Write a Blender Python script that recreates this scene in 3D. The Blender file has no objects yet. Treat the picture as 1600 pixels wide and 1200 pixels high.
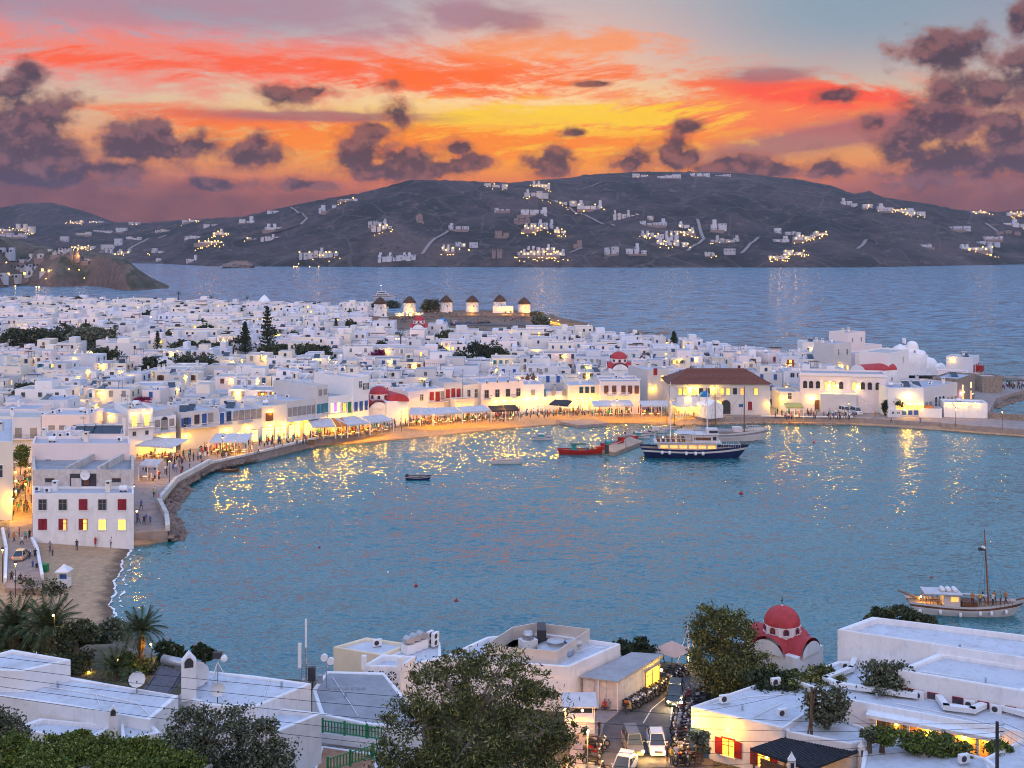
import bpy, bmesh, math, random
import numpy as np
from mathutils import Vector, Matrix, noise as mnoise
random.seed(7); rng = np.random.default_rng(7)
S = bpy.context.scene
COL = S.collection
F, HC, YH = 1750.0, 48.0, 372.0      # focal length in photo pixels, camera height, horizon row
R = math.radians

# ------------------------------------------------------------------ camera
cd = bpy.data.cameras.new('camera'); cam = bpy.data.objects.new('camera', cd); COL.objects.link(cam)
cd.sensor_width = 36; cd.lens = F*36/1600; cd.shift_y = -(600-YH)/1600; cd.clip_end = 12000; cd.clip_start = .5
cam.location = (0, 0, HC); cam.rotation_euler = (R(90), 0, 0); S.camera = cam

def sr(r, g, b):                      # sRGB 0-255 -> linear
    return tuple(((c/255)/12.92 if c <= 10 else ((c/255+.055)/1.055)**2.4) for c in (r, g, b))

# ------------------------------------------------------------------ world: dusk sky with clouds
W = bpy.data.worlds.new('World'); S.world = W; W.use_nodes = True
nt = W.node_tree; nt.nodes.clear()
class X:                              # a shader socket with arithmetic
    tree = nt
    def __init__(s, k): s.k = k
    @staticmethod
    def m(op, *a, clamp=False):
        n = X.tree.nodes.new('ShaderNodeMath'); n.operation = op; n.use_clamp = clamp
        for i, v in enumerate(a):
            if isinstance(v, X): X.tree.links.new(v.k, n.inputs[i])
            else: n.inputs[i].default_value = v
        return X(n.outputs[0])
    def __add__(s, o): return X.m('ADD', s, o)
    __radd__ = __add__
    def __sub__(s, o): return X.m('SUBTRACT', s, o)
    def __rsub__(s, o): return X.m('SUBTRACT', o, s)
    def __mul__(s, o): return X.m('MULTIPLY', s, o)
    __rmul__ = __mul__
    def __truediv__(s, o): return X.m('DIVIDE', s, o)
    def __neg__(s): return s*-1
def vec(x, y, z=0.0):
    n = X.tree.nodes.new('ShaderNodeCombineXYZ')
    for i, v in enumerate((x, y, z)):
        if isinstance(v, X): X.tree.links.new(v.k, n.inputs[i])
        else: n.inputs[i].default_value = v
    return X(n.outputs[0])
def noi(v, sc, det=5, rough=.55, dist=0, col=False, typ=None):
    n = X.tree.nodes.new('ShaderNodeTexNoise'); n.noise_dimensions = '3D'; X.tree.links.new(v.k, n.inputs['Vector'])
    n.inputs['Scale'].default_value = sc; n.inputs['Detail'].default_value = det
    n.inputs['Roughness'].default_value = rough; n.inputs['Distortion'].default_value = dist
    return X(n.outputs['Color' if col else 'Fac'])
def ramp(f, stops, lin=True, interp='LINEAR'):
    n = X.tree.nodes.new('ShaderNodeValToRGB'); cr = n.color_ramp; cr.interpolation = interp
    while len(cr.elements) < len(stops): cr.elements.new(.5)
    for e, (p, c) in zip(cr.elements, stops):
        e.position = p; e.color = (*c, 1)
    X.tree.links.new(f.k, n.inputs[0]); return X(n.outputs[0])
def mix(f, a, b, mode='MIX'):
    n = X.tree.nodes.new('ShaderNodeMix'); n.data_type = 'RGBA'; n.blend_type = mode
    for i, v in ((0, f), (6, a), (7, b)):
        if isinstance(v, X): X.tree.links.new(v.k, n.inputs[i])
        elif i == 0: n.inputs[0].default_value = v
        else: n.inputs[i].default_value = (*v, 1)
    return X(n.outputs[2])
def sstep(v, a, b):
    n = X.tree.nodes.new('ShaderNodeMapRange'); n.interpolation_type = 'SMOOTHSTEP'
    X.tree.links.new(v.k, n.inputs[0]); n.inputs[1].default_value = a; n.inputs[2].default_value = b
    return X(n.outputs[0])
def vscale(c, k):
    n = X.tree.nodes.new('ShaderNodeVectorMath'); n.operation = 'SCALE'; X.tree.links.new(c.k, n.inputs[0])
    if isinstance(k, X): X.tree.links.new(k.k, n.inputs['Scale'])
    else: n.inputs['Scale'].default_value = k
    return X(n.outputs[0])
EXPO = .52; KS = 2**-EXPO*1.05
def base_sky(x, y, z, K=KS):                # the clear dusk sky: warm low in the west, blue overhead, pink in the east
    az = X.m('ARCTAN2', x, y); el = X.m('ARCSINE', z)
    def band(stops): # photo row -> elevation (rad) over 0..0.5, colours sRGB
        return [(((YH-r)/F)/.5, sr(*c)) for r, c in stops]
    e2 = el*2.0
    warm = ramp(e2, band([(372, (140, 80, 70)), (335, (165, 88, 66)), (310, (182, 94, 62)), (285, (232, 120, 42)), (262, (255, 156, 0)), (235, (255, 184, 0)), (205, (255, 178, 15)),
                          (185, (255, 195, 80)), (160, (255, 214, 145)), (125, (250, 196, 150)), (70, (236, 188, 168)), (10, (205, 182, 178)), (-90, (165, 168, 190)), (-320, (124, 140, 190))]))
    side = ramp(e2, band([(372, (108, 74, 86)), (335, (128, 82, 86)), (290, (150, 96, 94)), (255, (205, 130, 108)), (215, (215, 158, 136)), (165, (208, 178, 160)), (120, (180, 168, 172)), (70, (140, 150, 170)),
                          (20, (120, 138, 164)), (-90, (122, 138, 180)), (-320, (118, 136, 190))]))
    g = X.m('EXPONENT', -((az-A0)*(az-A0))/(2*.24**2))
    sky = mix(g, side, warm)
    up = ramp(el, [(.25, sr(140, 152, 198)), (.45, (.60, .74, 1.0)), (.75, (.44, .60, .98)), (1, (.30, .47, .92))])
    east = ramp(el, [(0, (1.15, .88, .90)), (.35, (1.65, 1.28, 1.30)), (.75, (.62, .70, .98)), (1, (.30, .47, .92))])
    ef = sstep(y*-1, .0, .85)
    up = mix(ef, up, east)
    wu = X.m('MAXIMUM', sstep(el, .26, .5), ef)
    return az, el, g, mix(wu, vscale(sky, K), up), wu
A0 = math.atan(60/F)
def build_world():
    tc = nt.nodes.new('ShaderNodeTexCoord'); sp = nt.nodes.new('ShaderNodeSeparateXYZ'); nt.links.new(tc.outputs['Generated'], sp.inputs[0])
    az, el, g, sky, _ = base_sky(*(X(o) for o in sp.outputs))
    ns = nt.nodes.new('ShaderNodeTexSky'); ns.sky_type = 'NISHITA'; ns.sun_disc = False
    ns.sun_elevation = R(1.0); ns.sun_rotation = A0
    b0 = nt.nodes.new('ShaderNodeBackground'); b0.inputs[1].default_value = .006; nt.links.new(ns.outputs[0], b0.inputs[0])
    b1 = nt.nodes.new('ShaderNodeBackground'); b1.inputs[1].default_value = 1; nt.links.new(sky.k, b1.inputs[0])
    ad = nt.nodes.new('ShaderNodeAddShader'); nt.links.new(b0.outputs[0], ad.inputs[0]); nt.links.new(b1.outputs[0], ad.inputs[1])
    wo = nt.nodes.new('ShaderNodeOutputWorld'); nt.links.new(ad.outputs[0], wo.inputs[0])
def sky_cloud_material():
    m = bpy.data.materials.new('sky_with_clouds'); m.use_nodes = True; t = m.node_tree; t.nodes.clear(); X.tree = t
    geo = t.nodes.new('ShaderNodeNewGeometry'); sb = t.nodes.new('ShaderNodeVectorMath'); sb.operation = 'SUBTRACT'; t.links.new(geo.outputs['Position'], sb.inputs[0]); sb.inputs[1].default_value = (0, 0, HC)
    nm = t.nodes.new('ShaderNodeVectorMath'); nm.operation = 'NORMALIZE'; t.links.new(sb.outputs[0], nm.inputs[0])
    sp = t.nodes.new('ShaderNodeSeparateXYZ'); t.links.new(nm.outputs[0], sp.inputs[0])
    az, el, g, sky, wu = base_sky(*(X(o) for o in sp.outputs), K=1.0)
    p = vec(az, el)
    wp = noi(vec(az*2.0, el*5.0), 2.2, 1)
    st = noi(vec(az*3.2+wp*.5, el*17.0+az*3.0+wp*1.4), 2.3, 6, .68)
    st2 = noi(vec(az*7.0+wp*.8+4.0, el*42.0-az*5.0+wp*1.4), 1.8, 6, .74)
    puf = noi(vec(az*16.0, el*26.0), 1.6, 6, .6)
    smx = st*.5+st2*.25+puf*.25
    def gau(cx, cy, rx, ry, tilt=0.0):
        c, s = math.atan((cx-800)/F), (YH-cy)/F
        dx = az-c; dy = el-s-dx*tilt
        return X.m('EXPONENT', -((dx*dx)*(F*F/rx/rx)+(dy*dy)*(F*F/ry/ry)))
    def streak(col, m, lo=.40, hi=.60, a=.95, s=None):
        nonlocal sky
        sky = mix(sstep((s or smx)+m*.16-.08, lo, hi)*X.m('MINIMUM', m*1.5, 1.0)*a, sky, col)
    cp = gau(1320, 30, 270, 110)
    sky = mix(cp*.8, sky, sr(126, 158, 176)); sky = mix(gau(330, 20, 330, 60)*.7, sky, sr(150, 156, 172))
    streak(sr(232, 138, 140), gau(230, 95, 420, 70, -.02), .44, .60, .8)
    streak(sr(250, 128, 96), gau(560, 118, 400, 50, -.07)+gau(120, 110, 280, 36, -.05), .44, .62, .75)
    streak(sr(255, 96, 50), gau(600, 125, 380, 34, -.07)+gau(90, 112, 260, 20, -.05), .50, .62, .85, st2*.6+st*.4)
    streak(sr(255, 110, 30), gau(800, 122, 300, 40, -.03)+gau(420, 195, 330, 20, -.02), .46, .60, .9, st2*.5+st*.5)
    streak(sr(255, 150, 80), gau(860, 70, 220, 40, -.05), .46, .60, .8)
    streak(sr(252, 124, 66), gau(1230, 165, 230, 40, -.12)+gau(1080, 195, 220, 36, .05), .42, .54)
    streak(sr(255, 88, 58), gau(1290, 158, 180, 20, -.10), .40, .52)
    streak(sr(255, 132, 0), gau(720, 222, 460, 34, 0), .42, .56, .9, st2)
    streak(sr(255, 206, 40), gau(900, 185, 300, 30, 0), .46, .56, .9, st2)
    streak(sr(160, 112, 118), gau(755, 32, 110, 22, -.1)+gau(1200, 125, 70, 12, 0), .34, .56, .8)
    streak(sr(176, 136, 150), gau(80, 25, 330, 40, 0)+gau(560, 30, 300, 40, 0), .44, .6, .75)
    streak(sr(160, 100, 108), gau(1330, 215, 260, 22, .15)+gau(500, 185, 180, 9, 0), .36, .5, .8)
    blobs = [(25, 215, 85, 55), (70, 245, 95, 42), (20, 160, 38, 26), (52, 136, 26, 18), (205, 240, 72, 34), (250, 214, 30, 26), (165, 268, 80, 18), (305, 232, 50, 22), (392, 246, 54, 22), (400, 228, 22, 18),
             (445, 152, 44, 17), (482, 148, 34, 9), (600, 134, 24, 10), (555, 248, 50, 34), (622, 184, 32, 26), (590, 206, 34, 17), (640, 250, 66, 30), (690, 262, 40, 18), (590, 268, 90, 20), (745, 252, 36, 15),
             (718, 232, 22, 11), (858, 258, 42, 24), (862, 244, 18, 16), (990, 256, 46, 20), (1048, 242, 32, 30), (1080, 246, 26, 14), (1140, 260, 66, 18), (1215, 268, 60, 16), (1412, 226, 48, 50), (1480, 262, 125, 36),
             (1575, 226, 66, 52), (1535, 160, 78, 40), (1480, 104, 66, 34), (1600, 150, 46, 46), (1592, 66, 16, 24), (1540, 262, 140, 26), (1372, 200, 26, 18), (1304, 160, 30, 11), (1500, 205, 70, 30), (60, 285, 130, 16),
             (330, 292, 50, 10), (470, 290, 60, 14), (1300, 268, 44, 15), (900, 208, 26, 8), (930, 133, 34, 5), (1080, 200, 26, 11), (-150, 230, 130, 60), (1780, 220, 150, 80), (1960, 250, 120, 40)]
    f1 = noi(vec(az, el*1.25), 32, 6, .60, 0); f2 = noi(vec(az-.003, el*1.25+.011), 32, 5, .60, 0); f3 = noi(p, 15, 3, .6)
    acc = None
    for cx, cy, rx, ry in blobs:
        n = t.nodes.new('ShaderNodeVectorMath'); n.operation = 'MULTIPLY_ADD'; t.links.new(p.k, n.inputs[0])
        c, s = math.atan((cx-800)/F), (YH-cy)/F
        n.inputs[1].default_value = (F/rx, F/ry, 0); n.inputs[2].default_value = (-c*F/rx, -s*F/ry, 0)
        l = t.nodes.new('ShaderNodeVectorMath'); l.operation = 'LENGTH'; t.links.new(n.outputs[0], l.inputs[0])
        d = X.m('SUBTRACT', 1.1, X(l.outputs['Value']))
        acc = d if acc is None else X.m('SMOOTH_MAX', acc, d, .25)
    dens = acc*1.05+.12+(f1-.5)*3.6+(f3-.5)*1.9
    den = sstep(dens, -.25, .8)
    murk = 1-sstep(el+(f3-.5)*.03+(f1-.5)*.035+g*.020, .040, .062)
    ms = ramp(f1, [(.35, sr(100, 66, 72)), (.65, sr(136, 86, 80))])
    sky = mix(murk*.85, sky, mix(g*.5, ms, sr(158, 84, 56)))
    lit = sstep((f1-f2)*6+(f1-.5)*1.2-dens*.16+(el-.07)*2.5, -.45, .75)
    dark = mix(g, sr(76, 62, 76), sr(84, 56, 56)); lite = mix(g, sr(122, 88, 96), sr(146, 88, 72))
    cc = mix(lit, dark, lite)
    rim = sstep(dens, .0, .25)*(1-sstep(dens, .25, .7))*g
    cc = mix(rim*.45, cc, sr(240, 120, 60))
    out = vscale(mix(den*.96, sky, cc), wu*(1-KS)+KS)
    em = t.nodes.new('ShaderNodeEmission'); t.links.new(out.k, em.inputs[0]); mo = t.nodes.new('ShaderNodeOutputMaterial'); t.links.new(em.outputs[0], mo.inputs[0])
    X.tree = nt; m.cycles.emission_sampling = 'NONE'; return m
build_world()
SKYMAT = sky_cloud_material()
W.cycles.sampling_method = 'MANUAL'; W.cycles.sample_map_resolution = 512
sl = bpy.data.lights.new('sun', 'SUN'); sl.energy = .05; sl.angle = R(20); sl.color = (1, .55, .3)
so = bpy.data.objects.new('sun', sl); COL.objects.link(so)
so.rotation_euler = Vector((-math.sin(.034), -math.cos(.034), -math.tan(R(4)))).to_track_quat('-Z', 'Y').to_euler()
S.view_settings.view_transform = 'Standard'; S.view_settings.look = 'None'; S.view_settings.exposure = EXPO; S.view_settings.gamma = 1
S.view_settings.use_curve_mapping = False
cy = S.cycles
cy.filter_width = 1.05; cy.use_adaptive_sampling = True; cy.adaptive_threshold = .02; cy.adaptive_min_samples = 12
cy.use_denoising = True; cy.max_bounces = 4; cy.diffuse_bounces = 2; cy.glossy_bounces = 2; cy.transmission_bounces = 2
cy.transparent_max_bounces = 4; cy.volume_bounces = 0; cy.caustics_reflective = False; cy.caustics_refractive = False
cy.sample_clamp_indirect = 4; cy.use_light_tree = True; cy.sample_clamp_direct = 0

# ------------------------------------------------------------------ geometry of the place
def G(px, py, z=0.0):                 # point of a level plane at height z seen at that photo pixel
    d = (HC-z)*F/(py-YH); return Vector(((px-800)/F*d, d, z))
def V(px, py, d):                     # point at depth d
    return Vector(((px-800)/F*d, d, HC-(py-YH)/F*d))
def ztop(py, d): return HC-(py-YH)/F*d
def depth(py, z): return (HC-z)*F/(py-YH)

# ------------------------------------------------------------------ materials
MATS = {}
def mat(name, col, rough=.8, var=.12, sc=.6, metal=0.0, emit=0.0, ecol=None, bump=0.0, bsc=8.0, rnd=0.0, objcol=False, spec=.3, dirt=None, extra=None):
    if name in MATS: return MATS[name]
    m = bpy.data.materials.new(name); m.use_nodes = True; t = m.node_tree; old = X.tree; X.tree = t
    b = t.nodes['Principled BSDF']; b.inputs['Roughness'].default_value = rough; b.inputs['Metallic'].default_value = metal
    b.inputs['Specular IOR Level'].default_value = spec
    geo = t.nodes.new('ShaderNodeNewGeometry'); P = X(geo.outputs['Position'])
    n = noi(P, sc, 5, .6)
    c1 = tuple(c*(1-var) for c in col); c2 = tuple(min(1, c*(1+var)) for c in col)
    c = ramp(n, [(.3, c1), (.7, c2)])
    if dirt: # patches and streaks with a shape of their own
        sx = t.nodes.new('ShaderNodeMapping'); sx.inputs['Scale'].default_value = (1.6, 1.6, .25); t.links.new(P.k, sx.inputs[0])
        c = mix(sstep(noi(X(sx.outputs[0]), 1.1, 7, .72), .50, .76)*dirt[0], c, dirt[1])
        c = mix(sstep(noi(P, .35, 6, .7), .5, .72)*dirt[0]*.7, c, dirt[1])
    if rnd:
        oi = t.nodes.new('ShaderNodeObjectInfo')
        c = mix(rnd, c, ramp(X(oi.outputs['Random']), [(0, tuple(q*.55 for q in col)), (.15, (col[0]*.95, col[1]*.84, col[2]*.62)), (.35, (min(1, col[0]*1.02), col[1]*.84, col[2]*.80)), (.55, (col[0]*.62, col[1]*.72, col[2]*.88)), (.75, tuple(q*1.0 for q in col))], interp='CONSTANT'))
    if objcol:
        oi = t.nodes.new('ShaderNodeObjectInfo'); c = mix(1.0, c, X(oi.outputs['Color']), 'MULTIPLY')
    if extra: c = extra(t, P, c)
    t.links.new(c.k, b.inputs['Base Color'])
    if bump:
        bn = t.nodes.new('ShaderNodeBump'); bn.inputs['Strength'].default_value = bump; bn.inputs['Distance'].default_value = .05
        t.links.new(noi(P, bsc, 6, .65).k, bn.inputs['Height']); t.links.new(bn.outputs[0], b.inputs['Normal'])
    if emit:
        b.inputs['Emission Strength'].default_value = emit; b.inputs['Emission Color'].default_value = (*(ecol or col), 1)
    X.tree = old; MATS[name] = m; return m
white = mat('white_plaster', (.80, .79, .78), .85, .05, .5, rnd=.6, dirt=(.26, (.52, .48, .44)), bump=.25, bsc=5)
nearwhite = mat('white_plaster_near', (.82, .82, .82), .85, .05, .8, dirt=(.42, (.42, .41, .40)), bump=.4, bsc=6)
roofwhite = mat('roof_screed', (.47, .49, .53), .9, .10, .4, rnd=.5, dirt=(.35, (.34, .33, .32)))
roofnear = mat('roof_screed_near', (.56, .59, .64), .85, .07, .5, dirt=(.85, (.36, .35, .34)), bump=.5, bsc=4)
roofgrey = mat('roof_grey', (.30, .31, .33), .9, .15, .5, dirt=(.5, (.16, .16, .17)))
stone = mat('stone', (.26, .22, .18), .95, .35, 1.5, bump=.9, bsc=3)
oldplaster = mat('old_plaster', (.58, .54, .50), .95, .15, 1.2, dirt=(.9, (.25, .2, .17)), bump=.6, bsc=5)
darkglass = mat('glass_dark', (.03, .04, .05), .12, .1, spec=.8)
litglass = mat('glass_lit', (.8, .6, .2), .4, .35, 2.5, emit=1.3, ecol=(1, .52, .05))
litwhite = mat('glass_lit_pale', (.9, .8, .5), .4, .3, 2.0, emit=1.9, ecol=(1, .60, .12))
litorange = mat('glass_lit_orange', (.9, .5, .2), .4, .4, 2.0, emit=.9, ecol=(1, .40, .07))
bulb = mat('bulb', (1, .8, .4), .4, 0, emit=14, ecol=(1, .62, .18))
bluec = mat('paint_blue', (.03, .10, .30), .55, .2); teal = mat('paint_teal', (.03, .20, .28), .55, .2)
redc = mat('paint_red', (.30, .025, .025), .55, .25); maroon = mat('paint_maroon', (.25, .02, .035), .6, .2)
brown = mat('paint_brown', (.16, .07, .035), .6, .3); greenp = mat('paint_green', (.02, .22, .08), .5, .2)
greyc = mat('paint_grey', (.28, .27, .26), .7, .2); whitep = mat('paint_white', (.78, .78, .78), .5, .05)
domered = mat('dome_red', (.44, .045, .05), .6, .22, 1.5, bump=.2, dirt=(.3, (.22, .06, .05))); domeblue = mat('dome_blue', (.02, .18, .42), .55, .1)
metal = mat('metal_grey', (.45, .46, .48), .4, .1, metal=.7); darkm = mat('dark_metal', (.05, .05, .055), .5, .2)
wood = mat('wood', (.16, .09, .05), .8, .35, 3, bump=.4, bsc=12); thatch = mat('thatch', (.07, .048, .036), .95, .4, 3, bump=.9)
thatchdark = mat('thatch_grey', (.035, .04, .05), .9, .35, 4, bump=1, bsc=9)
canvas = mat('awning_canvas', (.55, .54, .55), .85, .12, 1); canvaso = mat('awning_orange', (.55, .2, .06), .85, .15)
rock = mat('rock', (.20, .145, .115), .95, .5, .35, bump=1, bsc=1.2)
paving = mat('paving', (.30, .25, .23), .85, .22, .8, bump=.3, bsc=4); asphalt = mat('asphalt', (.10, .095, .098), .75, .3, .7, dirt=(.4, (.035, .035, .035)), bump=.3, bsc=20)
sandm = mat('sand', (.30, .21, .13), .95, .2, .5, bump=.6, bsc=1.6, dirt=(.5, (.17, .12, .08)))
tilered = mat('roof_tile', (.17, .075, .055), .9, .3, 2, bump=.5)

# ------------------------------------------------------------------ mesh helper
class MB:
    def __init__(s): s.v = []; s.f = []; s.mi = []; s.m = []
    def mid(s, m):
        if m not in s.m: s.m.append(m)
        return s.m.index(m)
    def add(s, vs, fs, m):
        o = len(s.v); s.v += [tuple(v) for v in vs]; i = s.mid(m)
        for f in fs: s.f.append(tuple(o+k for k in f)); s.mi.append(i)
        return s
    def box(s, c, d, m, rz=0.0, tilt=None):
        """centre-bottom c, size d"""
        x, y, z = (q/2 for q in d); vs = [Vector((a*x, b*y, e*z)) for e in (-1, 1) for a, b in ((-1, -1), (1, -1), (1, 1), (-1, 1))]
        M = Matrix.Rotation(rz, 3, 'Z')
        if tilt: M = M @ Matrix.Rotation(tilt, 3, 'X')
        vs = [M @ v+Vector((c[0], c[1], c[2]+z)) for v in vs]
        return s.add(vs, [(3, 2, 1, 0), (4, 5, 6, 7), (0, 1, 5, 4), (1, 2, 6, 5), (2, 3, 7, 6), (3, 0, 4, 7)], m)
    def prism(s, poly, z0, z1, m, top=None, bottom=True):
        n = len(poly); a = sum(poly[i][0]*poly[(i+1) % n][1]-poly[(i+1) % n][0]*poly[i][1] for i in range(n))
        if a < 0: poly = poly[::-1]
        zz0 = z0 if hasattr(z0, '__len__') else [z0]*n; zz1 = z1 if hasattr(z1, '__len__') else [z1]*n
        vs = [(p[0], p[1], zz0[i]) for i, p in enumerate(poly)]+[(p[0], p[1], zz1[i]) for i, p in enumerate(poly)]
        s.add(vs, [(i, (i+1) % n, n+(i+1) % n, n+i) for i in range(n)]+([tuple(range(n-1, -1, -1))] if bottom else []), m)
        return s.add(vs[n:], [tuple(range(n))], top or m)
    def tube(s, a, b, r0, m, r1=None, n=6, caps=True):
        a, b = Vector(a), Vector(b); r1 = r0 if r1 is None else r1; d = (b-a)
        if d.length < 1e-6: return s
        q = d.to_track_quat('Z', 'Y'); vs = []
        for p, r in ((a, r0), (b, r1)):
            for k in range(n): vs.append(p+q @ Vector((math.cos(k*2*math.pi/n)*r, math.sin(k*2*math.pi/n)*r, 0)))
        fs = [(k, (k+1) % n, n+(k+1) % n, n+k) for k in range(n)]
        if caps: fs += [tuple(range(n-1, -1, -1)), tuple(range(n, 2*n))]
        return s.add(vs, fs, m)
    def path(s, pts, r, m, n=4):
        for a, b in zip(pts, pts[1:]): s.tube(a, b, r, m, n=n, caps=False)
        return s
    def lathe(s, c, prof, m, n=20, a0=0.0, a1=2*math.pi, sx=1.0, sy=1.0):
        full = abs(a1-a0-2*math.pi) < 1e-6; k = n if full else n+1; vs = []
        for r, z in prof:
            for i in range(k):
                t = a0+(a1-a0)*i/n; vs.append((c[0]+math.cos(t)*r*sx, c[1]+math.sin(t)*r*sy, c[2]+z))
        fs = [(j*k+i, j*k+(i+1) % k, (j+1)*k+(i+1) % k, (j+1)*k+i) for j in range(len(prof)-1) for i in range(n)]
        return s.add(vs, fs, m)
    def dome(s, c, r, m, n=20, rings=7, h=None, base=0.0, sy=1.0):
        h = r if h is None else h
        prof = [(r, -base)] if base else []
        prof += [(r*math.cos(t), h*math.sin(t)) for t in [i*math.pi/2/rings for i in range(rings)]]+[(.001, h)]
        return s.lathe(c, prof, m, n, sy=sy)
    def sphere(s, c, r, m, n=8, rings=6):
        return s.lathe(c, [(max(.001, r*math.cos(t)), r*math.sin(t)) for t in [-math.pi/2+i*math.pi/rings for i in range(rings+1)]], m, n)
    def quad(s, a, b, c, d, m): return s.add([a, b, c, d], [(0, 1, 2, 3)], m)
    def data(s, name, smooth=False):
        me = bpy.data.meshes.new(name); me.from_pydata(s.v, [], s.f)
        for m in s.m: me.materials.append(m)
        if len(s.m) > 1: me.polygons.foreach_set('material_index', s.mi)
        if smooth: me.polygons.foreach_set('use_smooth', [True]*len(s.f))
        me.update(); return me
    def obj(s, name, parent=None, loc=None, smooth=False, rz=0.0):
        return link(name, s.data(name, smooth), parent, loc, rz)
def link(name, me, parent=None, loc=None, rz=0.0):
    o = bpy.data.objects.new(name, me); COL.objects.link(o)
    if parent: o.parent = parent
    if loc is not None: o.location = loc
    if rz: o.rotation_euler = (0, 0, rz)
    return o
def tag(o, label=None, cat=None, group=None, kind=None):
    if label: o['label'] = label
    if cat: o['category'] = cat
    if group: o['group'] = group
    if kind: o['kind'] = kind
    return o
def thing(name, label, cat, loc=(0, 0, 0), rz=0.0, group=None):
    o = bpy.data.objects.new(name, None); COL.objects.link(o); o.location = loc; o.rotation_euler = (0, 0, rz); o.empty_display_size = .2
    return tag(o, label, cat, group)
KIDS = {}
def copy_tree(o, loc=None, rz=None, label=None, group=None, color=None, parent=None, scale=None):
    c = o.copy(); COL.objects.link(c)
    if parent is not None: c.parent = parent
    if loc is not None: c.location = loc
    if rz is not None: c.rotation_euler = (0, 0, rz)
    if scale is not None: c.scale = (scale, scale, scale)
    if label: c['label'] = label
    if group: c['group'] = group
    if color: c.color = color
    for k in KIDS.setdefault(o.name, list(o.children)): copy_tree(k, parent=c, color=color)
    return c
def point_light(name, loc, power, col=(1, .5, .1), r=.25, parent=None):
    key = (round(power, 2), col, r)
    if key not in LIGHTS:
        l = bpy.data.lights.new(name, 'POINT'); l.energy = power; l.color = col; l.shadow_soft_size = r; LIGHTS[key] = l
    o = bpy.data.objects.new(name, LIGHTS[key]); COL.objects.link(o); o.location = loc
    if parent: o.parent = parent
    return o
LIGHTS = {}

# the clouded western sky: a far curved backdrop that the base sky continues on every side
_nx, _ny = 40, 12; _v = []; _f = []
for j in range(_ny+1):
    for i in range(_nx+1):
        a = -.95+1.9*i/_nx; e = -.03+.5*j/_ny; _v.append((9000*math.cos(e)*math.sin(a), 9000*math.cos(e)*math.cos(a), HC+9000*math.sin(e)))
for j in range(_ny):
    for i in range(_nx): k = j*(_nx+1)+i; _f.append((k, k+1, k+_nx+2, k+_nx+1))
_m = MB(); _m.add(_v, _f, SKYMAT); tag(_m.obj('sky', smooth=True), kind='structure')
# ------------------------------------------------------------------ ground
def w2(px, py): p = G(px, py); return (p.x, p.y)
def wd(px, d): return ((px-800)/F*d, d)
beach_pts = [(212, 852), (200, 880), (188, 912), (182, 945), (190, 975), (214, 1000)]
SHORE = [(-480, 820), (-480, 60), (-300, -60), (200, -60), (200, 100), (80, 108)] + [w2(*p) for p in
         [(1700, 1075), (1500, 1050), (1300, 1050), (1190, 1050), (1080, 1040), (1000, 1034), (860, 1048), (700, 1052), (520, 1066), (420, 1062), (330, 1056), (262, 1035)]] + \
        [w2(*p) for p in beach_pts[::-1]] + [w2(*p) for p in
         [(262, 848), (259, 828), (250, 800), (278, 768), (330, 738), (400, 722), (500, 697), (560, 694), (640, 687), (700, 681), (800, 670), (880, 664), (950, 662), (1020, 664), (1080, 665), (1200, 662), (1330, 664), (1400, 668), (1470, 673), (1700, 691),
          (1700, 672), (1560, 658), (1480, 642), (1545, 640), (1562, 636), (1600, 622), (1640, 605), (1600, 594), (1530, 590)]] + \
        [wd(1500, 402), wd(1400, 418), wd(1250, 438), wd(1100, 462), wd(1000, 480), wd(915, 500), wd(890, 530), wd(905, 548), wd(950, 563), wd(940, 580), wd(900, 605), wd(820, 632), wd(700, 645), wd(560, 650), wd(400, 690), wd(200, 765), wd(0, 790)]
SH = np.array(SHORE)
def sdist(px, py):
    """signed distance to the shoreline, positive on land"""
    P = np.stack([px.ravel(), py.ravel()], 1); d = np.full(len(P), 1e9); ins = np.zeros(len(P), bool)
    for a, b in zip(SH, np.roll(SH, -1, 0)):
        e = b-a; w = P-a; t = np.clip((w@e)/(e@e), 0, 1); q = w-t[:, None]*e; d = np.minimum(d, np.hypot(q[:, 0], q[:, 1]))
        c = (a[1] > P[:, 1]) != (b[1] > P[:, 1]); dy = e[1] if abs(e[1]) > 1e-9 else 1e-9
        ins ^= c & (P[:, 0] < e[0]*(P[:, 1]-a[1])/dy+a[0])
    return np.where(ins, d, -d).reshape(px.shape)
def sm(x, a, b):
    t = np.clip((x-a)/(b-a), 0, 1); return t*t*(3-2*t)
STEP = 3.0
gx = np.arange(-480, 203, STEP); gy = np.arange(-63, 826, STEP)
GX, GY = np.meshgrid(gx, gy)
SD = sdist(GX, GY)
rise = 4.6*sm(GY, 320, 480)*(1-.72*sm(GX, -5, 70))*(1-.75*sm(GY, 610, 770))
rise = rise + 3.9*np.exp(-(np.clip(np.abs(GX+18)-24, 0, 99)/16)**2-((GY-588)/26)**2)
cap = np.where(GY > 126, 1.5+rise, 2.2+.0*GX)
near = 2.6+43*np.clip((100-GY)/100, 0, 3)**1.3
near = near + 1.6*sm(-GX, 5, 40)*sm(GY, 60, 90)*(1-sm(GY, 104, 118))
wn = 1-sm(GY, 100, 128)
cap = cap*(1-wn)+near*wn
bch = (GX < -48) & (GY > 120) & (GY < 177)
slope = np.where(bch, .075, .45)
slope = np.where((GY > 255) & (GY < 300) & (GX > -45) & (GX < 45), .13, slope)
flat = (np.abs(GX-14) < 13) & (GY > 84) & (GY < 122); cap = np.where(flat, np.minimum(cap, 2.75), cap)
HT = np.minimum(SD*slope-.05, cap)
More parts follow.
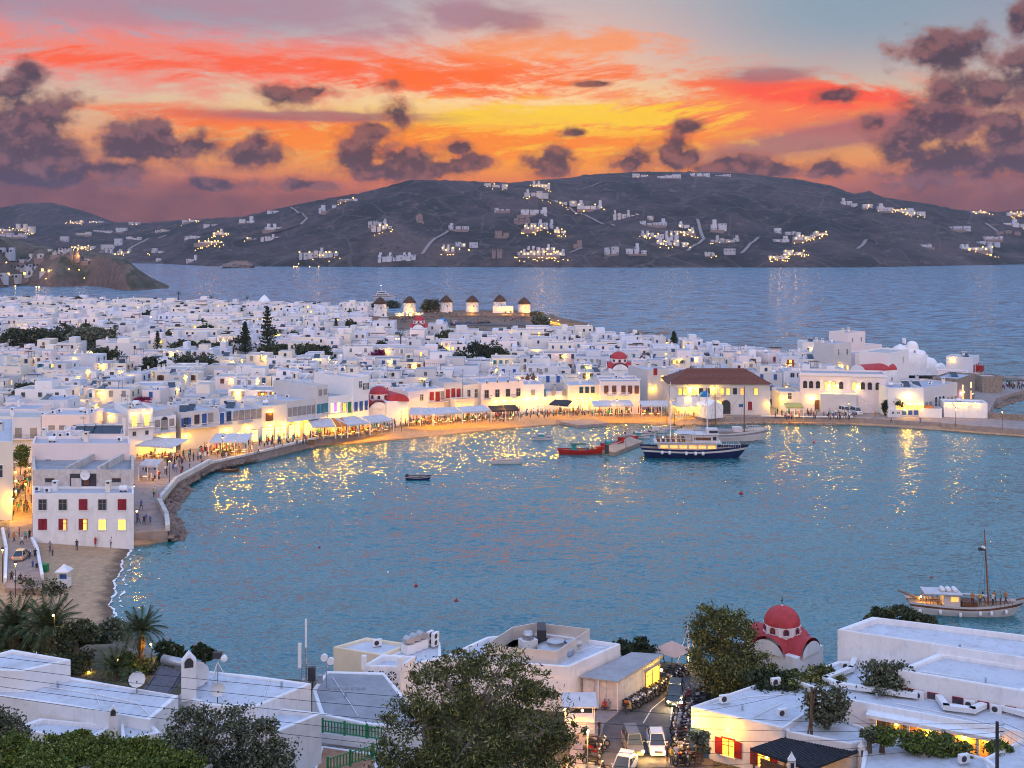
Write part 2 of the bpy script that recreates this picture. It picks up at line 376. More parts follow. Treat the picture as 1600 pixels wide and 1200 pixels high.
HT = np.where((GX < -60) & (GY > 120) & (GY < 177), np.minimum(HT, 1.5+.0*GX), HT)
HT = np.maximum(HT, -3)
def hT(x, y):
    fx = min(max((x-gx[0])/STEP, 0), len(gx)-1.001); fy = min(max((y-gy[0])/STEP, 0), len(gy)-1.001)
    i, j = int(fx), int(fy); u, v = fx-i, fy-j
    return float(HT[j, i]*(1-u)*(1-v)+HT[j, i+1]*u*(1-v)+HT[j+1, i]*(1-u)*v+HT[j+1, i+1]*u*v)
def sdT(x, y):
    i = int(min(max((x-gx[0])/STEP, 0), len(gx)-1)); j = int(min(max((y-gy[0])/STEP, 0), len(gy)-1)); return float(SD[j, i])
def hit(px, py, hf=None, d0=60, d1=900, st=1.5):
    """where the sight line through a photo pixel meets the ground"""
    hf = hf or hT; d = d0
    while d < d1:
        p = V(px, py, d)
        if p.z <= hf(p.x, p.y): return Vector((p.x, p.y, hf(p.x, p.y)))
        d += st
    return None
def grid_mesh(name, XX, YY, ZZ, m, kind='structure', keep=None, smooth=True):
    h, w = XX.shape; vs = np.stack([XX, YY, ZZ], -1).reshape(-1, 3)
    idx = np.arange(h*w).reshape(h, w); q = np.stack([idx[:-1, :-1], idx[:-1, 1:], idx[1:, 1:], idx[1:, :-1]], -1).reshape(-1, 4)
    if keep is not None: q = q[keep.reshape(-1)]
    me = bpy.data.meshes.new(name); me.vertices.add(len(vs)); me.vertices.foreach_set('co', vs.ravel())
    me.loops.add(q.size); me.loops.foreach_set('vertex_index', q.ravel()); me.polygons.add(len(q))
    me.polygons.foreach_set('loop_start', np.arange(0, q.size, 4)); me.polygons.foreach_set('loop_total', np.full(len(q), 4)); me.polygons.foreach_set('use_smooth', np.full(len(q), smooth))
    me.update(calc_edges=True); me.validate(); me.materials.append(m)
    o = link(name, me); return tag(o, kind=kind)
def ground_col(t, P, c):
    s = t.nodes.new('ShaderNodeSeparateXYZ'); t.links.new(P.k, s.inputs[0]); x, y, z = (X(o) for o in s.outputs)
    c = mix(sstep(noi(P, .09, 5, .7), .47, .6), c, (.10, .085, .05))
    sand = sstep(x*-1, 45, 50)*(1-sstep(y, 174, 178))*sstep(y, 118, 126)
    sand = X.m('MAXIMUM', sand, (1-sstep(z, 1.15, 1.4))*sstep(y, 240, 262)*(1-sstep(y, 302, 306)))
    sc = ramp(noi(P, 1.2, 6, .6), [(.3, (.36, .24, .14)), (.7, (.52, .35, .21))])
    sc = mix(1-sstep(z+noi(P, .5, 3)*.3, .18, .34), sc, (.15, .10, .065))
    c = mix(sand, c, sc)
    nr = (1-sstep(y, 122, 128))*(1-sstep(y, 180, 181)); c = mix(nr*.9, c, ramp(noi(P, .8, 6, .7), [(.35, (.035, .045, .018)), (.65, (.12, .09, .05))]))
    r = sstep(y, 505, 530)*sstep(x, -70, -55)
    return mix(r, c, ramp(noi(P, .5, 6, .7), [(.35, (.10, .07, .05)), (.65, (.26, .18, .12))]))
groundm = mat('ground_earth', (.24, .21, .18), .95, .2, .4, bump=.7, bsc=1.5, extra=ground_col)
J = (SD > -9); kp = J[:-1, :-1] | J[1:, 1:] | J[1:, :-1] | J[:-1, 1:]
nz = np.array([[mnoise.noise(Vector((a*.16, b*.16, 0)))*1.0+mnoise.noise(Vector((a*.45, b*.45, 3)))*.5 for a in gx] for b in gy])
rk = sm(GY, 535, 560)*sm(GX, 10, 24)*(SD > 1); HZ = HT+nz*rk*2.6
grid_mesh('ground', GX, GY, HZ, groundm, keep=kp)

# sea
def water_mat():
    m = bpy.data.materials.new('sea_water'); m.use_nodes = True; t = m.node_tree; old = X.tree; X.tree = t
    b = t.nodes['Principled BSDF']; geo = t.nodes.new('ShaderNodeNewGeometry'); P = X(geo.outputs['Position'])
    s = t.nodes.new('ShaderNodeSeparateXYZ'); t.links.new(P.k, s.inputs[0]); x, y, z = (X(o) for o in s.outputs)
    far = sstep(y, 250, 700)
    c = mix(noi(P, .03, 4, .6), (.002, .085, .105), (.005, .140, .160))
    c = mix(far, c, (.04, .17, .27))  # far water paler: sky reflection put into the base colour
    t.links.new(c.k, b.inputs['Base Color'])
    b.inputs['Roughness'].default_value = .10; b.inputs['IOR'].default_value = 1.95; b.inputs['Specular IOR Level'].default_value = .5
    def scaled(sx, sy): # stretched along the crests
        mp = t.nodes.new('ShaderNodeMapping'); mp.inputs['Scale'].default_value = (sx, sy, 1); mp.inputs['Rotation'].default_value = (0, 0, R(9)); t.links.new(P.k, mp.inputs[0]); return X(mp.outputs[0])
    def nz2(v, sc, det, rg):
        n = t.nodes.new('ShaderNodeVectorMath'); n.operation = 'SUBTRACT'; t.links.new(noi(v, sc, det, rg, col=True).k, n.inputs[0]); n.inputs[1].default_value = (.5, .5, .5); return n.outputs[0]
    def vmul(a, k):
        n = t.nodes.new('ShaderNodeVectorMath'); n.operation = 'SCALE'; t.links.new(a, n.inputs[0])
        if isinstance(k, X): t.links.new(k.k, n.inputs['Scale'])
        else: n.inputs['Scale'].default_value = k
        return n.outputs[0]
    def vadd(a, b):
        n = t.nodes.new('ShaderNodeVectorMath'); t.links.new(a, n.inputs[0]); t.links.new(b, n.inputs[1]); return n.outputs[0]
    calm = noi(scaled(.012, .03), 1.0, 3, .6)*1.3+.25        # gusts and calmer lanes
    v = vadd(vmul(nz2(scaled(.95, 2.5), 1.0, 4, .72), 1.7), vmul(nz2(scaled(.13, .34), 1.0, 3, .62), vv := X.m('ADD', .45, far*1.5)))
    v = vmul(v, calm)
    s3 = t.nodes.new('ShaderNodeSeparateXYZ'); t.links.new(v, s3.inputs[0])
    nn = vec(X(s3.outputs[0])*.8, X.m('MINIMUM', X(s3.outputs[1])*1.4-.12, .05), 1.0)
    nrm = t.nodes.new('ShaderNodeVectorMath'); nrm.operation = 'NORMALIZE'; t.links.new(nn.k, nrm.inputs[0]); t.links.new(nrm.outputs[0], b.inputs['Normal'])
    X.tree = old; return m
sea = MB(); wm = water_mat()
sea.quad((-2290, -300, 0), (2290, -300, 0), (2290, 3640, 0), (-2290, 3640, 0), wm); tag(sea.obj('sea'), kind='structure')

# ------------------------------------------------------------------ far hills
def interp(pts, u): return np.interp(u, [p[0] for p in pts], [p[1] for p in pts])
RIDGE = [(-300, 330), (0, 352), (150, 346), (200, 347), (215, 349), (260, 345), (330, 341), (380, 338), (400, 333), (470, 318), (520, 308), (560, 302), (600, 292), (640, 281), (700, 281), (760, 284), (800, 285), (850, 280), (895, 277), (910, 273),
         (960, 270), (1000, 268), (1060, 268), (1100, 268), (1150, 270), (1200, 275), (1250, 280), (1300, 290), (1335, 303), (1348, 300), (1358, 298), (1380, 308), (1400, 311), (1450, 318), (1500, 328), (1560, 331), (1600, 327), (1750, 335), (1900, 340)]
COAST = [(-300, 418), (150, 411), (250, 412), (330, 416), (600, 417), (1000, 418), (1350, 418), (1440, 416), (1600, 413), (1900, 411)]
def hill_layer(d_off):
    px = np.linspace(-250, 1850, 700); tt = np.concatenate([np.linspace(0, 1, 120)**1.15, np.linspace(1.03, 1.4, 8)])
    yc = interp(COAST, px); Dc = HC*F/(yc-YH); yr = interp(RIDGE, px)+np.array([mnoise.noise(Vector((q*.11, 0, 5)))*1.6 for q in px])
    Dr = Dc+700+250*np.sin(px*.006+1); zr = HC-(yr-YH)/F*Dr
    PX, TT = np.meshgrid(px, tt); D = Dc+(Dr-Dc)*TT
    XX = (PX-800)/F*D
    prof = .10*(1-np.exp(-TT*14))+.90*(.45*TT+.55*sm(TT, .0, 1.05))
    Z = zr*prof
    n = np.array([[mnoise.fractal(Vector((XX[j, i]*.0035, D[j, i]*.0035, 1.7)), .8, 2.1, 7) for i in range(XX.shape[1])] for j in range(XX.shape[0])])
    fold = np.array([[abs(mnoise.noise(Vector((XX[j, i]*.0055+2, D[j, i]*.0016, 8)))) for i in range(XX.shape[1])] for j in range(XX.shape[0])])
    Z = Z+(n*20-fold*34+8)*np.sin(np.clip(TT, 0, 1)*math.pi)**.8
    Z = np.where(TT > 1, Z-(TT-1)*240, Z)
    lim = HC+(D*(YH-interp(RIDGE, PX))/F)          # never above the skyline of the ridge
    Z = np.where(TT < .995, np.minimum(Z, lim-6*(1-TT)-.5), Z)
    Z = np.maximum(Z, -1); Z[0] = -2
    return XX, D, Z, px, tt
HX, HD, HZf, hpx, htt = hill_layer(0)
def hH(x, y):
    px = 800+x*F/y; i = int(np.clip(np.searchsorted(hpx, px)-1, 0, len(hpx)-2)); u = (px-hpx[i])/(hpx[i+1]-hpx[i])
    c = HD[:, i]; j = int(np.clip(np.searchsorted(c, y)-1, 0, len(c)-2))
    if y < c[0]: return -2.0
    v = min(1, (y-c[j])/(c[j+1]-c[j])); return float((HZf[j, i]*(1-u)+HZf[j, i+1]*u)*(1-v)+(HZf[j+1, i]*(1-u)+HZf[j+1, i+1]*u)*v)
def hill_col(t, P, c):
    c = mix(sstep(noi(P, .006, 8, .72), .42, .6), c, (.035, .035, .022))
    c = mix(sstep(noi(P, .035, 8, .8), .5, .66)*.55, c, (.02, .025, .015))
    c = mix(sstep(noi(P, .0035, 6, .65), .50, .64)*.6, c, (.18, .13, .11))
    mp = t.nodes.new('ShaderNodeMapping'); mp.inputs['Scale'].default_value = (.6, .25, 1.5); t.links.new(P.k, mp.inputs[0])
    c = mix(sstep(noi(X(mp.outputs[0]), .06, 6, .75), .55, .68)*.6, c, (.30, .22, .18))
    vo = t.nodes.new('ShaderNodeTexVoronoi'); t.links.new(P.k, vo.inputs['Vector']); vo.inputs['Scale'].default_value = .055
    c = mix((1-sstep(X(vo.outputs['Distance']), .12, .3))*sstep(noi(P, .01, 3), .45, .6)*.75, c, (.035, .045, .025))
    wv = t.nodes.new('ShaderNodeTexVoronoi'); wv.feature = 'DISTANCE_TO_EDGE'; t.links.new(P.k, wv.inputs['Vector']); wv.inputs['Scale'].default_value = .012
    c = mix((1-sstep(X(wv.outputs['Distance']), .012, .028))*.35, c, (.22, .18, .15))
    return c
hillm = mat('hill_scrub', (.10, .072, .064), 1.0, .35, .02, bump=1.0, bsc=.15, extra=hill_col)
for n_ in hillm.node_tree.nodes:
    if n_.type == 'BUMP': n_.inputs['Distance'].default_value = 14
grid_mesh('hills', HX, HD, HZf, hillm)
# second hill further back on the left
px = np.linspace(-420, 420, 260); tt = np.linspace(0, 1, 40)
RL = [(-500, 330), (-100, 335), (0, 322), (40, 314), (80, 313), (120, 324), (150, 334), (170, 342), (200, 352), (260, 362), (420, 372)]
D0, D1 = 2750, 3200; PX, TT = np.meshgrid(px, tt); D = D0+(D1-D0)*TT; XX = (PX-800)/F*D
zr = HC-(interp(RL, px)-YH)/F*D1; n = np.array([[mnoise.fractal(Vector((XX[j, i]*.004, D[j, i]*.004, 4)), .8, 2.1, 6) for i in range(260)] for j in range(40)])
Z = zr*(.3*TT+.7*sm(TT, 0, 1.1))*.98+n*16*np.sin(TT*3.1); grid_mesh('hill_beyond', XX, D, Z, hillm)
# headland on the left
px = np.linspace(-320, 268, 260); tt = np.linspace(0, 1, 60)
HTOP = [(-320, 60), (-60, 52), (0, 46), (60, 36), (100, 30), (130, 29), (170, 28), (196, 24), (215, 15), (235, 7), (255, 2), (268, -1)]
PX, TT = np.meshgrid(px, tt); Df = 1080+45*np.sin(px*.02)+25*np.sin(px*.055); wdt = np.interp(px, [-300, 150, 268], [520, 260, 60]); D = Df+wdt*TT; XX = (PX-800)/F*D
n = np.array([[mnoise.fractal(Vector((XX[j, i]*.03, D[j, i]*.03, 9)), .7, 2.1, 6) for i in range(260)] for j in range(60)])
top = interp(HTOP, px); cl = np.clip(TT/np.clip(np.interp(px, [-320, 20, 100, 268], [.55, .30, .12, .25]), .05, 1), 0, 1)**.8
Z = top*cl*(1+.12*TT)+n*5*np.sin(np.clip(TT*1.3, 0, 1)*3.14)*np.clip(top/20, 0, 1)
Z = np.where(TT > .9, Z*(1-(TT-.9)*10*.2), Z); Z[0] = -2
def head_col(t, P, c):
    c = mix(sstep(noi(P, .03, 6, .7), .45, .58), c, (.055, .06, .03))
    s = t.nodes.new('ShaderNodeSeparateXYZ'); t.links.new(P.k, s.inputs[0])
    g = t.nodes.new('ShaderNodeNewGeometry'); s2 = t.nodes.new('ShaderNodeSeparateXYZ'); t.links.new(g.outputs['Normal'], s2.inputs[0])
    return mix((1-sstep(X(s2.outputs[2]), .45, .75))*.8, c, ramp(noi(P, .12, 7, .75), [(.35, (.10, .06, .045)), (.68, (.30, .20, .16))]))
headm = mat('headland_rock', (.14, .11, .08), 1.0, .4, .05, bump=1.0, bsc=.3, extra=head_col)
for n_ in headm.node_tree.nodes:
    if n_.type == 'BUMP': n_.inputs['Distance'].default_value = 2
grid_mesh('headland', XX, D, Z, headm)
HDX, HDD, HDZ, HDpx = XX, D, Z, px
def hHead(x, y):
    p_ = 800+x*F/y; i = int(np.clip(np.searchsorted(HDpx, p_)-1, 0, len(HDpx)-2)); c = HDD[:, i]; j = int(np.searchsorted(c, y)-1)
    if j < 0 or j >= len(c)-1: return -2.0
    return float(HDZ[j, i])
# ------------------------------------------------------------------ windows, doors and small fittings (shared meshes)
CACHE = {}
def cached(key, fn):
    if key not in CACHE: CACHE[key] = fn()
    return CACHE[key]
SHUT = {'b': bluec, 't': teal, 'r': redc, 'm': maroon, 'n': brown, 'g': greyc, 'e': greenp, 'w': whitep}
def window_mesh(w, h, st='d', shut=None, mode='open', arch=False):
    """local: centred on x, wall plane y=0, outward -y, sill at z=0"""
    def mk():
        b = MB(); pane = {'d': darkglass, 'l': litglass, 'p': litwhite, 'o': litorange}[st]; fr = SHUT.get(shut, greyc) if shut else whitep
        hh = h-w/2 if arch else h
        b.box((0, -.02, 0), (w, .04, hh), pane)
        for x in (-w/2-.03, w/2+.03): b.box((x, -.06, -.02), (.09, .12, hh+.02), fr)
        b.box((0, -.045, 0), (.06, .05, hh), fr); b.box((0, -.09, -.1), (w+.24, .18, .1), whitep)
        if h > 1.1: b.box((0, -.047, hh*.6), (w, .05, .05), fr)
        if arch:
            n = 7; vs = [(math.cos(a)*w/2, -.03, hh+math.sin(a)*w/2) for a in [math.pi*i/n for i in range(n+1)]]; b.add([(0, -.03, hh)]+vs, [(0, i+2, i+1) for i in range(n)], pane)
            vo = [(math.cos(a)*r, y, hh+math.sin(a)*r) for r, y in ((w/2, -.12), (w/2+.1, -.12), (w/2+.1, 0)) for a in [math.pi*i/n for i in range(n+1)]]; k = n+1
            b.add(vo, [(i, i+1, k+i+1, k+i) for i in range(n)]+[(k+i, k+i+1, 2*k+i+1, 2*k+i) for i in range(n)], fr)
        else: b.box((0, -.06, hh), (w+.15, .12, .09), fr)
        if shut and mode == 'open':
            for s in (-1, 1): b.box((s*(w*.78+.06), -.08, .02), (w*.5, .05, hh-.04), SHUT[shut])
        elif shut and mode == 'shut':
            for s in (-1, 1): b.box((s*w*.25, -.10, .02), (w*.5-.03, .05, hh-.03), SHUT[shut])
        elif shut and mode == 'half': b.box((-w*.25, -.10, .02), (w*.5, .05, hh-.03), SHUT[shut])
        return b.data('window')
    return cached(('w', w, h, st, shut, mode, arch), mk)
def door_mesh(w, h, c):
    def mk():
        b = MB(); b.box((0, -.05, 0), (w, .06, h), SHUT[c]); b.box((0, -.09, h*.1), (w*.7, .03, h*.35), SHUT[c]); b.box((0, -.09, h*.55), (w*.7, .03, h*.33), SHUT[c])
        for x in (-w/2-.05, w/2+.05): b.box((x, -.07, 0), (.1, .14, h), whitep)
        b.box((0, -.07, h), (w+.2, .14, .1), whitep); b.box((0, -.25, -.12), (w+.3, .5, .12), roofwhite); return b.data('door')
    return cached(('d', w, h, c), mk)
def shop_mesh(w, h, m=None):
    def mk():
        b = MB(); b.box((0, -.02, 0), (w, .04, h), m or litwhite)
        n = max(2, int(w/1.1))
        for i in range(n+1): b.box((-w/2+w*i/n, -.07, 0), (.08, .14, h), greyc)
        b.box((0, -.08, h), (w+.1, .16, .15), greyc); b.box((0, -.06, h*.72), (w, .06, .06), greyc); return b.data('shop_window')
    return cached(('s', w, h, m.name if m else 0), mk)
def chimney_mesh():
    def mk():
        b = MB(); b.box((0, 0, 0), (.7, .7, 1.1), white); b.box((0, 0, 1.1), (.86, .86, .12), white)
        for s in (-1, 1): b.box((s*.3, 0, 1.22), (.12, .6, .35), white)
        b.box((0, 0, 1.22), (.3, .3, .2), darkm); b.prism([(-.45, -.4), (.45, -.4), (.45, .4), (-.45, .4)], 1.57, 1.66, white); return b.data('chimney')
    return cached('chim', mk)
def ac_mesh(fans=1):
    def mk():
        b = MB(); h = .65*fans; b.box((0, 0, .1), (.9, .34, h), whitep)
        for i in range(fans):
            z = .1+.33+.65*i; vs = [(math.cos(a)*.25-.1, -.176, z+math.sin(a)*.25) for a in [k*math.pi/6 for k in range(12)]]; b.add(vs, [tuple(range(12))], darkm)
        for x in (-.35, .35): b.box((x, 0, 0), (.08, .34, .1), metal)
        return b.data('air_conditioner')
    return cached(('ac', fans), mk)
def heater_mesh():
    def mk():
        b = MB(); vs = [(-.95, -1, .1), (.95, -1, .1), (.95, .75, 1.2), (-.95, .75, 1.2)]; b.add(vs+[(x, y+.05, z-.1) for x, y, z in vs], [(0, 1, 2, 3), (7, 6, 5, 4), (0, 4, 5, 1), (1, 5, 6, 2), (2, 6, 7, 3), (3, 7, 4, 0)], darkglass)
        b.tube((-1, .95, 1.35), (1, .95, 1.35), .28, metal, n=10)
        for x in (-.85, .85): b.tube((x, .9, 0), (x, .9, 1.2), .04, darkm, n=4); b.tube((x, -.9, .1), (x, .9, 1.2), .03, darkm, n=4)
        return b.data('solar_heater')
    return cached('heat', mk)
def dish_mesh(r=.5):
    def mk():
        b = MB(); b.tube((0, 0, 0), (0, 0, .9), .04, darkm, n=5); vs = []; n = 12
        for j, q in enumerate((0, .5, 1)):
            for k in range(n): a = k*math.pi*2/n; vs.append((math.cos(a)*r*q, -.3+(-q*q*.0)+(1-q*q)*.18, .9+r*.4+math.sin(a)*r*q))
        b.add(vs, [(j*n+k, j*n+(k+1) % n, (j+1)*n+(k+1) % n, (j+1)*n+k) for j in range(2) for k in range(n)], whitep)
        b.tube((0, -.2, .9+r*.1), (0, -.75, .9+r*.4), .025, darkm, n=4); b.box((0, -.78, .86+r*.4), (.1, .1, .1), darkm); return b.data('satellite_dish')
    return cached(('dish', r), mk)
def tank_mesh():
    def mk(): b = MB(); b.tube((-.6, 0, .55), (.6, 0, .55), .45, whitep, n=12); b.box((-.4, 0, 0), (.1, .8, .3), darkm); b.box((.4, 0, 0), (.1, .8, .3), darkm); return b.data('water_tank')
    return cached('tank', mk)
def antenna_mesh():
    def mk():
        b = MB(); b.tube((0, 0, 0), (0, 0, 2.6), .03, darkm, n=4)
        for z, l in ((2.5, .9), (2.2, .6)):
            b.tube((-.5, 0, z), (.5, 0, z), .02, darkm, n=4)
            for x in (-.4, -.1, .2, .45): b.tube((x, -l/2, z), (x, l/2, z), .015, darkm, n=4)
        return b.data('antenna')
    return cached('ant', mk)
def lamp_parts(parent, loc, power=120, r=.14, col=(1, .50, .01), m=None):
    def mk(): b = MB(); b.sphere((0, 0, 0), r, m or bulb, 8, 5); return b.data('lamp_bulb')
    o = link('lamp_bulb', cached(('bulb', r, (m or bulb).name), mk), parent, loc)
    point_light('lamp_light', (loc[0], loc[1]-.01, loc[2]-r-.06), power, col, .12, parent); return o

# ------------------------------------------------------------------ a building on any footprint
class Bld:
    def __init__(s, name, label, cat, poly, z0, z1, par=.45, wm=None, rm=None, group=None, t=.28, kind=None, bevel=0, skirt=2.2):
        a = sum(poly[i][0]*poly[(i+1) % len(poly)][1]-poly[(i+1) % len(poly)][0]*poly[i][1] for i in range(len(poly)))
        s.ccw = a > 0; s.poly = [Vector((p[0], p[1])) for p in poly]; n = len(poly)
        c = sum(s.poly, Vector((0, 0)))/n; s.c = c; s.z0, s.z1 = z0, z1; s.par = par; s.zr = z1-par
        s.o = thing(name, label, cat, (c.x, c.y, z0), group=group)
        L = [p-c for p in s.poly]; s.L = L
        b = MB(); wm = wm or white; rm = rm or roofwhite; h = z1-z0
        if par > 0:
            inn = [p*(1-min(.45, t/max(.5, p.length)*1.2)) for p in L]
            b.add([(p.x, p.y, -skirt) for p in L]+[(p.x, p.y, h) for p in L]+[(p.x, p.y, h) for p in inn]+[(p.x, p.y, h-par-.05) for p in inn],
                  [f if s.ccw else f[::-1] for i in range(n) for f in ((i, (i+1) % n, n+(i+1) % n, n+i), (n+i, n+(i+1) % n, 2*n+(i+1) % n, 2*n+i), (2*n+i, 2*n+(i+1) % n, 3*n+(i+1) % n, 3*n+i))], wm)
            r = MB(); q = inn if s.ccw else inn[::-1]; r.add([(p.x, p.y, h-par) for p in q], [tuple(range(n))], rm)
            s.roof = r.obj('roof', s.o)
        else:
            b.prism([(p.x, p.y) for p in L], -skirt, h, wm); s.roof = None
        s.wall = b.obj('wall', s.o)
        if bevel:
            m = s.wall.modifiers.new('soft', 'BEVEL'); m.width = bevel; m.segments = 2; m.limit_method = 'ANGLE'; m.angle_limit = R(50)
    def elen(s, e): return (s.L[(e+1) % len(s.L)]-s.L[e]).length
    def at(s, e, m, z, out=0.0):
        """point m metres along edge e, z above base, out metres in front of the wall -> local loc, rotation"""
        a, b = s.L[e], s.L[(e+1) % len(s.L)]; d = (b-a).normalized(); nn = Vector((d.y, -d.x)) if s.ccw else Vector((-d.y, d.x))
        p = a+d*m+nn*out; return Vector((p.x, p.y, z)), math.atan2(nn.y, nn.x)+math.pi/2
    def put(s, name, me, e, m, z, out=0.0):
        p, r = s.at(e, m, z, out); return link(name, me, s.o, p, r)
    def row(s, e, n, z, w, h, st='d', shut=None, mode='open', arch=False, s0=.0, s1=1.0, kind='window', lits=()):
        L = s.elen(e)
        for i in range(n):
            m = L*(s0+(s1-s0)*(i+.5)/n)
            if kind == 'door': s.put('door', door_mesh(w, h, shut or 'b'), e, m, z)
            elif kind == 'shop': s.put('shop_window', shop_mesh(w, h), e, m, z)
            else: s.put('window', window_mesh(w, h, 'l' if i in lits else st, shut, mode, arch), e, m, z)
    def top(s, me, name, u, v, rz=0.0, dz=0.0):
        """stand a fitting on the roof; u, v in -1..1 across the footprint"""
        p = s.L[0]*((1-u)*(1-v)/4)+s.L[1]*((1+u)*(1-v)/4)+s.L[2]*((1+u)*(1+v)/4)+s.L[-1]*((1-u)*(1+v)/4) if len(s.L) >= 4 else Vector((0, 0))
        return link(name, me, s.o, (p.x, p.y, s.zr-s.z0+dz), rz)
    def lamp(s, e, m, z, power=150, **k):
        p, r = s.at(e, m, z, .45); q, _ = s.at(e, m, z+.2, .0)
        def mk(): b = MB(); b.tube((0, 0, 0), (0, -.42, .05), .03, darkm, n=4); b.tube((0, -.42, .05), (0, -.45, -.1), .12, darkm, .03, n=6); return b.data('wall_lamp')
        w = link('wall_lamp', cached('wl', mk), s.o, q, r); lamp_parts(s.o, tuple(p), power, **k); return w
    def balcony(s, e, m, z, w, m_=None, d=1.0):
        def mk():
            b = MB(); c = m_ or darkm; b.box((0, -d/2, -.12), (w, d, .12), white); b.box((0, -d+.03, .85), (w, .05, .06), c)
            for x in (-w/2+.03, w/2-.03): b.box((x, -d/2, .85), (.05, d, .06), c)
            n = max(3, int(w/.25))
            for i in range(n+1): b.box((-w/2+w*i/n*.98+.02, -d+.03, 0), (.03, .03, .88), c)
            return b.data('balcony')
        return s.put('balcony', cached(('bal', w, d, m_.name if m_ else 0), mk), e, m, z)
def foot(x0, y0, x1, y1, zb, dep, slant=0.0):
    """front edge between two photo pixels at base height zb, depth dep metres behind"""
    a, b = G(x0, y0, zb), G(x1, y1, zb); d = Vector((b.x-a.x, b.y-a.y)).normalized(); n = Vector((-d.y, d.x)); n = n+d*slant
    return [(a.x, a.y), (b.x, b.y), (b.x+n.x*dep, b.y+n.y*dep), (a.x+n.x*dep, a.y+n.y*dep)]
def front(name, label, cat, x0, y0, x1, y1, zb, yt, dep, rows=(), roof=(), group='waterfront buildings', slant=0.0, side=None, **k):
    fp = foot(x0, y0, x1, y1, zb, dep, slant); z1 = ztop(yt, fp[0][1])
    b = Bld(name, label, cat, fp, zb, z1, group=group, **k)
    for r in rows:
        r = dict(r); e = r.pop('e', 0); b.row(e, r.pop('n'), r.pop('z'), r.pop('w'), r.pop('h'), **r)
    for q in roof: b.top(ROOFK[q[0]](), q[0], q[1], q[2], q[3] if len(q) > 3 else 0)
    return b
ROOFK = {'chimney': chimney_mesh, 'air_conditioner': ac_mesh, 'solar_heater': heater_mesh, 'satellite_dish': dish_mesh, 'water_tank': tank_mesh, 'antenna': antenna_mesh}
def D_(**k): return k
ZB = 1.7
# promenade, quays, walls
def sheet(name, pts, z, m, kind='structure', thick=.0, zb=None):
    b = MB(); b.prism([(p[0], p[1]) for p in pts], z-thick if zb is None else zb, z, m); o = b.obj(name); return tag(o, kind=kind)
QUAY = [w2(*p) for p in [(212, 849), (262, 846), (260, 826), (248, 802), (275, 768), (328, 738), (400, 721), (500, 696), (566, 689)]]
inner = [(x-14, y+9) for x, y in QUAY]
sheet('promenade', QUAY+[w2(640, 672), w2(700, 666), w2(800, 657), w2(880, 652), w2(1000, 651), w2(1100, 663), w2(1200, 661), w2(1332, 663), w2(1400, 667), w2(1472, 671), w2(1545, 655), w2(1556, 632), w2(1600, 618), w2(1600, 596), w2(1500, 600), w2(1400, 620), w2(1250, 632), w2(1060, 640), w2(800, 640), w2(640, 650), w2(500, 668),
      w2(350, 690), w2(215, 715), w2(190, 760), w2(190, 849)], 1.72, paving, zb=-1)
def wall_path(name, label, pts, z0, h, t, m, cat='wall', group=None):
    b = MB(); o = Vector((pts[0][0], pts[0][1], z0))
    for p, q in zip(pts, pts[1:]):
        a, c = Vector(p[:2]), Vector(q[:2]); d = (c-a).normalized(); n = Vector((-d.y, d.x))*t/2; a = a-d*t*.3; c = c+d*t*.3
        b.prism([(a-n-o.xy), (c-n-o.xy), (c+n-o.xy), (a+n-o.xy)], 0, h, m)
    return tag(b.obj(name, loc=o), label, cat, group)
wallm = mat('quay_whitewash', (.62, .60, .56), .9, .2, 1, dirt=(.8, (.28, .25, .2)), bump=.8, bsc=4)
wall_path('quay_wall', 'whitewashed stone harbour wall climbing beside the stairs and rocks', QUAY[1:6], 1.72, 1.0, .7, wallm)
wall_path('quay_kerb', 'low white kerb along the curved harbour promenade', QUAY[5:], 1.72, .45, .7, wallm)
wall_path('beach_kerb', 'low white kerb between the café promenade and the sand', [w2(566, 687), w2(640, 671.5), w2(700, 665.5), w2(800, 656.5), w2(880, 651.5), w2(1000, 650.5)], 1.72, .3, .5, wallm)
# darker quay face with rocks at its foot
rk = random.Random(3)
def rock_mesh(sd, m=rock):
    r = random.Random(sd); b = MB(); vs = []; n = 7
    for j, (q, z) in enumerate(((.9, 0), (1.05, .35), (.6, .8))):
        for k in range(n): a = k*2*math.pi/n+r.uniform(-.2, .2); w = q*r.uniform(.7, 1.2); vs.append((math.cos(a)*w, math.sin(a)*w, z*r.uniform(.8, 1.2)))
    b.add(vs, [(j*n+k, j*n+(k+1) % n, (j+1)*n+(k+1) % n, (j+1)*n+k) for j in range(2) for k in range(n)]+[tuple(range(2*n, 3*n))], m); return b.data('rock')
RM = [rock_mesh(i) for i in range(5)]
def along(pts, step):
    out = []; car = 0
    for a, b in zip(pts, pts[1:]):
        a, b = Vector(a), Vector(b); L = (b-a).length
        while car < L: out.append((a+(b-a)*car/L, (b-a).normalized())); car += step
        car -= L
    return out
for p, d in along(QUAY[1:7], .95):
    for k in range(3 if p.y < 215 else 1):
        o = link('rock', RM[rk.randrange(5)], loc=(p.x+d.y*(.5+k*.9)+rk.uniform(-.3, .3), p.y-d.x*(.5+k*.9)+rk.uniform(-.3, .3), -.25+max(0, .7-k*.45)), rz=rk.uniform(0, 6))
        o.scale = [rk.uniform(.45, .85)]*3; tag(o, 'brown boulder heaped against the curved stone harbour wall', 'rock', 'boulders at the foot of the harbour wall')
# stairs at the corner
b = MB(); st0 = Vector((*w2(236, 845), 0))
for i in range(7): b.box((0, 0+i*.55, .2+i*.0), (3.4, .56, .25+i*.21), paving)
tag(b.obj('stone_steps', loc=(G(236, 838, 1).x, G(236, 836, 1).y, .0)), 'stone steps climbing to the promenade beside the harbour corner', 'steps')
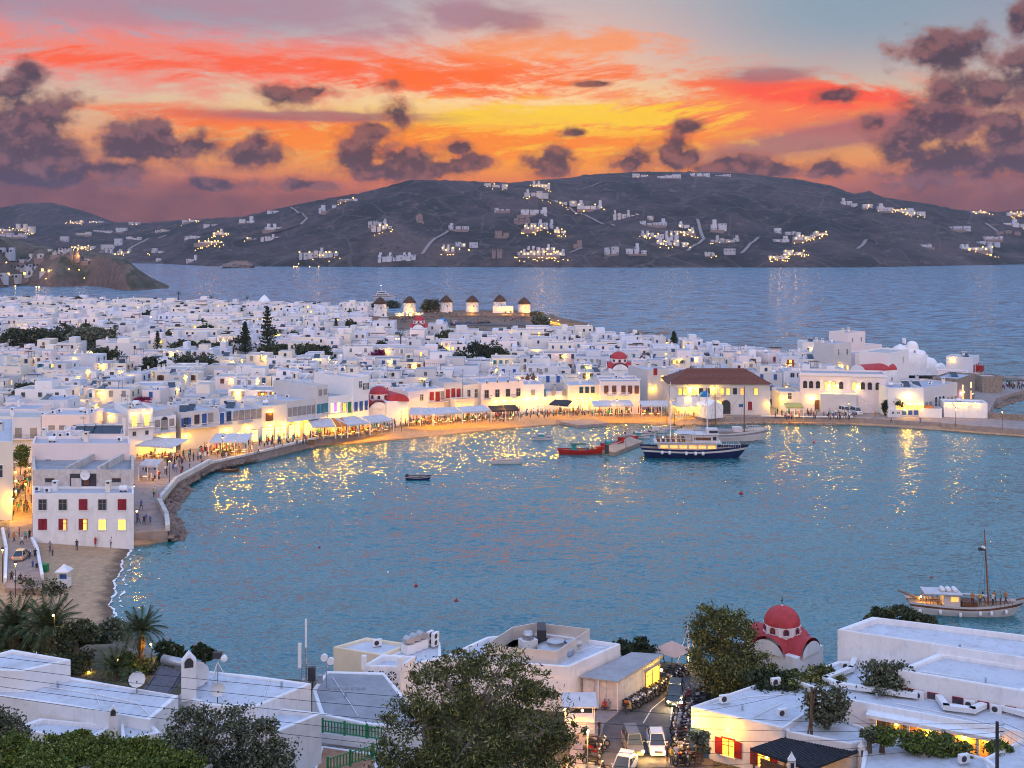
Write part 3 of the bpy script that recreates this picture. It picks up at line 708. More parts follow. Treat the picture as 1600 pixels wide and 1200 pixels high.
# ------------------------------------------------------------------ waterfront buildings, left to right
# the big corner building standing on the beach
fp = [w2(51, 845), w2(209, 845)]; a = G(51, 845, 1.3); c = G(209, 845, 1.3)
A1 = Bld('beachfront_building', 'two-storey white building with maroon shutters standing on the sand at the harbour corner', 'building', [(a.x, a.y), (c.x, c.y), (c.x*(c.y+5)/c.y, c.y+5), (a.x*(a.y+5)/a.y, a.y+5)], .6, 8.6, .35, wm=nearwhite)
for i, (u, st, sh, md) in enumerate(((.1, 'd', 'g', 'none'), (.3, 'd', 'g', 'none'), (.5, 'd', 'm', 'shut'), (.69, 'd', 'g', 'none'), (.885, 'd', 'm', 'shut'))):
    A1.put('window', window_mesh(1.15, 1.6, st, sh, md), 0, A1.elen(0)*u, 5.45)
for u, st, sh, md in ((.1, 'd', 'm', 'shut'), (.3, 'o', 'm', 'half'), (.5, 'l', 'm', 'half'), (.69, 'l', None, 'none'), (.885, 'l', None, 'none')):
    A1.put('window', window_mesh(1.15, 1.6, st, sh, md), 0, A1.elen(0)*u, 2.4)
for u, v, n in ((-.9, .2, 'air_conditioner'), (-.55, .3, 'chimney'), (.5, .2, 'chimney'), (.8, .1, 'water_tank'), (-.7, -.2, 'air_conditioner')): A1.top(ROOFK[n](), n, u, v)
A1.lamp(1, 1.0, 5.0, 260)
A2 = Bld('ruined_upper_house', 'crumbling plaster upper house with open dark roofs behind the beachfront building', 'building', [(a.x*(a.y+5.05)/a.y, a.y+5.05), (c.x*(c.y+5.05)/c.y, c.y+5.05), (c.x*(c.y+17)/c.y, c.y+17), (a.x*(a.y+17)/a.y, a.y+17)], .6, 11.2, .75, wm=oldplaster, rm=roofgrey, t=.4)
for u in (.17, .83): A2.put('window', window_mesh(1.3, .6, 'd', 'n', 'none'), 0, A2.elen(0)*u, 8.6)
gp = MB(); gp.box((0, 0, 0), (4.2, .3, 2.0), darkm); gp.box((-1.0, -.25, 0), (1.6, .3, 1.3), oldplaster); gp.box((.6, -.2, .2), (.8, .2, 1.4), brown); A2.put('recess_shade', gp.data('recess_shade'), 0, A2.elen(0)*.5, 8.0, -.1)  # flat dark panel painted as the shade inside the hollow
A2.top(dish_mesh(.8), 'satellite_dish', .05, -1.05, dz=-1.2)
for x in (.33, .64):
    m_ = MB(); m_.box((0, 5.5, 0), (.45, 11, 1.5), oldplaster); A2.put('party_wall', m_.data('party_wall'), 0, A2.elen(0)*x, 9.5, -.5)
def blk(label, x0, y0, x1, y1, z, yt, dep, rows=(), roof=(), name='house', cat='house', **k): return front(name, label, cat, x0, y0, x1, y1, z, yt, dep, rows, roof, **k)
# row behind the ruin
blk('white parapeted terrace house directly behind the crumbling plaster upper house', 50, 800, 203, 800, 1.7, 693, 7, slant=-.36, rows=[D_(n=3, z=8.2, w=.9, h=.7)], roof=[('chimney', .1, .3), ('air_conditioner', .8, .2), ('satellite_dish', .0, .5), ('water_tank', -.6, .1)])
blk('cream house with small bell arch and four air conditioners on its roof', 55, 770, 108, 770, 1.7, 682, 7, [D_(n=1, z=7.2, w=.8, h=.8, shut='n', mode='none')], [('air_conditioner', -.1, -.4), ('air_conditioner', .3, -.5), ('air_conditioner', .65, -.3), ('satellite_dish', .2, .5), ('chimney', -.8, -.3)])
blk('large blank white wall house with dark solar panels on its roof', 106, 760, 195, 760, 1.7, 678, 9, slant=-.35, rows=[], roof= [('solar_heater', -.6, -.3), ('solar_heater', -.3, -.3), ('solar_heater', 0, -.2), ('solar_heater', .35, -.2), ('solar_heater', .7, -.2), ('antenna', .2, -.7), ('antenna', -.5, .5)])
blk('long low white house with brown shuttered windows and a rounded door', 65, 722, 139, 722, 1.7, 648, 9, [D_(n=2, z=5.7, w=1.1, h=1.8, shut='g', mode='shut', s0=.1, s1=.55), D_(n=1, z=5.2, w=1.1, h=2.4, shut='n', mode='shut', arch=True, s0=.55, s1=.85), D_(n=1, z=5.7, w=1.1, h=1.8, shut='g', mode='shut', s0=.82, s1=1)], [('air_conditioner', -.8, -.2), ('air_conditioner', -.7, .3), ('water_tank', .2, .5), ('air_conditioner', .6, -.2), ('air_conditioner', .7, .3)])
blk('white house with a long balcony above the glowing yellow street', -40, 722, 64, 722, 1.7, 652, 9, [D_(n=4, z=5.0, w=1.2, h=2.0, shut='g', mode='shut', s0=.1, s1=1)], [('air_conditioner', .8, 0), ('chimney', -.2, .2)]).balcony(0, 12, 4.9, 11)
a_, c_ = G(-40, 812, 1.6), G(20, 812, 1.6)
b = Bld('house', 'narrow white house with balustrade roof at the left edge of the street', 'house', [(a_.x, a_.y), (c_.x, c_.y), ((20-800)/F*(c_.y+26), c_.y+26), ((-40-800)/F*(c_.y+26), c_.y+26)], 1.6, ztop(690, a_.y), group='waterfront buildings')
for _r in ( D_(n=1, z=7, w=1.2, h=2, s0=.4, s1=.9),): b.row(0, 1, 7, 1.2, 2, s0=.4, s1=.9)
b.top(chimney_mesh(), 'chimney', .4, 0); b.row(1, 3, 4.5, 1.1, 1.8, shut='g', mode='shut'); b.lamp(1, 3, 4, 500); b.lamp(1, 12, 4, 700); b.lamp(1, 20, 4, 700)
b = blk('pink-white corner house with two lamps over its iron balcony', 200, 716, 239, 712, ZB, 640, 12, [D_(n=2, z=6.6, w=1.0, h=2.3, st='l', shut='w', mode='open'), D_(n=2, z=4.6, w=.6, h=.8, st='d', shut='g', mode='none')], [('air_conditioner', 0, 0), ('water_tank', .5, .5), ('antenna', -.4, .2)])
b.balcony(0, b.elen(0)*.52, 6.4, 5.2); [b.lamp(0, b.elen(0)*u, 9.2, 90) for u in (.25, .75)]
b = front('house', 'large blush-walled house lit by a lamp with four pale shutters', 'house', 133, 706, 200, 716, ZB, 640, 14, [D_(n=1, z=6.3, w=1.2, h=2.2, shut='g', mode='shut', s0=0, s1=.25), D_(n=4, z=6, w=1.0, h=2.3, shut='w', mode='shut', s0=.3, s1=1)], [('solar_heater', 0, 0), ('water_tank', -.3, .4), ('chimney', .5, -.5)])
b.lamp(0, b.elen(0)*.62, 8.6, 200); b.lamp(0, b.elen(0)*.02, 5, 220)
b = blk('white house with an arched fanlight window over two glowing arches', 239, 710, 275, 706, ZB, 652, 10, [D_(n=1, z=5.7, w=.9, h=1.5, shut='g', mode='shut', s0=.05, s1=.35), D_(n=1, z=5.0, w=1.3, h=2.8, shut='g', mode='shut', arch=True, s0=.35, s1=.65), D_(n=1, z=5.7, w=.9, h=1.5, shut='g', mode='shut', s0=.68, s1=.95), D_(n=2, z=.0, w=1.9, h=3.2, st='p', arch=True, s0=.1, s1=1)], [('air_conditioner', -.6, 0), ('antenna', .3, .5)])
b.balcony(0, b.elen(0)*.5, 4.7, 4.6, d=1.2); b.lamp(0, b.elen(0)*.5, 3.6, 260)
b = blk('wide white house with dark blue shuttered doors above the striped awning', 283, 704, 342, 697, ZB, 645, 11, [D_(n=1, z=5.0, w=1.0, h=2.0, shut='b', mode='open', s0=.04, s1=.22), D_(n=1, z=5.3, w=1.0, h=2.1, shut='n', mode='none', s0=.32, s1=.5), D_(n=1, z=5.0, w=1.2, h=2.6, shut='b', kind='door', s0=.52, s1=.68), D_(n=1, z=5.2, w=1.0, h=2.3, shut='g', mode='shut', s0=.7, s1=.86)], [('solar_heater', -.5, -.2), ('solar_heater', 0, 0), ('chimney', -.8, .5)])
b.balcony(0, b.elen(0)*.5, 4.8, 7.5, whitep, 1.6); b.lamp(0, 1.0, 3.2, 260); b.lamp(3, 3, 4, 300)
for x0, y0, x1, y1, yt, lab, sh, md, nw in ((342, 697, 364, 694, 648, 'narrow white house with one blue door and blue balcony', 'b', 'none', 1), (364, 694, 409, 689, 642, 'tall white house with grey shutters and a blue iron balcony', 'g', 'shut', 5)):
    b = blk(lab, x0, y0, x1, y1, ZB, yt, 10, [D_(n=nw, z=5.2, w=1.0, h=2.2, shut=sh, mode=md, s0=.4 if nw == 1 else 0, s1=1)]+([D_(n=1, z=4.9, w=1.1, h=2.4, shut='b', kind='door', s0=0, s1=.4)] if nw == 1 else []), [('chimney', .3, .1), ('solar_heater', -.3, .5)])
    b.balcony(0, b.elen(0)*.4, 4.8, 3.0, bluec); b.lamp(0, b.elen(0)*.5, 3.4, 260)
    b.row(0, 2 if nw > 1 else 1, .1, 1.6, 2.6, kind='shop')
b = blk('white house with brown shutters beside a lamp above the brightest shops', 409, 689, 448, 685, ZB, 635, 11, [D_(n=1, z=4.4, w=1.6, h=1.8, shut='n', mode='shut', s0=.1, s1=.5), D_(n=2, z=.1, w=2.8, h=2.9, kind='shop')], [('water_tank', 0, 0), ('chimney', .5, .5)]); b.lamp(0, 2, 6.6, 110); b.lamp(0, 2, 3.4, 400); b.lamp(0, 5.5, 3.4, 400)
b = blk('long white house with six pale shuttered windows above the balustrade', 448, 685, 495, 678, ZB, 627, 12, [D_(n=6, z=4.9, w=.9, h=2.0, shut='g', mode='shut', s0=.02, s1=.98, lits=(4,)), D_(n=2, z=.1, w=3.2, h=2.9, kind='shop')], [('chimney', -.5, .3), ('air_conditioner', .2, .2)]); b.balcony(0, b.elen(0)*.5, 4.0, 8.6, whitep, 1.6); b.lamp(0, 3, 3.4, 400); b.lamp(0, 6.5, 3.4, 300)
b = blk('tall plain white tower house with three teal shuttered doors', 495, 679, 512, 676, ZB, 603, 16, [D_(n=3, z=4.9, w=.8, h=2.1, shut='t', mode='shut'), D_(n=2, z=9.0, w=.8, h=1.4, shut='g', mode='shut', s0=.1, s1=1)], [('antenna', .5, .5)])
b = blk('white boutique house with a purple-lit display window', 513, 676, 552, 671, ZB, 620, 12, [D_(n=1, z=4.6, w=2.6, h=2.3, st='p', s0=.05, s1=.5), D_(n=1, z=4.7, w=.8, h=1.9, st='l', shut='n', mode='none', s0=.55, s1=.72), D_(n=1, z=4.3, w=1.0, h=2.5, shut='e', kind='door', s0=.74, s1=.95)], [('antenna', .6, .2), ('chimney', -.6, 0)]); b.lamp(0, 3, 3.3, 200)
purple = mat('glass_purple', (.5, .1, .6), .4, .2, emit=1.6, ecol=(.6, .15, 1)); b.put('display', shop_mesh(.8, 2, purple), 0, b.elen(0)*.28, 4.8, .05)
b = blk('tallest white waterfront house with navy shutters beside the red domed church', 552, 672, 576, 668, ZB, 590, 15, [D_(n=3, z=4.4, w=.8, h=2.2, shut='b', mode='shut'), D_(n=1, z=10, w=.9, h=1.6, s0=.3, s1=.6), D_(n=2, z=9.4, w=1.0, h=1.6, s0=.62, s1=1.0)], [('chimney', .6, .5)])
# red domed waterfront church
def church(label, px, py, z, wpx, D=None, dome=domered, rot=0.0, Hf=.62, df=.2, dh=.28, name='church', cat='church'):
    d = depth(py, z) if D is None else D; w = wpx/F*d; x = (px-800)/F*(d+w/2)
    o = thing(name, label, cat, (x, d+w/2, z), rot); b = MB(); r = w*.36; H = w*Hf; dz = w*df
    b.box((0, 0, -1), (w, w*1.25, H+1), nearwhite)
    for s in (-1, 1): # gabled vaults front and side
        b.add([(math.cos(t)*w*.33, s*w*.655, H+math.sin(t)*w*.18) for t in [math.pi*i/10 for i in range(11)]]+[(math.cos(t)*w*.36, 0, H+math.sin(t)*w*.20) for t in [math.pi*i/10 for i in range(11)]], [tuple(range(11)) if s < 0 else tuple(range(10, -1, -1))], nearwhite)
    b.obj('wall', o)
    v = MB()
    for ax in (0, 1):
        q = []; L = w*.645 if ax == 0 else w*.52; rr = w*.365 if ax == 0 else w*.365
        for s in (-1, 1):
            for i in range(13): t = math.pi*i/12; p = (math.cos(t)*rr, s*L, H-.05*w+math.sin(t)*w*.32); q.append(p if ax == 0 else (p[1], -p[0], p[2]))
        v.add(q, [(i, i+1, 14+i, 13+i) for i in range(12)], dome)
    v.obj('vaulted_roof', o, smooth=True)
    for ax in (0, 1):
        for s in (-1, 1):
            g = MB()
            q = [(math.cos(t)*w*.335, H-.05*w+math.sin(t)*w*.262) for t in [math.pi*i/12 for i in range(13)]]; L = w*.66 if ax == 0 else w*.535
            pts = [(a_, s*L, c_) if ax == 0 else (s*L, -a_, c_) for a_, c_ in q]; g.add(pts, [tuple(range(13)) if s < 0 else tuple(range(12, -1, -1))], nearwhite); g.obj('gable', o)
    dr = MB(); dr.lathe((0, 0, H+.25*w), [(r, -.4*w), (r, dz*.85), (r*1.05, dz*.88), (r*1.05, dz), (r*.98, dz)], nearwhite, 8, a0=math.pi/8, a1=math.pi*2+math.pi/8); dr.obj('drum', o)
    dm = MB(); dm.dome((0, 0, H+.25*w+dz), r*1.0, dome, 24, 9, h=w*dh); dm.obj('dome', o, smooth=True)
    for k in range(8):
        a_ = k*math.pi/4; link('window', window_mesh(round(r*.22, 2), round(dz*.6, 2), 'd', 'm', 'none', True), o, (math.cos(a_)*r*.94, math.sin(a_)*r*.94, H+.25*w+dz*.15), a_+math.pi/2)
    cr = MB(); zt = H+.25*w+dz+w*dh; cr.sphere((0, 0, zt), .12, whitep); cr.box((0, 0, zt), (.07, .07, .9), darkm); cr.box((0, 0, zt+.5), (.45, .07, .07), darkm); cr.obj('cross', o)
    return o, w, H
o, w, H = church('white waterfront church with crimson dome and red vaulted roof beside the awnings', 592, 662, ZB, 42, D=279)
o.rotation_euler.z = .12
b = Bld('church_nave', 'plain white nave wall with a red barrel roof beside the domed church', 'building', foot(604, 664, 637, 661, ZB, 10), ZB, 7.4, 0, wm=nearwhite)
v = MB(); L = b.L; ww = (L[1]-L[0]).length; q = []
for k in (L[0]*.98, L[3]*.98):
    for i in range(9): t = math.pi*i/8; q.append((k.x+ww*.5-math.cos(t)*ww*.46, k.y+(L[1].y-L[0].y)*.5, 5.6+math.sin(t)*1.9))
v.add(q, [(i, 9+i, 10+i, 1+i) for i in range(8)]+[tuple(range(9)), tuple(range(17, 8, -1))], domered); v.obj('barrel_roof', b.o, smooth=False)
bc = MB(); bc.box((0, 0, 0), (.4, .5, 1.6), nearwhite); bc.box((1.0, 0, 0), (.4, .5, 1.6), nearwhite); bc.box((.5, 0, 1.6), (1.5, .5, .3), nearwhite); bc.prism([(.2, -.2), (.8, -.2), (.8, .2), (.2, .2)], 1.9, 2.3, nearwhite); bc.sphere((.5, 0, 1.1), .22, darkm)
bc.obj('belfry', b.o, (L[2].x-1.4, L[2].y-1, 6.6))
# houses with red doors, terrace arches
b = blk('low pale house wedged between the church nave and the red-door house', 637, 656, 668, 653, ZB, 612, 10, [D_(n=1, z=4.6, w=1, h=1.6, s0=.5, s1=.9)], [('chimney', -.5, 0)])
b = blk('white house with crimson doors opening on a shared red-railed terrace', 668, 652, 694, 650, ZB, 608, 12, [D_(n=1, z=4.3, w=1, h=2.1, shut='r', mode='shut', s0=.1, s1=.4), D_(n=1, z=4.0, w=1.3, h=2.5, shut='r', kind='door', s0=.45, s1=.75), D_(n=1, z=4.3, w=1, h=2.1, shut='g', mode='shut', s0=.76, s1=1)], [('chimney', 0, 0), ('solar_heater', .5, .5)]); b.balcony(0, b.elen(0)*.6, 3.9, 5.0, redc)
b = blk('neoclassical white house with three crimson openings and a stone panel', 694, 650, 722, 648, ZB, 598, 12, [D_(n=1, z=4.6, w=.9, h=2.2, shut='r', mode='shut', s0=.05, s1=.35), D_(n=1, z=4.2, w=1.2, h=2.9, shut='r', kind='door', s0=.38, s1=.62), D_(n=1, z=4.6, w=.9, h=2.2, shut='r', mode='shut', s0=.66, s1=.95)], [('chimney', -.5, .4)])
b = Bld('arched_terrace', 'small white terrace block with three orange-lit arches and red rails', 'terrace', foot(711, 654, 741, 652, ZB, 3.5), ZB, 6.6, .8); b.row(0, 3, 2.2, 1.0, 1.3, st='o', arch=True); b.balcony(0, b.elen(0)/2, 4.2, 4.6, redc, .3)
b = blk('shaded white side wing between the crimson-door house and large cream house', 724, 648, 752, 645, ZB, 602, 10, [D_(n=2, z=4.2, w=1.0, h=2.2, s0=.1, s1=.9)], [('antenna', 0, 0)])
b = blk('large cream two-storey house with four small attic windows', 752, 647, 818, 643, ZB, 598, 12, [D_(n=4, z=8.0, w=.5, h=.7), D_(n=4, z=4.2, w=1.1, h=2.0, shut='g', mode='none')], [('chimney', .3, .5), ('antenna', -.6, .3), ('antenna', .8, .2)])
b.balcony(0, 1.6, 4.0, 2.4); b.balcony(0, 9.4, 4.0, 2.4); [b.lamp(0, u, 3.3, 420) for u in (4, 6.5, 9, 10.6)]
b = blk('yellow-lit house with small brown windows and blue upper terrace doors', 818, 643, 850, 642, ZB, 601, 11, [D_(n=1, z=8.4, w=.7, h=1.1, shut='n', mode='shut', s0=.1, s1=.3), D_(n=1, z=8.4, w=.7, h=1.1, shut='n', mode='shut', s0=.4, s1=.6), D_(n=1, z=4.2, w=.9, h=1.5, shut='g', mode='shut', s0=.3, s1=.6)], [('chimney', 0, 0)]); b.lamp(0, 1, 3.6, 550); b.lamp(0, 3.4, 3.6, 420)
b = blk('low white house with sky-blue shutters above the dark café tent', 834, 641, 890, 640, ZB, 612, 10, [D_(n=1, z=3.8, w=1.2, h=1.6, shut='t', mode='open', s0=.05, s1=.35), D_(n=2, z=3.8, w=1.0, h=1.6, shut='g', mode='shut', s0=.4, s1=1)], [('chimney', .4, .3), ('water_tank', -.3, .3)]); b.balcony(0, 2.1, 3.6, 3.0); b.lamp(0, 3, 3.2, 420); b.lamp(0, 6.5, 3.2, 300)
b = blk('upper white house with two blue doors set back on a terrace', 848, 634, 880, 634, ZB, 593, 7, [D_(n=2, z=6.4, w=.8, h=1.8, shut='b', mode='shut')], [('chimney', .4, .1)])
b = blk('yellow-glowing white house with three blue windows over a dazzling shopfront', 889, 642, 938, 641, ZB, 602, 11, [D_(n=3, z=4.7, w=.9, h=1.6, shut='t', mode='none', s0=.3, s1=.85), D_(n=3, z=.1, w=2.0, h=2.9, kind='shop')], [('chimney', 0, .2), ('antenna', .6, .4)]); [b.lamp(0, u, 3.3, 550) for u in (1.2, 3.6, 6)]
b = blk('neoclassical pink-white mansion with five brown shuttered windows and cornice', 938, 644, 1000, 644, ZB, 596, 13, [D_(n=2, z=4.9, w=1.0, h=2.1, shut='n', mode='shut', s0=.05, s1=.45), D_(n=3, z=4.9, w=1.0, h=2.1, shut='n', mode='shut', s0=.5, s1=1)], [('chimney', -.2, .4), ('satellite_dish', .3, 0), ('air_conditioner', 0, .6)])
b.balcony(0, 2.9, 4.5, 2.4, whitep); b.balcony(0, 6.4, 4.5, 2.6, whitep); b.row(1, 3, 4.9, .9, 2, shut='n', mode='shut'); cn = MB(); cn.box((0, -.12, 0), (b.elen(0)+.5, .3, .3), nearwhite); b.put('cornice', cn.data('cornice'), 0, b.elen(0)/2, 8.6)
b = blk('white stepped house with red window up the glowing yellow stairway', 1012, 632, 1046, 630, ZB, 578, 12, [D_(n=1, z=8.0, w=1.0, h=1.9, shut='r', mode='shut', s0=.2, s1=.5), D_(n=2, z=6.3, w=.9, h=1.6, st='l', s0=.55, s1=1)], [('chimney', .5, .5)]); b.lamp(0, 1.5, 4.5, 420)
b = blk('small flat white house with a warmly lit upper window left of the tiled building', 1058, 650, 1092, 650, ZB, 620, 8, [D_(n=1, z=3.6, w=1.8, h=.9, st='p', s0=.3, s1=.7)], []); b.lamp(0, 2.8, 4.9, 120)
# tiled town hall
fp = foot(1047, 648, 1203, 648, ZB, 13); zt = ztop(600, fp[0][1])
TH = Bld('arcaded_hall', 'long two-storey hall with brown tiled hip roof, arcade and yellow floodlit wall', 'building', fp, ZB, zt, 0, wm=white)
W_ = TH.elen(0)
for u, st in ((.10, 'l'), (.15, 'l'), (.24, 'o'), (.31, 'd'), (.38, 'd'), (.45, 'o'), (.52, 'l'), (.58, 'l'), (.65, 'd'), (.72, 'o'), (.86, 'l')): TH.put('window', window_mesh(.9, 1.6, st, 'n', 'none'), 0, W_*u, 5.3)
for u in (.40, .48, .56): TH.put('arch', window_mesh(2.2, 3.6, 'o' if u < .5 else 'd', 'n', 'none', True), 0, W_*u, .2)
TH.put('door', door_mesh(1.1, 2.2, 'm'), 0, W_*.80, 1.3); TH.balcony(0, W_*.49, 4.9, 2.6, brown)
TH.row(1, 3, 5.2, .9, 1.7, shut='n', mode='shut'); TH.row(1, 3, 1.2, .9, 2.0, st='l')
rf = MB(); e = .7; L = [(-W_/2-e, -6.5-e), (W_/2+e, -6.5-e), (W_/2+e, 6.5+e), (-W_/2-e, 6.5+e)]; hz = zt-ZB
rf.add([(x, y, hz) for x, y in L]+[(-W_/2+5.5, 0, hz+3.4), (W_/2-5.5, 0, hz+3.4)], [(0, 1, 5, 4), (1, 2, 5), (2, 3, 4, 5), (3, 0, 4), (3, 2, 1, 0)], tilered)
def tile_rows(o): # raised tile courses
    b_ = MB()
    for k in range(1, 14):
        t = k/14; x0 = -W_/2-e+(5.5+e)*t; y = -6.5-e+(6.5+e)*t; z = hz+3.4*t; b_.box((0, y, z-.03), (-2*x0, .14, .1), tilered)
    return b_
rf.obj('roof', TH.o); tile_rows(0).obj('tile_courses', TH.o)
for u in (.2, .25, .44): TH.lamp(0, W_*u, 6.9, 330, col=(1, .62, .05))
TH.lamp(0, W_*.99, 3, 260); TH.lamp(1, 3, 3.4, 420); TH.lamp(1, 9, 3.4, 420); TH.lamp(0, W_*.48, 3.4, 160)
sg = MB(); sg.box((0, -.03, 0), (1.1, .06, .8), bluec); TH.put('notice_board', sg.data('notice_board'), 0, W_*.71, 2.0)
# blue-domed chapel on the waterfront
d = depth(653, ZB); xx = (1110-800)/F*d; o = thing('chapel', 'small white chapel with bright blue dome beside the arcade', 'chapel', (xx, d+1.5, ZB), .5); b = MB()
b.prism([(-2.4, -2.6), (2.4, -2.6), (2.4, 2.6), (-2.4, 2.6)], 0, 3.2, nearwhite); b.add([(-2.4, -2.6, 3.2), (2.4, -2.6, 3.2), (0, -2.6, 4.6), (-2.4, 2.6, 3.2), (2.4, 2.6, 3.2), (0, 2.6, 4.6)], [(0, 1, 2), (4, 3, 5), (1, 4, 5, 2), (3, 0, 2, 5)], nearwhite); b.obj('wall', o)
b = MB(); b.lathe((0, 2, 4.2), [(1.3, -1), (1.3, .9)], nearwhite, 12); b.obj('drum', o); b = MB(); b.dome((0, 2, 5.1), 1.38, domeblue, 16, 6); b.obj('dome', o, smooth=True)
link('door', door_mesh(.9, 1.9, 'g'), o, (2.42, .6, 0), math.pi/2); b = MB(); b.box((0, 2, 6.4), (.08, .08, .6), whitep); b.box((0, 2, 6.7), (.35, .08, .08), whitep); b.obj('cross', o)
# town building behind the square with arched windows
TB = front('arched_window_building', 'long cream building with a row of arched windows behind the harbour square', 'building', 1250, 641, 1385, 645, ZB, 582, 9, group='waterfront buildings')
W_ = TB.elen(0)
for u, st in ((.06, 'd'), (.13, 'd'), (.21, 'd'), (.31, 'l'), (.39, 'o'), (.48, 'd'), (.63, 'l'), (.73, 'd'), (.81, 'd'), (.90, 'd')): TB.put('window', window_mesh(.95, 1.9, st, 'n', 'none', True), 0, W_*u, 6.0)
TB.put('door', door_mesh(1.3, 2.6, 'n'), 0, W_*.2, .3); TB.put('window', window_mesh(1, 1.4, 'd', 'n', 'shut'), 0, W_*.36, 2.4); TB.put('window', window_mesh(.9, 1.9, 'd', 'n', 'shut'), 0, W_*.46, 1.6); TB.row(1, 2, 6, .9, 1.8)
lo = MB(); lo.box((0, -1.2, 0), (W_*.42, 2.4, 4.9), white); TB.put('lower_wing', lo.data('lower_wing'), 0, W_*.44, 0, .02)
stp = MB(); [stp.box((i*.42, -.7, 0), (.42, 1.3, 4.6-i*.42), white) for i in range(11)]; TB.put('staircase', stp.data('staircase'), 0, W_*.67, 0, .02)
for u in (.14, .33, .40, .66): TB.lamp(0, W_*u, 6.9 if u > .3 else 3.5, 300, col=(1, .62, .06))
cn = MB(); cn.box((0, -.1, 0), (W_+.6, .35, .35), white); TB.put('cornice', cn.data('cornice'), 0, W_/2, TB.z1-TB.z0-.75)
b = front('awning_house', 'low white house with a curved white canopy left of the arched-window building', 'house', 1218, 642, 1250, 642, ZB, 612, 9, [D_(n=1, z=3.2, w=1, h=1.6)], []); b.lamp(0, 1, 3.4, 260)
# right-hand quarter by the pier
RQ = [('white cube house with a red-railed lamp-lit doorway above the square', 1221, 588, 1249, 588, 3, 556, 8, [D_(n=1, z=3.2, w=1, h=2.2, st='l', shut='r', mode='open'), D_(n=1, z=1, w=.8, h=1)], [('chimney', .5, .5)], 140),
      ('white house with blue shutters behind the flat-roofed building', 1248, 586, 1290, 586, 3, 561, 8, [D_(n=2, z=2.6, w=1.0, h=1.5, shut='b', mode='open')], [('chimney', -.3, .2), ('solar_heater', .2, .4)], 0),
      ('wide low house with dark red window above the tiled hall', 1200, 582, 1222, 581, 3, 552, 9, [D_(n=1, z=3.5, w=1.2, h=1.6, shut='r', mode='shut')], [('water_tank', 0, .3)], 0),
      ('tall narrow white house with an outside stair and arched door', 1303, 590, 1330, 587, 3, 537, 8, [D_(n=1, z=7.2, w=.9, h=1.8, s0=.1, s1=.4), D_(n=1, z=7.0, w=.8, h=1.9, s0=.6, s1=.9), D_(n=1, z=1.4, w=1.0, h=2.2, st='l', arch=True, s0=.6, s1=.95), D_(n=1, z=1.4, w=1.0, h=2.2, st='l', arch=True, s0=.1, s1=.4)], [('chimney', -.7, .4), ('chimney', .7, .7)], 200),
      ('white house with a brown shuttered pair of windows below the tower roofs', 1285, 586, 1303, 586, 3, 544, 8, [D_(n=1, z=5, w=1.4, h=2.2, shut='n', mode='open')], [('chimney', 0, 0)], 0),
      ('highest stepped white house on the skyline of the small quarter', 1325, 575, 1352, 572, 3, 520, 8, [D_(n=2, z=8.8, w=.7, h=1.5)], [('chimney', -.5, 0), ('chimney', .6, .4)], 0),
      ('long grey-white house wall behind the red barrel roof', 1336, 582, 1400, 580, 3, 552, 8, [D_(n=3, z=3.0, w=.8, h=.9, lits=(1,))], [('chimney', .9, 0)], 0),
      ('tall blank white tower house joining the rounded white church', 1388, 606, 1420, 598, 3, 552, 9, [D_(n=1, z=6.6, w=.7, h=1.9, s0=.5, s1=.9)], [], 0),
      ('white house below the skyline with a solar roof and cream porch', 1254, 560, 1288, 560, 3, 534, 8, [D_(n=2, z=2.4, w=.9, h=1.4, lits=(1,))], [('solar_heater', 0, 0), ('chimney', .6, .2)], 90),
      ('cream terrace house behind the tallest house of the quarter', 1352, 560, 1378, 558, 3, 540, 7, [D_(n=2, z=1.6, w=.8, h=1.5, shut='n', mode='shut')], [('antenna', 0, 0)], 0)]
for lab, x0, y0, x1, y1, z, yt, dep, rows, roof, lp in RQ:
    b = blk(lab, x0, y0, x1, y1, z, yt, dep, rows, roof, group='houses of the quarter by the pier')
    if lp: b.lamp(0, b.elen(0)*.4, 3.6, lp)
# church with red barrel roof
b = Bld('barrel_roofed_church', 'white church with long dark red barrel roof behind the arched windows', 'church', foot(1352, 612, 1402, 608, 2.5, 6), 2.5, 2.5+5.8, 0, wm=nearwhite); L = b.L; v = MB(); q = []
for k in (0, 1):
    P0, P3 = (L[0], L[3]) if k == 0 else (L[1], L[2])
    for i in range(9): t = math.pi*i/8; c_ = (P0+P3)/2; dd = (P3-P0)/2; p = c_-dd*math.cos(t)*1.0; q.append((p.x, p.y, 5.8+math.sin(t)*1.9))
v.add(q, [(i, i+1, 10+i, 9+i) for i in range(8)], domered); v.add([q[i] for i in range(9)], [tuple(range(9))], nearwhite); v.add([q[9+i] for i in range(9)], [tuple(range(8, -1, -1))], nearwhite); v.obj('barrel_roof', b.o, smooth=False); b.row(0, 1, 2.6, .5, 1.1, s0=.7, s1=.95)
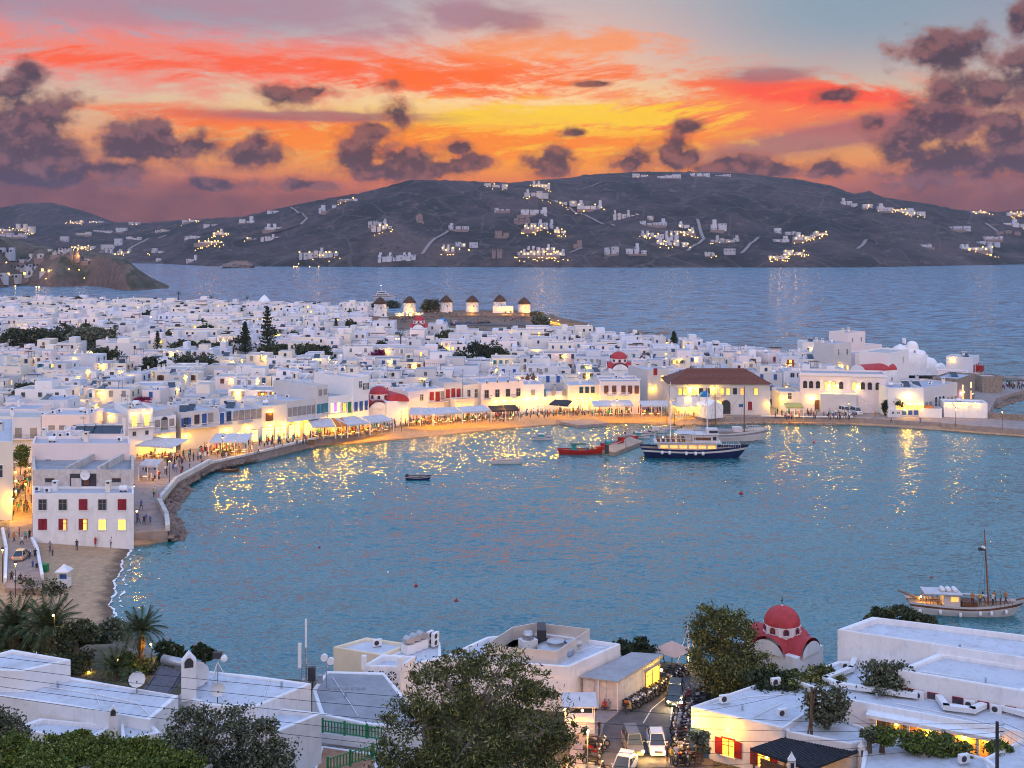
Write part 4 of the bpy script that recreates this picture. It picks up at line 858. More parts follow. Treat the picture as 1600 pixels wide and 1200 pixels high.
# rounded white church (several fused chapels)
d = 372; ox = (1427-800)/F*d; o = thing('rounded_white_church', 'asymmetric rounded whitewashed church with a dome and sloping buttress', 'church', (ox, d, 3)); b = MB(); n = 40; vs = []; prof = [0, .25, .5, .75, 1]
def lump(cx, cy, sx, sy, h, m=nearwhite, k=16, pw=2.6):
    vs = []; rg = 8
    for j in range(rg+1):
        t = j/rg; r = (1-t**pw)**(1/pw)
        for i in range(k): a = i*2*math.pi/k; ca, sa = math.cos(a), math.sin(a); f = (abs(ca)**3.2+abs(sa)**3.2)**(-1/3.2); vs.append((cx+ca*f*sx*(r*.92+.08 if j else 1.06), cy+sa*f*sy*(r*.92+.08 if j else 1.06), h*t))
    b.add(vs, [(j*k+i, j*k+(i+1) % k, (j+1)*k+(i+1) % k, (j+1)*k+i) for j in range(rg) for i in range(k)]+[tuple(range(rg*k, rg*k+k))], m)
lump(-1.5, 0, 6.5, 5, 9.5, pw=4); lump(4.5, -.5, 4.5, 4, 6.3); lump(7.2, -1, 3.5, 3.4, 4.2, pw=3.5); lump(-4.5, 1, 3, 4, 10.6, pw=3.5); lump(10.0, -1, 2.2, 2, 4.0, pw=2)
b.dome((-.6, -.5, 9.6), 2.3, nearwhite, 18, 6, base=1.6); b.obj('wall', o, smooth=True); o.scale = (.88, .88, .92); link('window', window_mesh(.6, .9, 'd'), o, (-1.4, -5.3, 8.0)); b = MB(); b.box((-3.6, -1, 11.0), (.4, 1.4, 1.8), nearwhite); b.box((-3.6, .9, 11.0), (.4, .5, 1.8), nearwhite); b.obj('belfry', o)
# seafront house with red balcony
b = front('balcony_house', 'white seafront house with a bright red wooden balcony over the sea', 'house', 1478, 591, 1520, 594, 3.5, 556, 8, [D_(n=1, z=2.4, w=1, h=.4)], [('chimney', 0, .2), ('antenna', .8, 0), ('solar_heater', .1, .3)], group='houses of the quarter by the pier'); b.lamp(0, 2, 6.2, 160)
b.row(1, 3, 2.2, 1.1, 2.4, shut='r', mode='shut'); b.balcony(1, 4, 2.0, 4.5, redc, 1.6); rb = MB(); rb.box((0, -.8, .9), (2.6, 1.6, 1.8), redc); b.put('enclosed_balcony', rb.data('enclosed_balcony'), 1, 6.0, 1.4)
b = front('house', 'low white house with a vented parapet below the seafront balcony house', 'house', 1465, 604, 1512, 606, 2.6, 580, 7, [D_(n=6, z=3.4, w=.4, h=.3)], [], group='houses of the quarter by the pier')
b = front('stone_house', 'bare stone block house on the pier beyond the bars', 'house', 1535, 611, 1566, 611, 2.2, 588, 7, [], [], wm=stone, group='houses of the quarter by the pier')
b = front('stone_house', 'dark stone bar building with pink and yellow lit windows', 'bar', 1497, 632, 1523, 622, 2, 592, 7, [D_(n=2, z=3.4, w=1.1, h=1.6, st='p'), D_(n=2, z=.3, w=1.2, h=2.2, st='o')], [('solar_heater', 0, 0)], wm=stone); b.lamp(0, 2, 3, 220, col=(1, .3, .5)); b.lamp(0, 4, 3, 220)
b = front('arcade_building', 'long white building with three grey arches facing the pier', 'building', 1443, 647, 1496, 637, 2, 606, 9, [D_(n=2, z=1.3, w=1.0, h=1.6, shut='g', mode='shut', s0=.03, s1=.25), D_(n=3, z=.4, w=1.3, h=3.6, shut='w', mode='none', arch=True, s0=.30, s1=.62), D_(n=3, z=1.2, w=.9, h=2.0, shut='g', mode='shut', s0=.66, s1=1)], [('solar_heater', -.5, 0), ('water_tank', -.2, .4), ('air_conditioner', .1, -.2), ('air_conditioner', .5, .2), ('chimney', .8, -.3)])
b = front('restaurant_building', 'white flat-roofed restaurant with two round lamps over its orange porch', 'restaurant', 1388, 650, 1443, 650, 2, 606, 10, [D_(n=3, z=.2, w=2.2, h=2.6, st='o', s0=.2, s1=1)], [('water_tank', -.4, .3), ('air_conditioner', .2, .2), ('solar_heater', .5, .3)])
for u in (.48, .62): b.lamp(0, b.elen(0)*u, 5.2, 260, r=.38)
b.lamp(0, b.elen(0)*.6, 3.2, 320); b.lamp(0, b.elen(0)*.9, 3.0, 220)
b = front('white_pumphouse', 'long white box building with wall lamps at the water by the pier', 'building', 1475, 655, 1543, 657, 1.2, 628, 6, [], [('water_tank', -.2, .2)], wm=nearwhite)
for u in (.1, .35, .5, .75): b.lamp(0, b.elen(0)*u, 4.3, 75)
b.put('window', window_mesh(1.0, .4, 'p'), 0, b.elen(0)*.27, 4.0); b.put('window', window_mesh(1.0, .4, 'p'), 0, b.elen(0)*.6, 4.0)
b = front('white_storage_block', 'plain white storage block with an orange top beside the restaurant', 'building', 1438, 652, 1472, 653, ZB, 638, 4, [], [], par=.1); tb = MB(); tb.box((0, 1.2, 0), (3, 1.4, .5), canvaso); b.put('orange_cover', tb.data('orange_cover'), 0, 1.9, b.z1-b.z0)
b = front('ticket_booth', 'small white ticket booth with dark windows on the quay', 'booth', 1391, 652, 1408, 652, ZB, 640, 2, [D_(n=2, z=.9, w=.7, h=.6)], [], par=.1)
b = front('blue_door_kiosk', 'low white kiosk with blue shutters beside the restaurant tree', 'kiosk', 1408, 652, 1436, 652, ZB, 640, 3, [D_(n=3, z=.6, w=.9, h=1.1, shut='b', mode='shut')], [], par=.15); b.lamp(0, 1, 2.0, 60)
# stone sea wall of the pier
wall_path('pier_wall', 'rough stone sea wall running along the back of the pier', [w2(1448, 655), w2(1500, 660), w2(1700, 676)], 1.7, 1.5, .8, stone)
b = MB(); pts = [w2(1470, 672), w2(1700, 690), w2(1700, 673), w2(1480, 655)]; b.prism(pts, -1, 1.74, paving); tag(b.obj('pier'), kind='structure')
for k, (x0, x1) in enumerate(((1235, 1345),)): wall_path('quay_edge', 'white painted quay edge below the arched-window building', [w2(1190, 661), w2(1332, 663)], 1.72, .25, .5, whitep)
for p, d in along([w2(1080, 666), w2(1200, 663), w2(1335, 665)], 1.1):
    o = link('rock', RM[rk.randrange(5)], loc=(p.x, p.y+1, -.3), rz=rk.uniform(0, 6)); o.scale = [rk.uniform(.5, .8)]*3; tag(o, 'dark boulder below the quay in front of the tiled hall', 'rock', 'boulders below the hall quay')
for p, d in along([w2(1545, 637), w2(1562, 630), w2(1600, 618), w2(1640, 604)], 1.0):
    for k in range(2):
        o = link('rock', RM[rk.randrange(5)], loc=(p.x+.5+k, p.y-1.3*k, -.3), rz=rk.uniform(0, 6)); o.scale = [rk.uniform(.7, 1.2)]*3; tag(o, 'dark boulder of the breakwater under the crowded sea walk', 'rock', 'boulders of the breakwater')
# ------------------------------------------------------------------ windmills on their rise
TREES = [(246, 556, 36, 'norfolk_thin'), (383, 556, 50, 'norfolk'), (418, 556, 72, 'norfolk_thin'), (525, 527, 27, 'norfolk_thin'), (1053, 553, 33, 'norfolk'),
         (22, 545, 24, 'round'), (55, 546, 26, 'round'), (100, 547, 30, 'round'), (135, 550, 32, 'lit'), (160, 551, 30, 'lit'), (165, 574, 22, 'round'), (70, 560, 14, 'round'), (238, 592, 26, 'dark'), (300, 592, 32, 'round'), (318, 594, 24, 'round'),
         (285, 556, 18, 'round'), (322, 558, 18, 'round'), (350, 556, 16, 'round'), (480, 570, 26, 'round'), (500, 568, 22, 'round'), (755, 572, 30, 'dark'), (770, 571, 22, 'round'), (48, 634, 26, 'round'), (60, 632, 20, 'round'),
         (125, 480, 12, 'round'), (610, 488, 14, 'round'), (672, 488, 15, 'round'), (700, 538, 16, 'round'), (440, 560, 16, 'round'), (420, 566, 20, 'round'), (228, 622, 18, 'bougainvillea'), (1313, 631, 30, 'round'), (1399, 652, 22, 'dark'), (742, 527, 10, 'round'),
         (626, 552, 26, 'palm'), (279, 478, 18, 'palm'), (330, 480, 14, 'palm'), (386, 481, 14, 'palm'), (845, 512, 14, 'lit'), (838, 500, 10, 'lit'), (1165, 655, 12, 'none')]
MILLS = [(594, 493, 'whitewashed windmill half hidden behind houses, leftmost of the windmill row'), (640, 491, 'golden floodlit windmill rising behind the lit terrace café'), (697, 490, 'white unlit windmill with a low wall running left from it'),
         (738, 490, 'yellow floodlit windmill in the middle of the hill crest'), (781, 489, 'cream windmill above the white curved wall, lit on its right'), (819, 493, 'last windmill standing above the lit rocky slope')]
def windmill(px, py, label):
    D = 583 if px > 600 else 572; z = HC-(py-YH)/F*D-.8; x = (px-800)/F*D
    o = thing('windmill', label, 'windmill', (x, D, z), group='windmills on the hill crest')
    b = MB(); b.lathe((0, 0, 0), [(3.7, -2), (3.55, 0), (3.4, 2.5), (3.25, 5), (3.15, 7.2)], nearwhite, 24); b.obj('tower', o, smooth=True)
    b = MB(); b.lathe((0, 0, 7.0), [(3.4, -.2), (3.5, .1), (2.4, 1.5), (1.2, 2.7), (.05, 3.4)], thatch, 24); b.obj('thatched_cap', o)
    b = MB(); hub = Vector((0, -4.2, 7.8)); ax = Vector((.35, -1, .12)).normalized(); b.tube((0, 0, 7.3), hub+ax*1.2, .22, wood)
    u = ax.cross(Vector((0, 0, 1))).normalized(); v = ax.cross(u)
    rims = []
    for k in range(12):
        a = k*math.pi/6+.2; t = hub+(u*math.cos(a)+v*math.sin(a))*5.2; b.tube(hub, t, .07, wood, .04, n=4); rims.append(t)
        b.tube(hub+ax*1.6, t, .02, wood, n=3, caps=False)
    for k in range(12): b.tube(rims[k], rims[(k+1) % 12], .025, wood, n=3, caps=False)
    b.obj('sail_frame', o)
    link('window', window_mesh(.6, .7, 'd'), o, (.9, -3.28, 4.6)); link('window', window_mesh(.5, .6, 'd'), o, (-2.1, -2.6, 2.4), -.6); link('door', door_mesh(.9, 1.9, 'n'), o, (1.9, -2.95, 0), .55); return o
for m_ in MILLS: windmill(*m_)
def hill_lamp(px, py, D, power, label='small floodlight on the windmill hill'):
    p = V(px, py, D); g = hT(p.x, p.y); o = thing('floodlight', label, 'floodlight', (p.x, p.y, g), group='floodlights on the windmill hill'); b = MB(); b.tube((0, 0, 0), (0, 0, 1.2), .05, darkm, n=4); b.box((0, 0, 1.2), (.4, .3, .3), darkm); b.obj('post', o); lamp_parts(o, (0, -.1, 1.75), power*4.2, col=(1, .44, .0))
for px, lab in ((636, 'floodlight on the ground before the golden windmill'), (646, 'floodlight at the terrace café beneath the golden windmill'), (738, 'floodlight in front of the middle yellow windmill'), (790, 'floodlight right of the curved white wall windmill'), (822, 'floodlight at the foot of the last windmill')): hill_lamp(px, 492, 574.5, 620 if px != 646 else 360, lab)
for px, py, D, lab in ((858, 521, 561, 'floodlight in the lit bushes below the last windmill'), (872, 524, 556, 'floodlight at the bottom of the glowing rock slope'), (840, 515, 567, 'floodlight among green shrubs under the last windmill')): hill_lamp(px, py, D, 1600, lab)
# low white buildings and walls of the mill hill
G2 = 'white buildings on the windmill hill'
for lab, x0, x1, py, D, h, dep in (('white curved terrace building below the cream windmill', 770, 802, 499, 577, 4.0, 5), ('long low white wall building left of the unlit windmill', 664, 690, 490, 584, 2.6, 3), ('brightly lit café terrace under the golden windmill', 617, 662, 499, 574, 3.2, 4)):
    a, c = V(x0, py, D), V(x1, py, D); z = hT(a.x, a.y); b = Bld('low_house', lab, 'building', [(a.x, D), (c.x, D), (c.x, D+dep), (a.x, D+dep)], z-.6, z+h-.6, .2, group=G2)
    if 'café' in lab: b.row(0, 4, .3, 2.2, 1.7, st='p'); [b.lamp(0, u, 2.6, 260) for u in (3, 8, 12)]
    else: b.row(0, 2, .8, .9, 1.2, s0=.5)
P_ = [hit(px, py) for px, py in ((640, 505), (700, 503), (760, 502), (800, 504), (830, 510))]
mw = [w for w in [(V(560, 500, 560)), V(700, 500, 568), V(790, 500, 566), V(835, 500, 560)]]
wall_path('terrace_wall', 'dry stone terrace wall crossing the windmill hill above the car park', [(p.x, p.y) for p in mw], hT(mw[1].x, mw[1].y)-1.2, 1.7, .6, rock)
a, c = V(700, 515, 540), V(835, 515, 540); sheet('car_park', [(a.x-3, 533), (c.x, 533), (c.x+4, 549), (a.x, 549)], 0, asphalt, thick=1.2); bpy.data.objects['car_park'].location.z = max(hT(a.x, 541), hT(c.x, 541), hT((a.x+c.x)/2, 541), hT(a.x, 547), hT(c.x, 547), hT(0, 547))+.1

# ------------------------------------------------------------------ domes in the middle of town
for lab, px, py, z, wpx, D, dm in (('church with a bright crimson dome beside the magenta bougainvillea', 228, 652, 3, 34, 262, domered), ('church with the widest maroon dome near the sea side of town', 967, 590, 4, 36, 345, domered),
                                   ('small church with a red dome below the windmill hill', 655, 558, 5, 26, 455, domered), ('tiny chapel with a turquoise blue dome below the windmill hill', 692, 546, 5, 18, 478, domeblue)):
    zz = max(hT((px-800)/F*D, D), 1.7); H_ = zz
    church(lab, px, 0, zz, wpx, D=D, dome=dm, Hf=.85, df=.16, dh=.3)
# conical white mill tower without a cap
D = 655; x = (413-800)/F*D; z = hT(x, D); o = thing('mill_tower', 'white tower with a conical white roof and no sails above the back rows', 'tower', (x, D, z)); b = MB(); b.lathe((0, 0, 0), [(3.9, -1), (3.8, 0), (3.5, 5.5), (3.7, 5.6), (1.6, 8.2), (.1, 9.4)], nearwhite, 20); b.obj('tower', o)

# ------------------------------------------------------------------ the houses of the old town
LMK = [(228, 262, 'the crimson-domed church'), (592, 285, 'the waterfront domed church'), (967, 345, 'the maroon-domed church'), (655, 455, 'the small red-domed church'), (692, 478, 'the tiny blue-domed chapel'), (1120, 300, 'the tiled hall'), (1310, 315, 'the arched-window building'), (1427, 372, 'the rounded white church'),
       (383, 450, 'the tall dark Norfolk pine'), (418, 470, 'the thin tall pine pair'), (246, 450, 'the brown sparse pine'), (1053, 440, 'the seaside Norfolk pine'), (525, 530, 'the small thin pine'), (305, 370, 'the big round tree clump'), (130, 455, 'the long tree belt'), (755, 410, 'the dark mid-town tree'),
       (488, 415, 'the leafy tree pair'), (626, 465, 'the lone town palm'), (48, 300, 'the left-hand garden tree'), (564, 290, 'the tallest waterfront house'), (785, 310, 'the large cream house'), (970, 310, 'the neoclassical mansion'), (413, 655, 'the sailless white tower'), (697, 575, 'the unlit windmill'), (880, 545, 'the lit rocky slope'), (130, 200, 'the ruined upper house'), (20, 260, 'the balcony house over the yellow street'),
       (500, 290, 'the long balustraded house'), (340, 270, 'the navy-shuttered house'), (166, 250, 'the blush-walled house'), (20, 560, 'the far left rows'), (700, 350, 'the crimson-door houses')]
LMW = [((px-800)/F*d, d, t) for px, d, t in LMK]
ORD = ['first', 'second', 'third', 'fourth', 'fifth', 'sixth', 'seventh', 'eighth', 'ninth', 'tenth', 'eleventh', 'twelfth', 'thirteenth', 'fourteenth', 'fifteenth', 'sixteenth', 'seventeenth', 'eighteenth', 'nineteenth', 'twentieth']
OCC = []
for o in COL.objects:
    if o.parent is None and o.get('category') in ('house', 'building', 'church', 'chapel', 'bar', 'restaurant', 'kiosk', 'booth', 'tower', 'windmill', 'terrace'):
        xs, ys = [], []
        for c in o.children:
            if c.name.startswith(('wall', 'tower')):
                for v in c.data.vertices: xs.append(v.co.x+o.location.x); ys.append(v.co.y+o.location.y)
        if xs: OCC.append((min(xs), max(xs), min(ys), max(ys)))
def ground_of(px, py): return hit(px, py)
TP = []
for px, py, hp, kind in TREES:
    p = hit(px, py, d0=200)
    if p is None: continue
    TP.append((p, hp, kind)); r = hp/F*p.y*(.55 if kind == 'round' else .3); OCC.append((p.x-r, p.x+r, p.y-r*.8-1, p.y+r*.5))
def free(x0, x1, y0, y1, tol=.6):
    return all(x1-tol < a or x0+tol > b or y1-tol < c or y0+tol > d for a, b, c, d in OCC)
tr = random.Random(11); cand = []
y = 216.0; row = 0
while y < 775:
    dep = 6.6+tr.random()*2.2+(y-260)*.004; x = -480+tr.random()*6
    while x < 150:
        w = tr.choice([4.5, 5.5, 6, 7, 8, 10, 12])*tr.uniform(.9, 1.1)+(y > 500)*1.0
        yy = y+tr.uniform(-1.6, 1.6); cx = x+w/2; px = 800+cx*F/y
        ok = -70 < px < 1460
        if ok:
            corners = [(x, yy), (x+w, yy), (x, yy+dep), (x+w, yy+dep)]
            sdm = min(sdT(a, b) for a, b in corners)
            ok = sdm > (17 if y < 330 and px < 1080 else 7) and not (y < 262 and px > 50) and not (px < 52 and y < 232) and not (22 < px < 52 and y < 262)
            if y > 468 and px > 600 and px < 905: ok = False
            if y > 497 and px > 690: ok = False
            if 508 < y < 615 and 570 < px: ok = False
            if px > 1225 and (y > 395 or y < 330): ok = False
            if 1060 < px < 1225 and y < 308: ok = False
            if px > 930 and y > 445 : ok = ok and sdm > 4
            if ok and free(x, x+w, yy, yy+dep): cand.append((x, yy, w, dep))
        x += w+(tr.uniform(1.2, 3.5) if tr.random() < .35 else .0)
    y += dep+tr.uniform(.6, 3.0); row += 1
# the ones that show largest are things, the rest one mass
cand.sort(key=lambda c: c[1]-c[2]*3)
NI = 285; things_, rest = cand[:NI], cand[NI:]
print('TOWN', len(cand))
PAL = ['b']*5+['g']*6+['n']*3+['r']*1+['t']*2+['w']*2
WN = {'b': 'blue', 'g': 'grey', 'n': 'brown', 'r': 'red', 't': 'teal', 'w': 'white', 'm': 'maroon'}
RI = [('solar_heater', 'a solar heater', .3), ('satellite_dish', 'a satellite dish', .2), ('water_tank', 'a water tank', .15), ('air_conditioner', 'a roof air conditioner', .2), ('antenna', 'a roof antenna', .3), ('chimney', 'a chimney', .7)]
used = {}; infos = []
for (x, y, w, dep) in things_:
    cx, cyy = x+w/2, y+dep/2; z0 = min(hT(x, y), hT(x+w, y), hT(cx, cyy))-.1; z0 = max(z0, 1.2)
    two = tr.random() < (.42 if y < 400 else .36); h = tr.uniform(2.9, 4.0) if not two else tr.uniform(5.4, 6.8)
    if y < 330: h += .8
    j = lambda: tr.uniform(-.35, .35)
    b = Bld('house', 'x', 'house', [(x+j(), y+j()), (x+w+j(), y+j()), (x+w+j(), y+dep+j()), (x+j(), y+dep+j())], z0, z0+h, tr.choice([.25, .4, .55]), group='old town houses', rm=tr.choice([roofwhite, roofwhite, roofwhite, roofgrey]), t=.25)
    c = tr.choice(PAL); md = tr.choice(['shut', 'open', 'none', 'shut']); n = max(1, min(4, int(w/tr.uniform(2.2, 4)))); lit = [i for i in range(n) if tr.random() < .12]; ww = tr.choice([.8, .9, 1.1]); feat = []
    if tr.random() < .9:
        b.row(0, n, h-2.0 if two else h-2.2, ww, tr.choice([1.1, 1.3, 1.5]), shut=c, mode=md, lits=lit, s0=tr.choice([0, 0, .3]), s1=tr.choice([1, 1, .75])); feat.append(f"{WN[c]}-{'framed' if md == 'none' else 'shuttered'} {'window' if n == 1 else 'windows'}")
    if two: b.row(0, max(1, n-1), .9, ww, 1.3, shut=c, mode=md, lits=[0] if tr.random() < .3 else [])
    if tr.random() < .5: b.put('door', door_mesh(.9, 2.0, c if c != 'm' else 'n'), 0, w*tr.uniform(.2, .8), h-3 if (two and tr.random() < .5) else .05)
    e = 1 if cx < 0 else 3
    if tr.random() < .7: b.row(e, tr.choice([1, 2]), h-2.1, .8, 1.2, shut=c, mode='none', lits=[0] if tr.random() < .15 else [])
    if tr.random() < .3 and w > 5.5: # smaller upper room
        uw, ud, uh = w*tr.uniform(.3, .55), dep*.55, tr.uniform(1.9, 2.6); ub = MB(); ub.prism([(-uw/2, -ud/2), (uw/2, -ud/2), (uw/2, ud/2), (-uw/2, ud/2)], 0, uh, white, roofwhite); u_ = tr.uniform(-.4, .4); o = b.top(ub.data('roof_room'), 'roof_room', u_, .35)
        if tr.random() < .6: link('window', window_mesh(.7, 1.0, 'd', c, 'none'), o, (0, -ud/2, .5))
        feat.append('a small roof room')
    for nm, ph, pr in RI:
        if tr.random() < pr*.8: b.top(ROOFK[nm](), nm, tr.uniform(-.75, .75), tr.uniform(-.7, .5), tr.choice([0, 0, .4, -.5, 1.57])); feat.append(ph)
    if tr.random() < .12:
        pg = MB(); pw = w*.5
        for sx in (-1, 1):
            for sy in (-1, 1): pg.box((sx*pw/2, sy*1.3, 0), (.1, .1, 2.1), wood)
        for i in range(9): pg.box((-pw/2+pw*i/8, 0, 2.1), (.12, 3.0, .08), wood)
        b.top(pg.data('pergola'), 'pergola', tr.uniform(-.3, .3), -.1); feat.append('a brown pergola')
    if tr.random() < .36: b.lamp(0, w*tr.uniform(.15, .85), h-.9, tr.choice([60, 110, 200, 380])); feat.insert(0, 'a glowing wall lamp')
    if tr.random() < .20: b.lamp(e, dep*.4, h-.9, tr.choice([120, 260]))
    if tr.random() < .3: cm_ = MB(); cm_.box((0, 0, 0), (tr.uniform(.8, 2.5), .25, tr.uniform(.5, 1.0)), white); b.put('raised_parapet', cm_.data('raised_parapet'), 0, w*tr.uniform(.3, .7), h-.05, -.15)
    infos.append([b, cx, cyy, 'two-storey' if two else 'low', feat])
from collections import defaultdict
grp = defaultdict(list)
for it in infos:
    b, cx, cyy, st, ft = it; q = min(range(len(LMW)), key=lambda k: (LMW[k][0]-cx)**2+(LMW[k][1]-cyy)**2); dx, dy = cx-LMW[q][0], cyy-LMW[q][1]
    rel = ('right of' if dx > 0 else 'left of') if abs(dx) > abs(dy) else ('behind' if dy > 0 else 'in front of'); grp[(q, rel)].append((dx*dx+dy*dy, it))
for (q, rel), L_ in grp.items():
    L_.sort(key=lambda t: t[0])
    for k, (_, it) in enumerate(L_):
        f = it[4][:2]; f = (' with '+' and '.join(f)) if f else ''
        lab = f"{it[3]} white house{f}, {ORD[k] if k < 20 else 'farther'} {rel} {LMW[q][2]}"
        while len(lab.split()) > 16 and len(f) > 0:
            it[4] = it[4][:max(0, min(len(it[4]), 2)-1)]; f = (' with '+' and '.join(it[4])) if it[4] else ''; lab = f"{it[3]} white house{f}, {ORD[k] if k < 20 else 'farther'} {rel} {LMW[q][2]}"
        it[0].o['label'] = lab
# everything farther: one mass of small houses
wtown = mat('white_plaster_far', (.80, .79, .78), .85, .05, .5, extra=lambda t, P, c: mix(.75, c, ramp(X(next(n for n in t.nodes if n.type == 'NEW_GEOMETRY').outputs['Random Per Island']), [(0, (.62, .62, .63)), (.3, (.84, .76, .62)), (.55, (.86, .74, .72)), (.8, (.66, .70, .80)), (1, (.8, .8, .8))], interp='CONSTANT')))
b = MB(); lampn = 0
for (x, y, w, dep) in rest:
    cx, cyy = x+w/2, y+dep/2; z0 = max(min(hT(x, y), hT(x+w, y), hT(cx, cyy))-.2, .8); h = tr.choice([tr.uniform(2.8, 3.8), tr.uniform(5, 6.4)]) if tr.random() < .8 else 3.3; p = tr.uniform(.2, .5)
    P4 = [(x, y), (x+w, y), (x+w, y+dep), (x, y+dep)]; I4 = [(x+.25, y+.25), (x+w-.25, y+.25), (x+w-.25, y+dep-.25), (x+.25, y+dep-.25)]
    b.add([(a, c, z0-2) for a, c in P4]+[(a, c, z0+h) for a, c in P4]+[(a, c, z0+h) for a, c in I4]+[(a, c, z0+h-p) for a, c in I4], [f for i in range(4) for f in ((i, (i+1) % 4, 4+(i+1) % 4, 4+i), (4+i, 4+(i+1) % 4, 8+(i+1) % 4, 8+i), (8+i, 8+(i+1) % 4, 12+(i+1) % 4, 12+i))], wtown)
    b.add([(a, c, z0+h-p) for a, c in I4], [(0, 1, 2, 3)], roofgrey if tr.random() < .18 else roofwhite)
    n = int(w/tr.uniform(2, 3.5)); sh = tr.choice([bluec, greyc, brown, darkglass, darkglass, teal])
    for i in range(n):
        if tr.random() < .8: b.box((x+w*(i+.5)/n, y-.03, z0+h-2.1), (.8, .1, 1.2), litglass if tr.random() < .10 else sh); b.box((x+w*(i+.5)/n, y-.02, z0+h-2.2), (1.05, .06, 1.4), wtown)
    if tr.random() < .35: b.box((x+w*tr.uniform(.3, .7), y+dep*.6, z0+h-p), (w*.35, dep*.5, tr.uniform(1.6, 2.4)), wtown)
    if tr.random() < .5: b.box((x+w*tr.uniform(.2, .8), y+dep*.5, z0+h-p), (.6, .6, 1.3), wtown)
    if tr.random() < .2: b.box((x+w*tr.uniform(.2, .8), y+dep*.4, z0+h-p), (1.8, 1.4, .9), darkm, tilt=.4)
    if tr.random() < .12: b.box((x+w*.5, y+dep*.4, z0+h-p+1.8), (w*.5, 2.6, .12), thatch)
    if tr.random() < .085 and lampn < 40:
        lampn += 1; o = thing('street_lamp', 'small glowing wall lamp among the farthest white houses', 'street lamp', (x+w*.4, y-.7, z0), group='lamps among the farthest houses'); q = MB(); q.tube((0, 0, 0), (0, 0, 2.9), .05, darkm, n=4); q.obj('post', o); lamp_parts(o, (0, -.1, 3.0), tr.choice([250, 450, 800]))
tag(b.obj('distant_houses'), 'mass of small white cube houses climbing to the back shore', 'houses', kind='stuff')
# ------------------------------------------------------------------ trees
def leafmat(name, dark, light, tr_=.0, rough=.7):
    def ex(t, P, c):
        g = next(n for n in t.nodes if n.type == 'NEW_GEOMETRY'); c = ramp(X(g.outputs['Random Per Island']), [(0, tuple(q*.6 for q in dark)), (.5, dark), (.8, light), (1, tuple(min(1, q*1.5) for q in light))])
        return mix(noi(P, .9, 3)*.6, c, tuple(q*.8 for q in dark))
    return mat(name, dark, rough, .2, extra=ex, spec=.2)
L_dark = leafmat('leaves_dark', (.025, .04, .018), (.07, .09, .035)); L_olive = leafmat('leaves_olive', (.085, .10, .06), (.24, .25, .16)); L_pine = leafmat('leaves_pine', (.08, .125, .022), (.24, .27, .055))
L_euc = leafmat('leaves_eucalyptus', (.065, .085, .028), (.26, .25, .075)); L_bou = leafmat('leaves_magenta', (.16, .01, .06), (.35, .03, .12)); L_palm = leafmat('palm_leaves', (.04, .065, .022), (.14, .16, .06)); L_fig = leafmat('leaves_round', (.045, .06, .028), (.12, .13, .055))
L_dry = leafmat('palm_leaves_dry', (.14, .08, .035), (.26, .16, .07)); bark = mat('bark', (.12, .09, .07), .95, .35, 3, bump=1, bsc=9); bark2 = mat('bark_pale', (.30, .26, .22), .9, .3, 3, bump=.6)
def leaves(name, cen, size, m, parent, seed=0, aspect=1.7, up=.0, loc=None):
    r = np.random.default_rng(seed); n = len(cen); sz = size*r.uniform(.6, 1.35, n)
    u = r.normal(size=(n, 3)); u[:, 2] += up; u /= np.linalg.norm(u, axis=1)[:, None]; w = r.normal(size=(n, 3)); v = np.cross(u, w); v /= np.linalg.norm(v, axis=1)[:, None]
    a = u*(sz*aspect/2)[:, None]; b = v*(sz/2)[:, None]; vs = np.stack([cen-a, cen+b, cen+a, cen-b], 1).reshape(-1, 3)
    me = bpy.data.meshes.new(name); me.vertices.add(4*n); me.vertices.foreach_set('co', vs.ravel()); me.loops.add(4*n); me.loops.foreach_set('vertex_index', np.arange(4*n)); me.polygons.add(n)
    me.polygons.foreach_set('loop_start', np.arange(0, 4*n, 4)); me.polygons.foreach_set('loop_total', np.full(n, 4)); me.update(calc_edges=True); me.materials.append(m)
    return link(name, me, parent, loc)
def clump_points(ells, n, seed, nc=14, spread=.22, shell=.55):
    r = np.random.default_rng(seed); out = []; vol = np.array([e[3]*e[4]*e[5] for e in ells]); vol = vol/vol.sum()
    for e, f in zip(ells, vol):
        k = max(4, int(nc*len(ells)*f)); d = r.normal(size=(k, 3)); d /= np.linalg.norm(d, axis=1)[:, None]; rad = r.uniform(shell, 1, k)[:, None]; c = d*rad; cnt = max(1, int(n*f/k))
        for q in c:
            s_ = spread*r.uniform(.6, 1.4); g = r.normal(size=(cnt, 3))*s_*np.array([1, 1, .7]); pts = (q+g); out.append(np.array(e[:3])+pts*np.array(e[3:6]))
    return np.concatenate(out)
def trunk_mb(h, r0, limbs, seed, m=bark, lean=(0, 0)):
    r = random.Random(seed); b = MB(); top = Vector((lean[0], lean[1], h)); mid = Vector((lean[0]*.4+r.uniform(-.1, .1)*h*.3, lean[1]*.4, h*.5)); b.tube((0, 0, -.5), mid, r0, m, r0*.75, 7, False); b.tube(mid, top, r0*.75, m, r0*.5, 7, False)
    for l in limbs:
        l = Vector(l); s = mid.lerp(top, r.uniform(.3, 1)); k = s.lerp(l, .5)+Vector((r.uniform(-.2, .2), r.uniform(-.2, .2), .15))*h*.3; b.tube(s, k, r0*.38, m, r0*.24, 5, False); b.tube(k, l, r0*.24, m, r0*.06, 5, False)
    return b
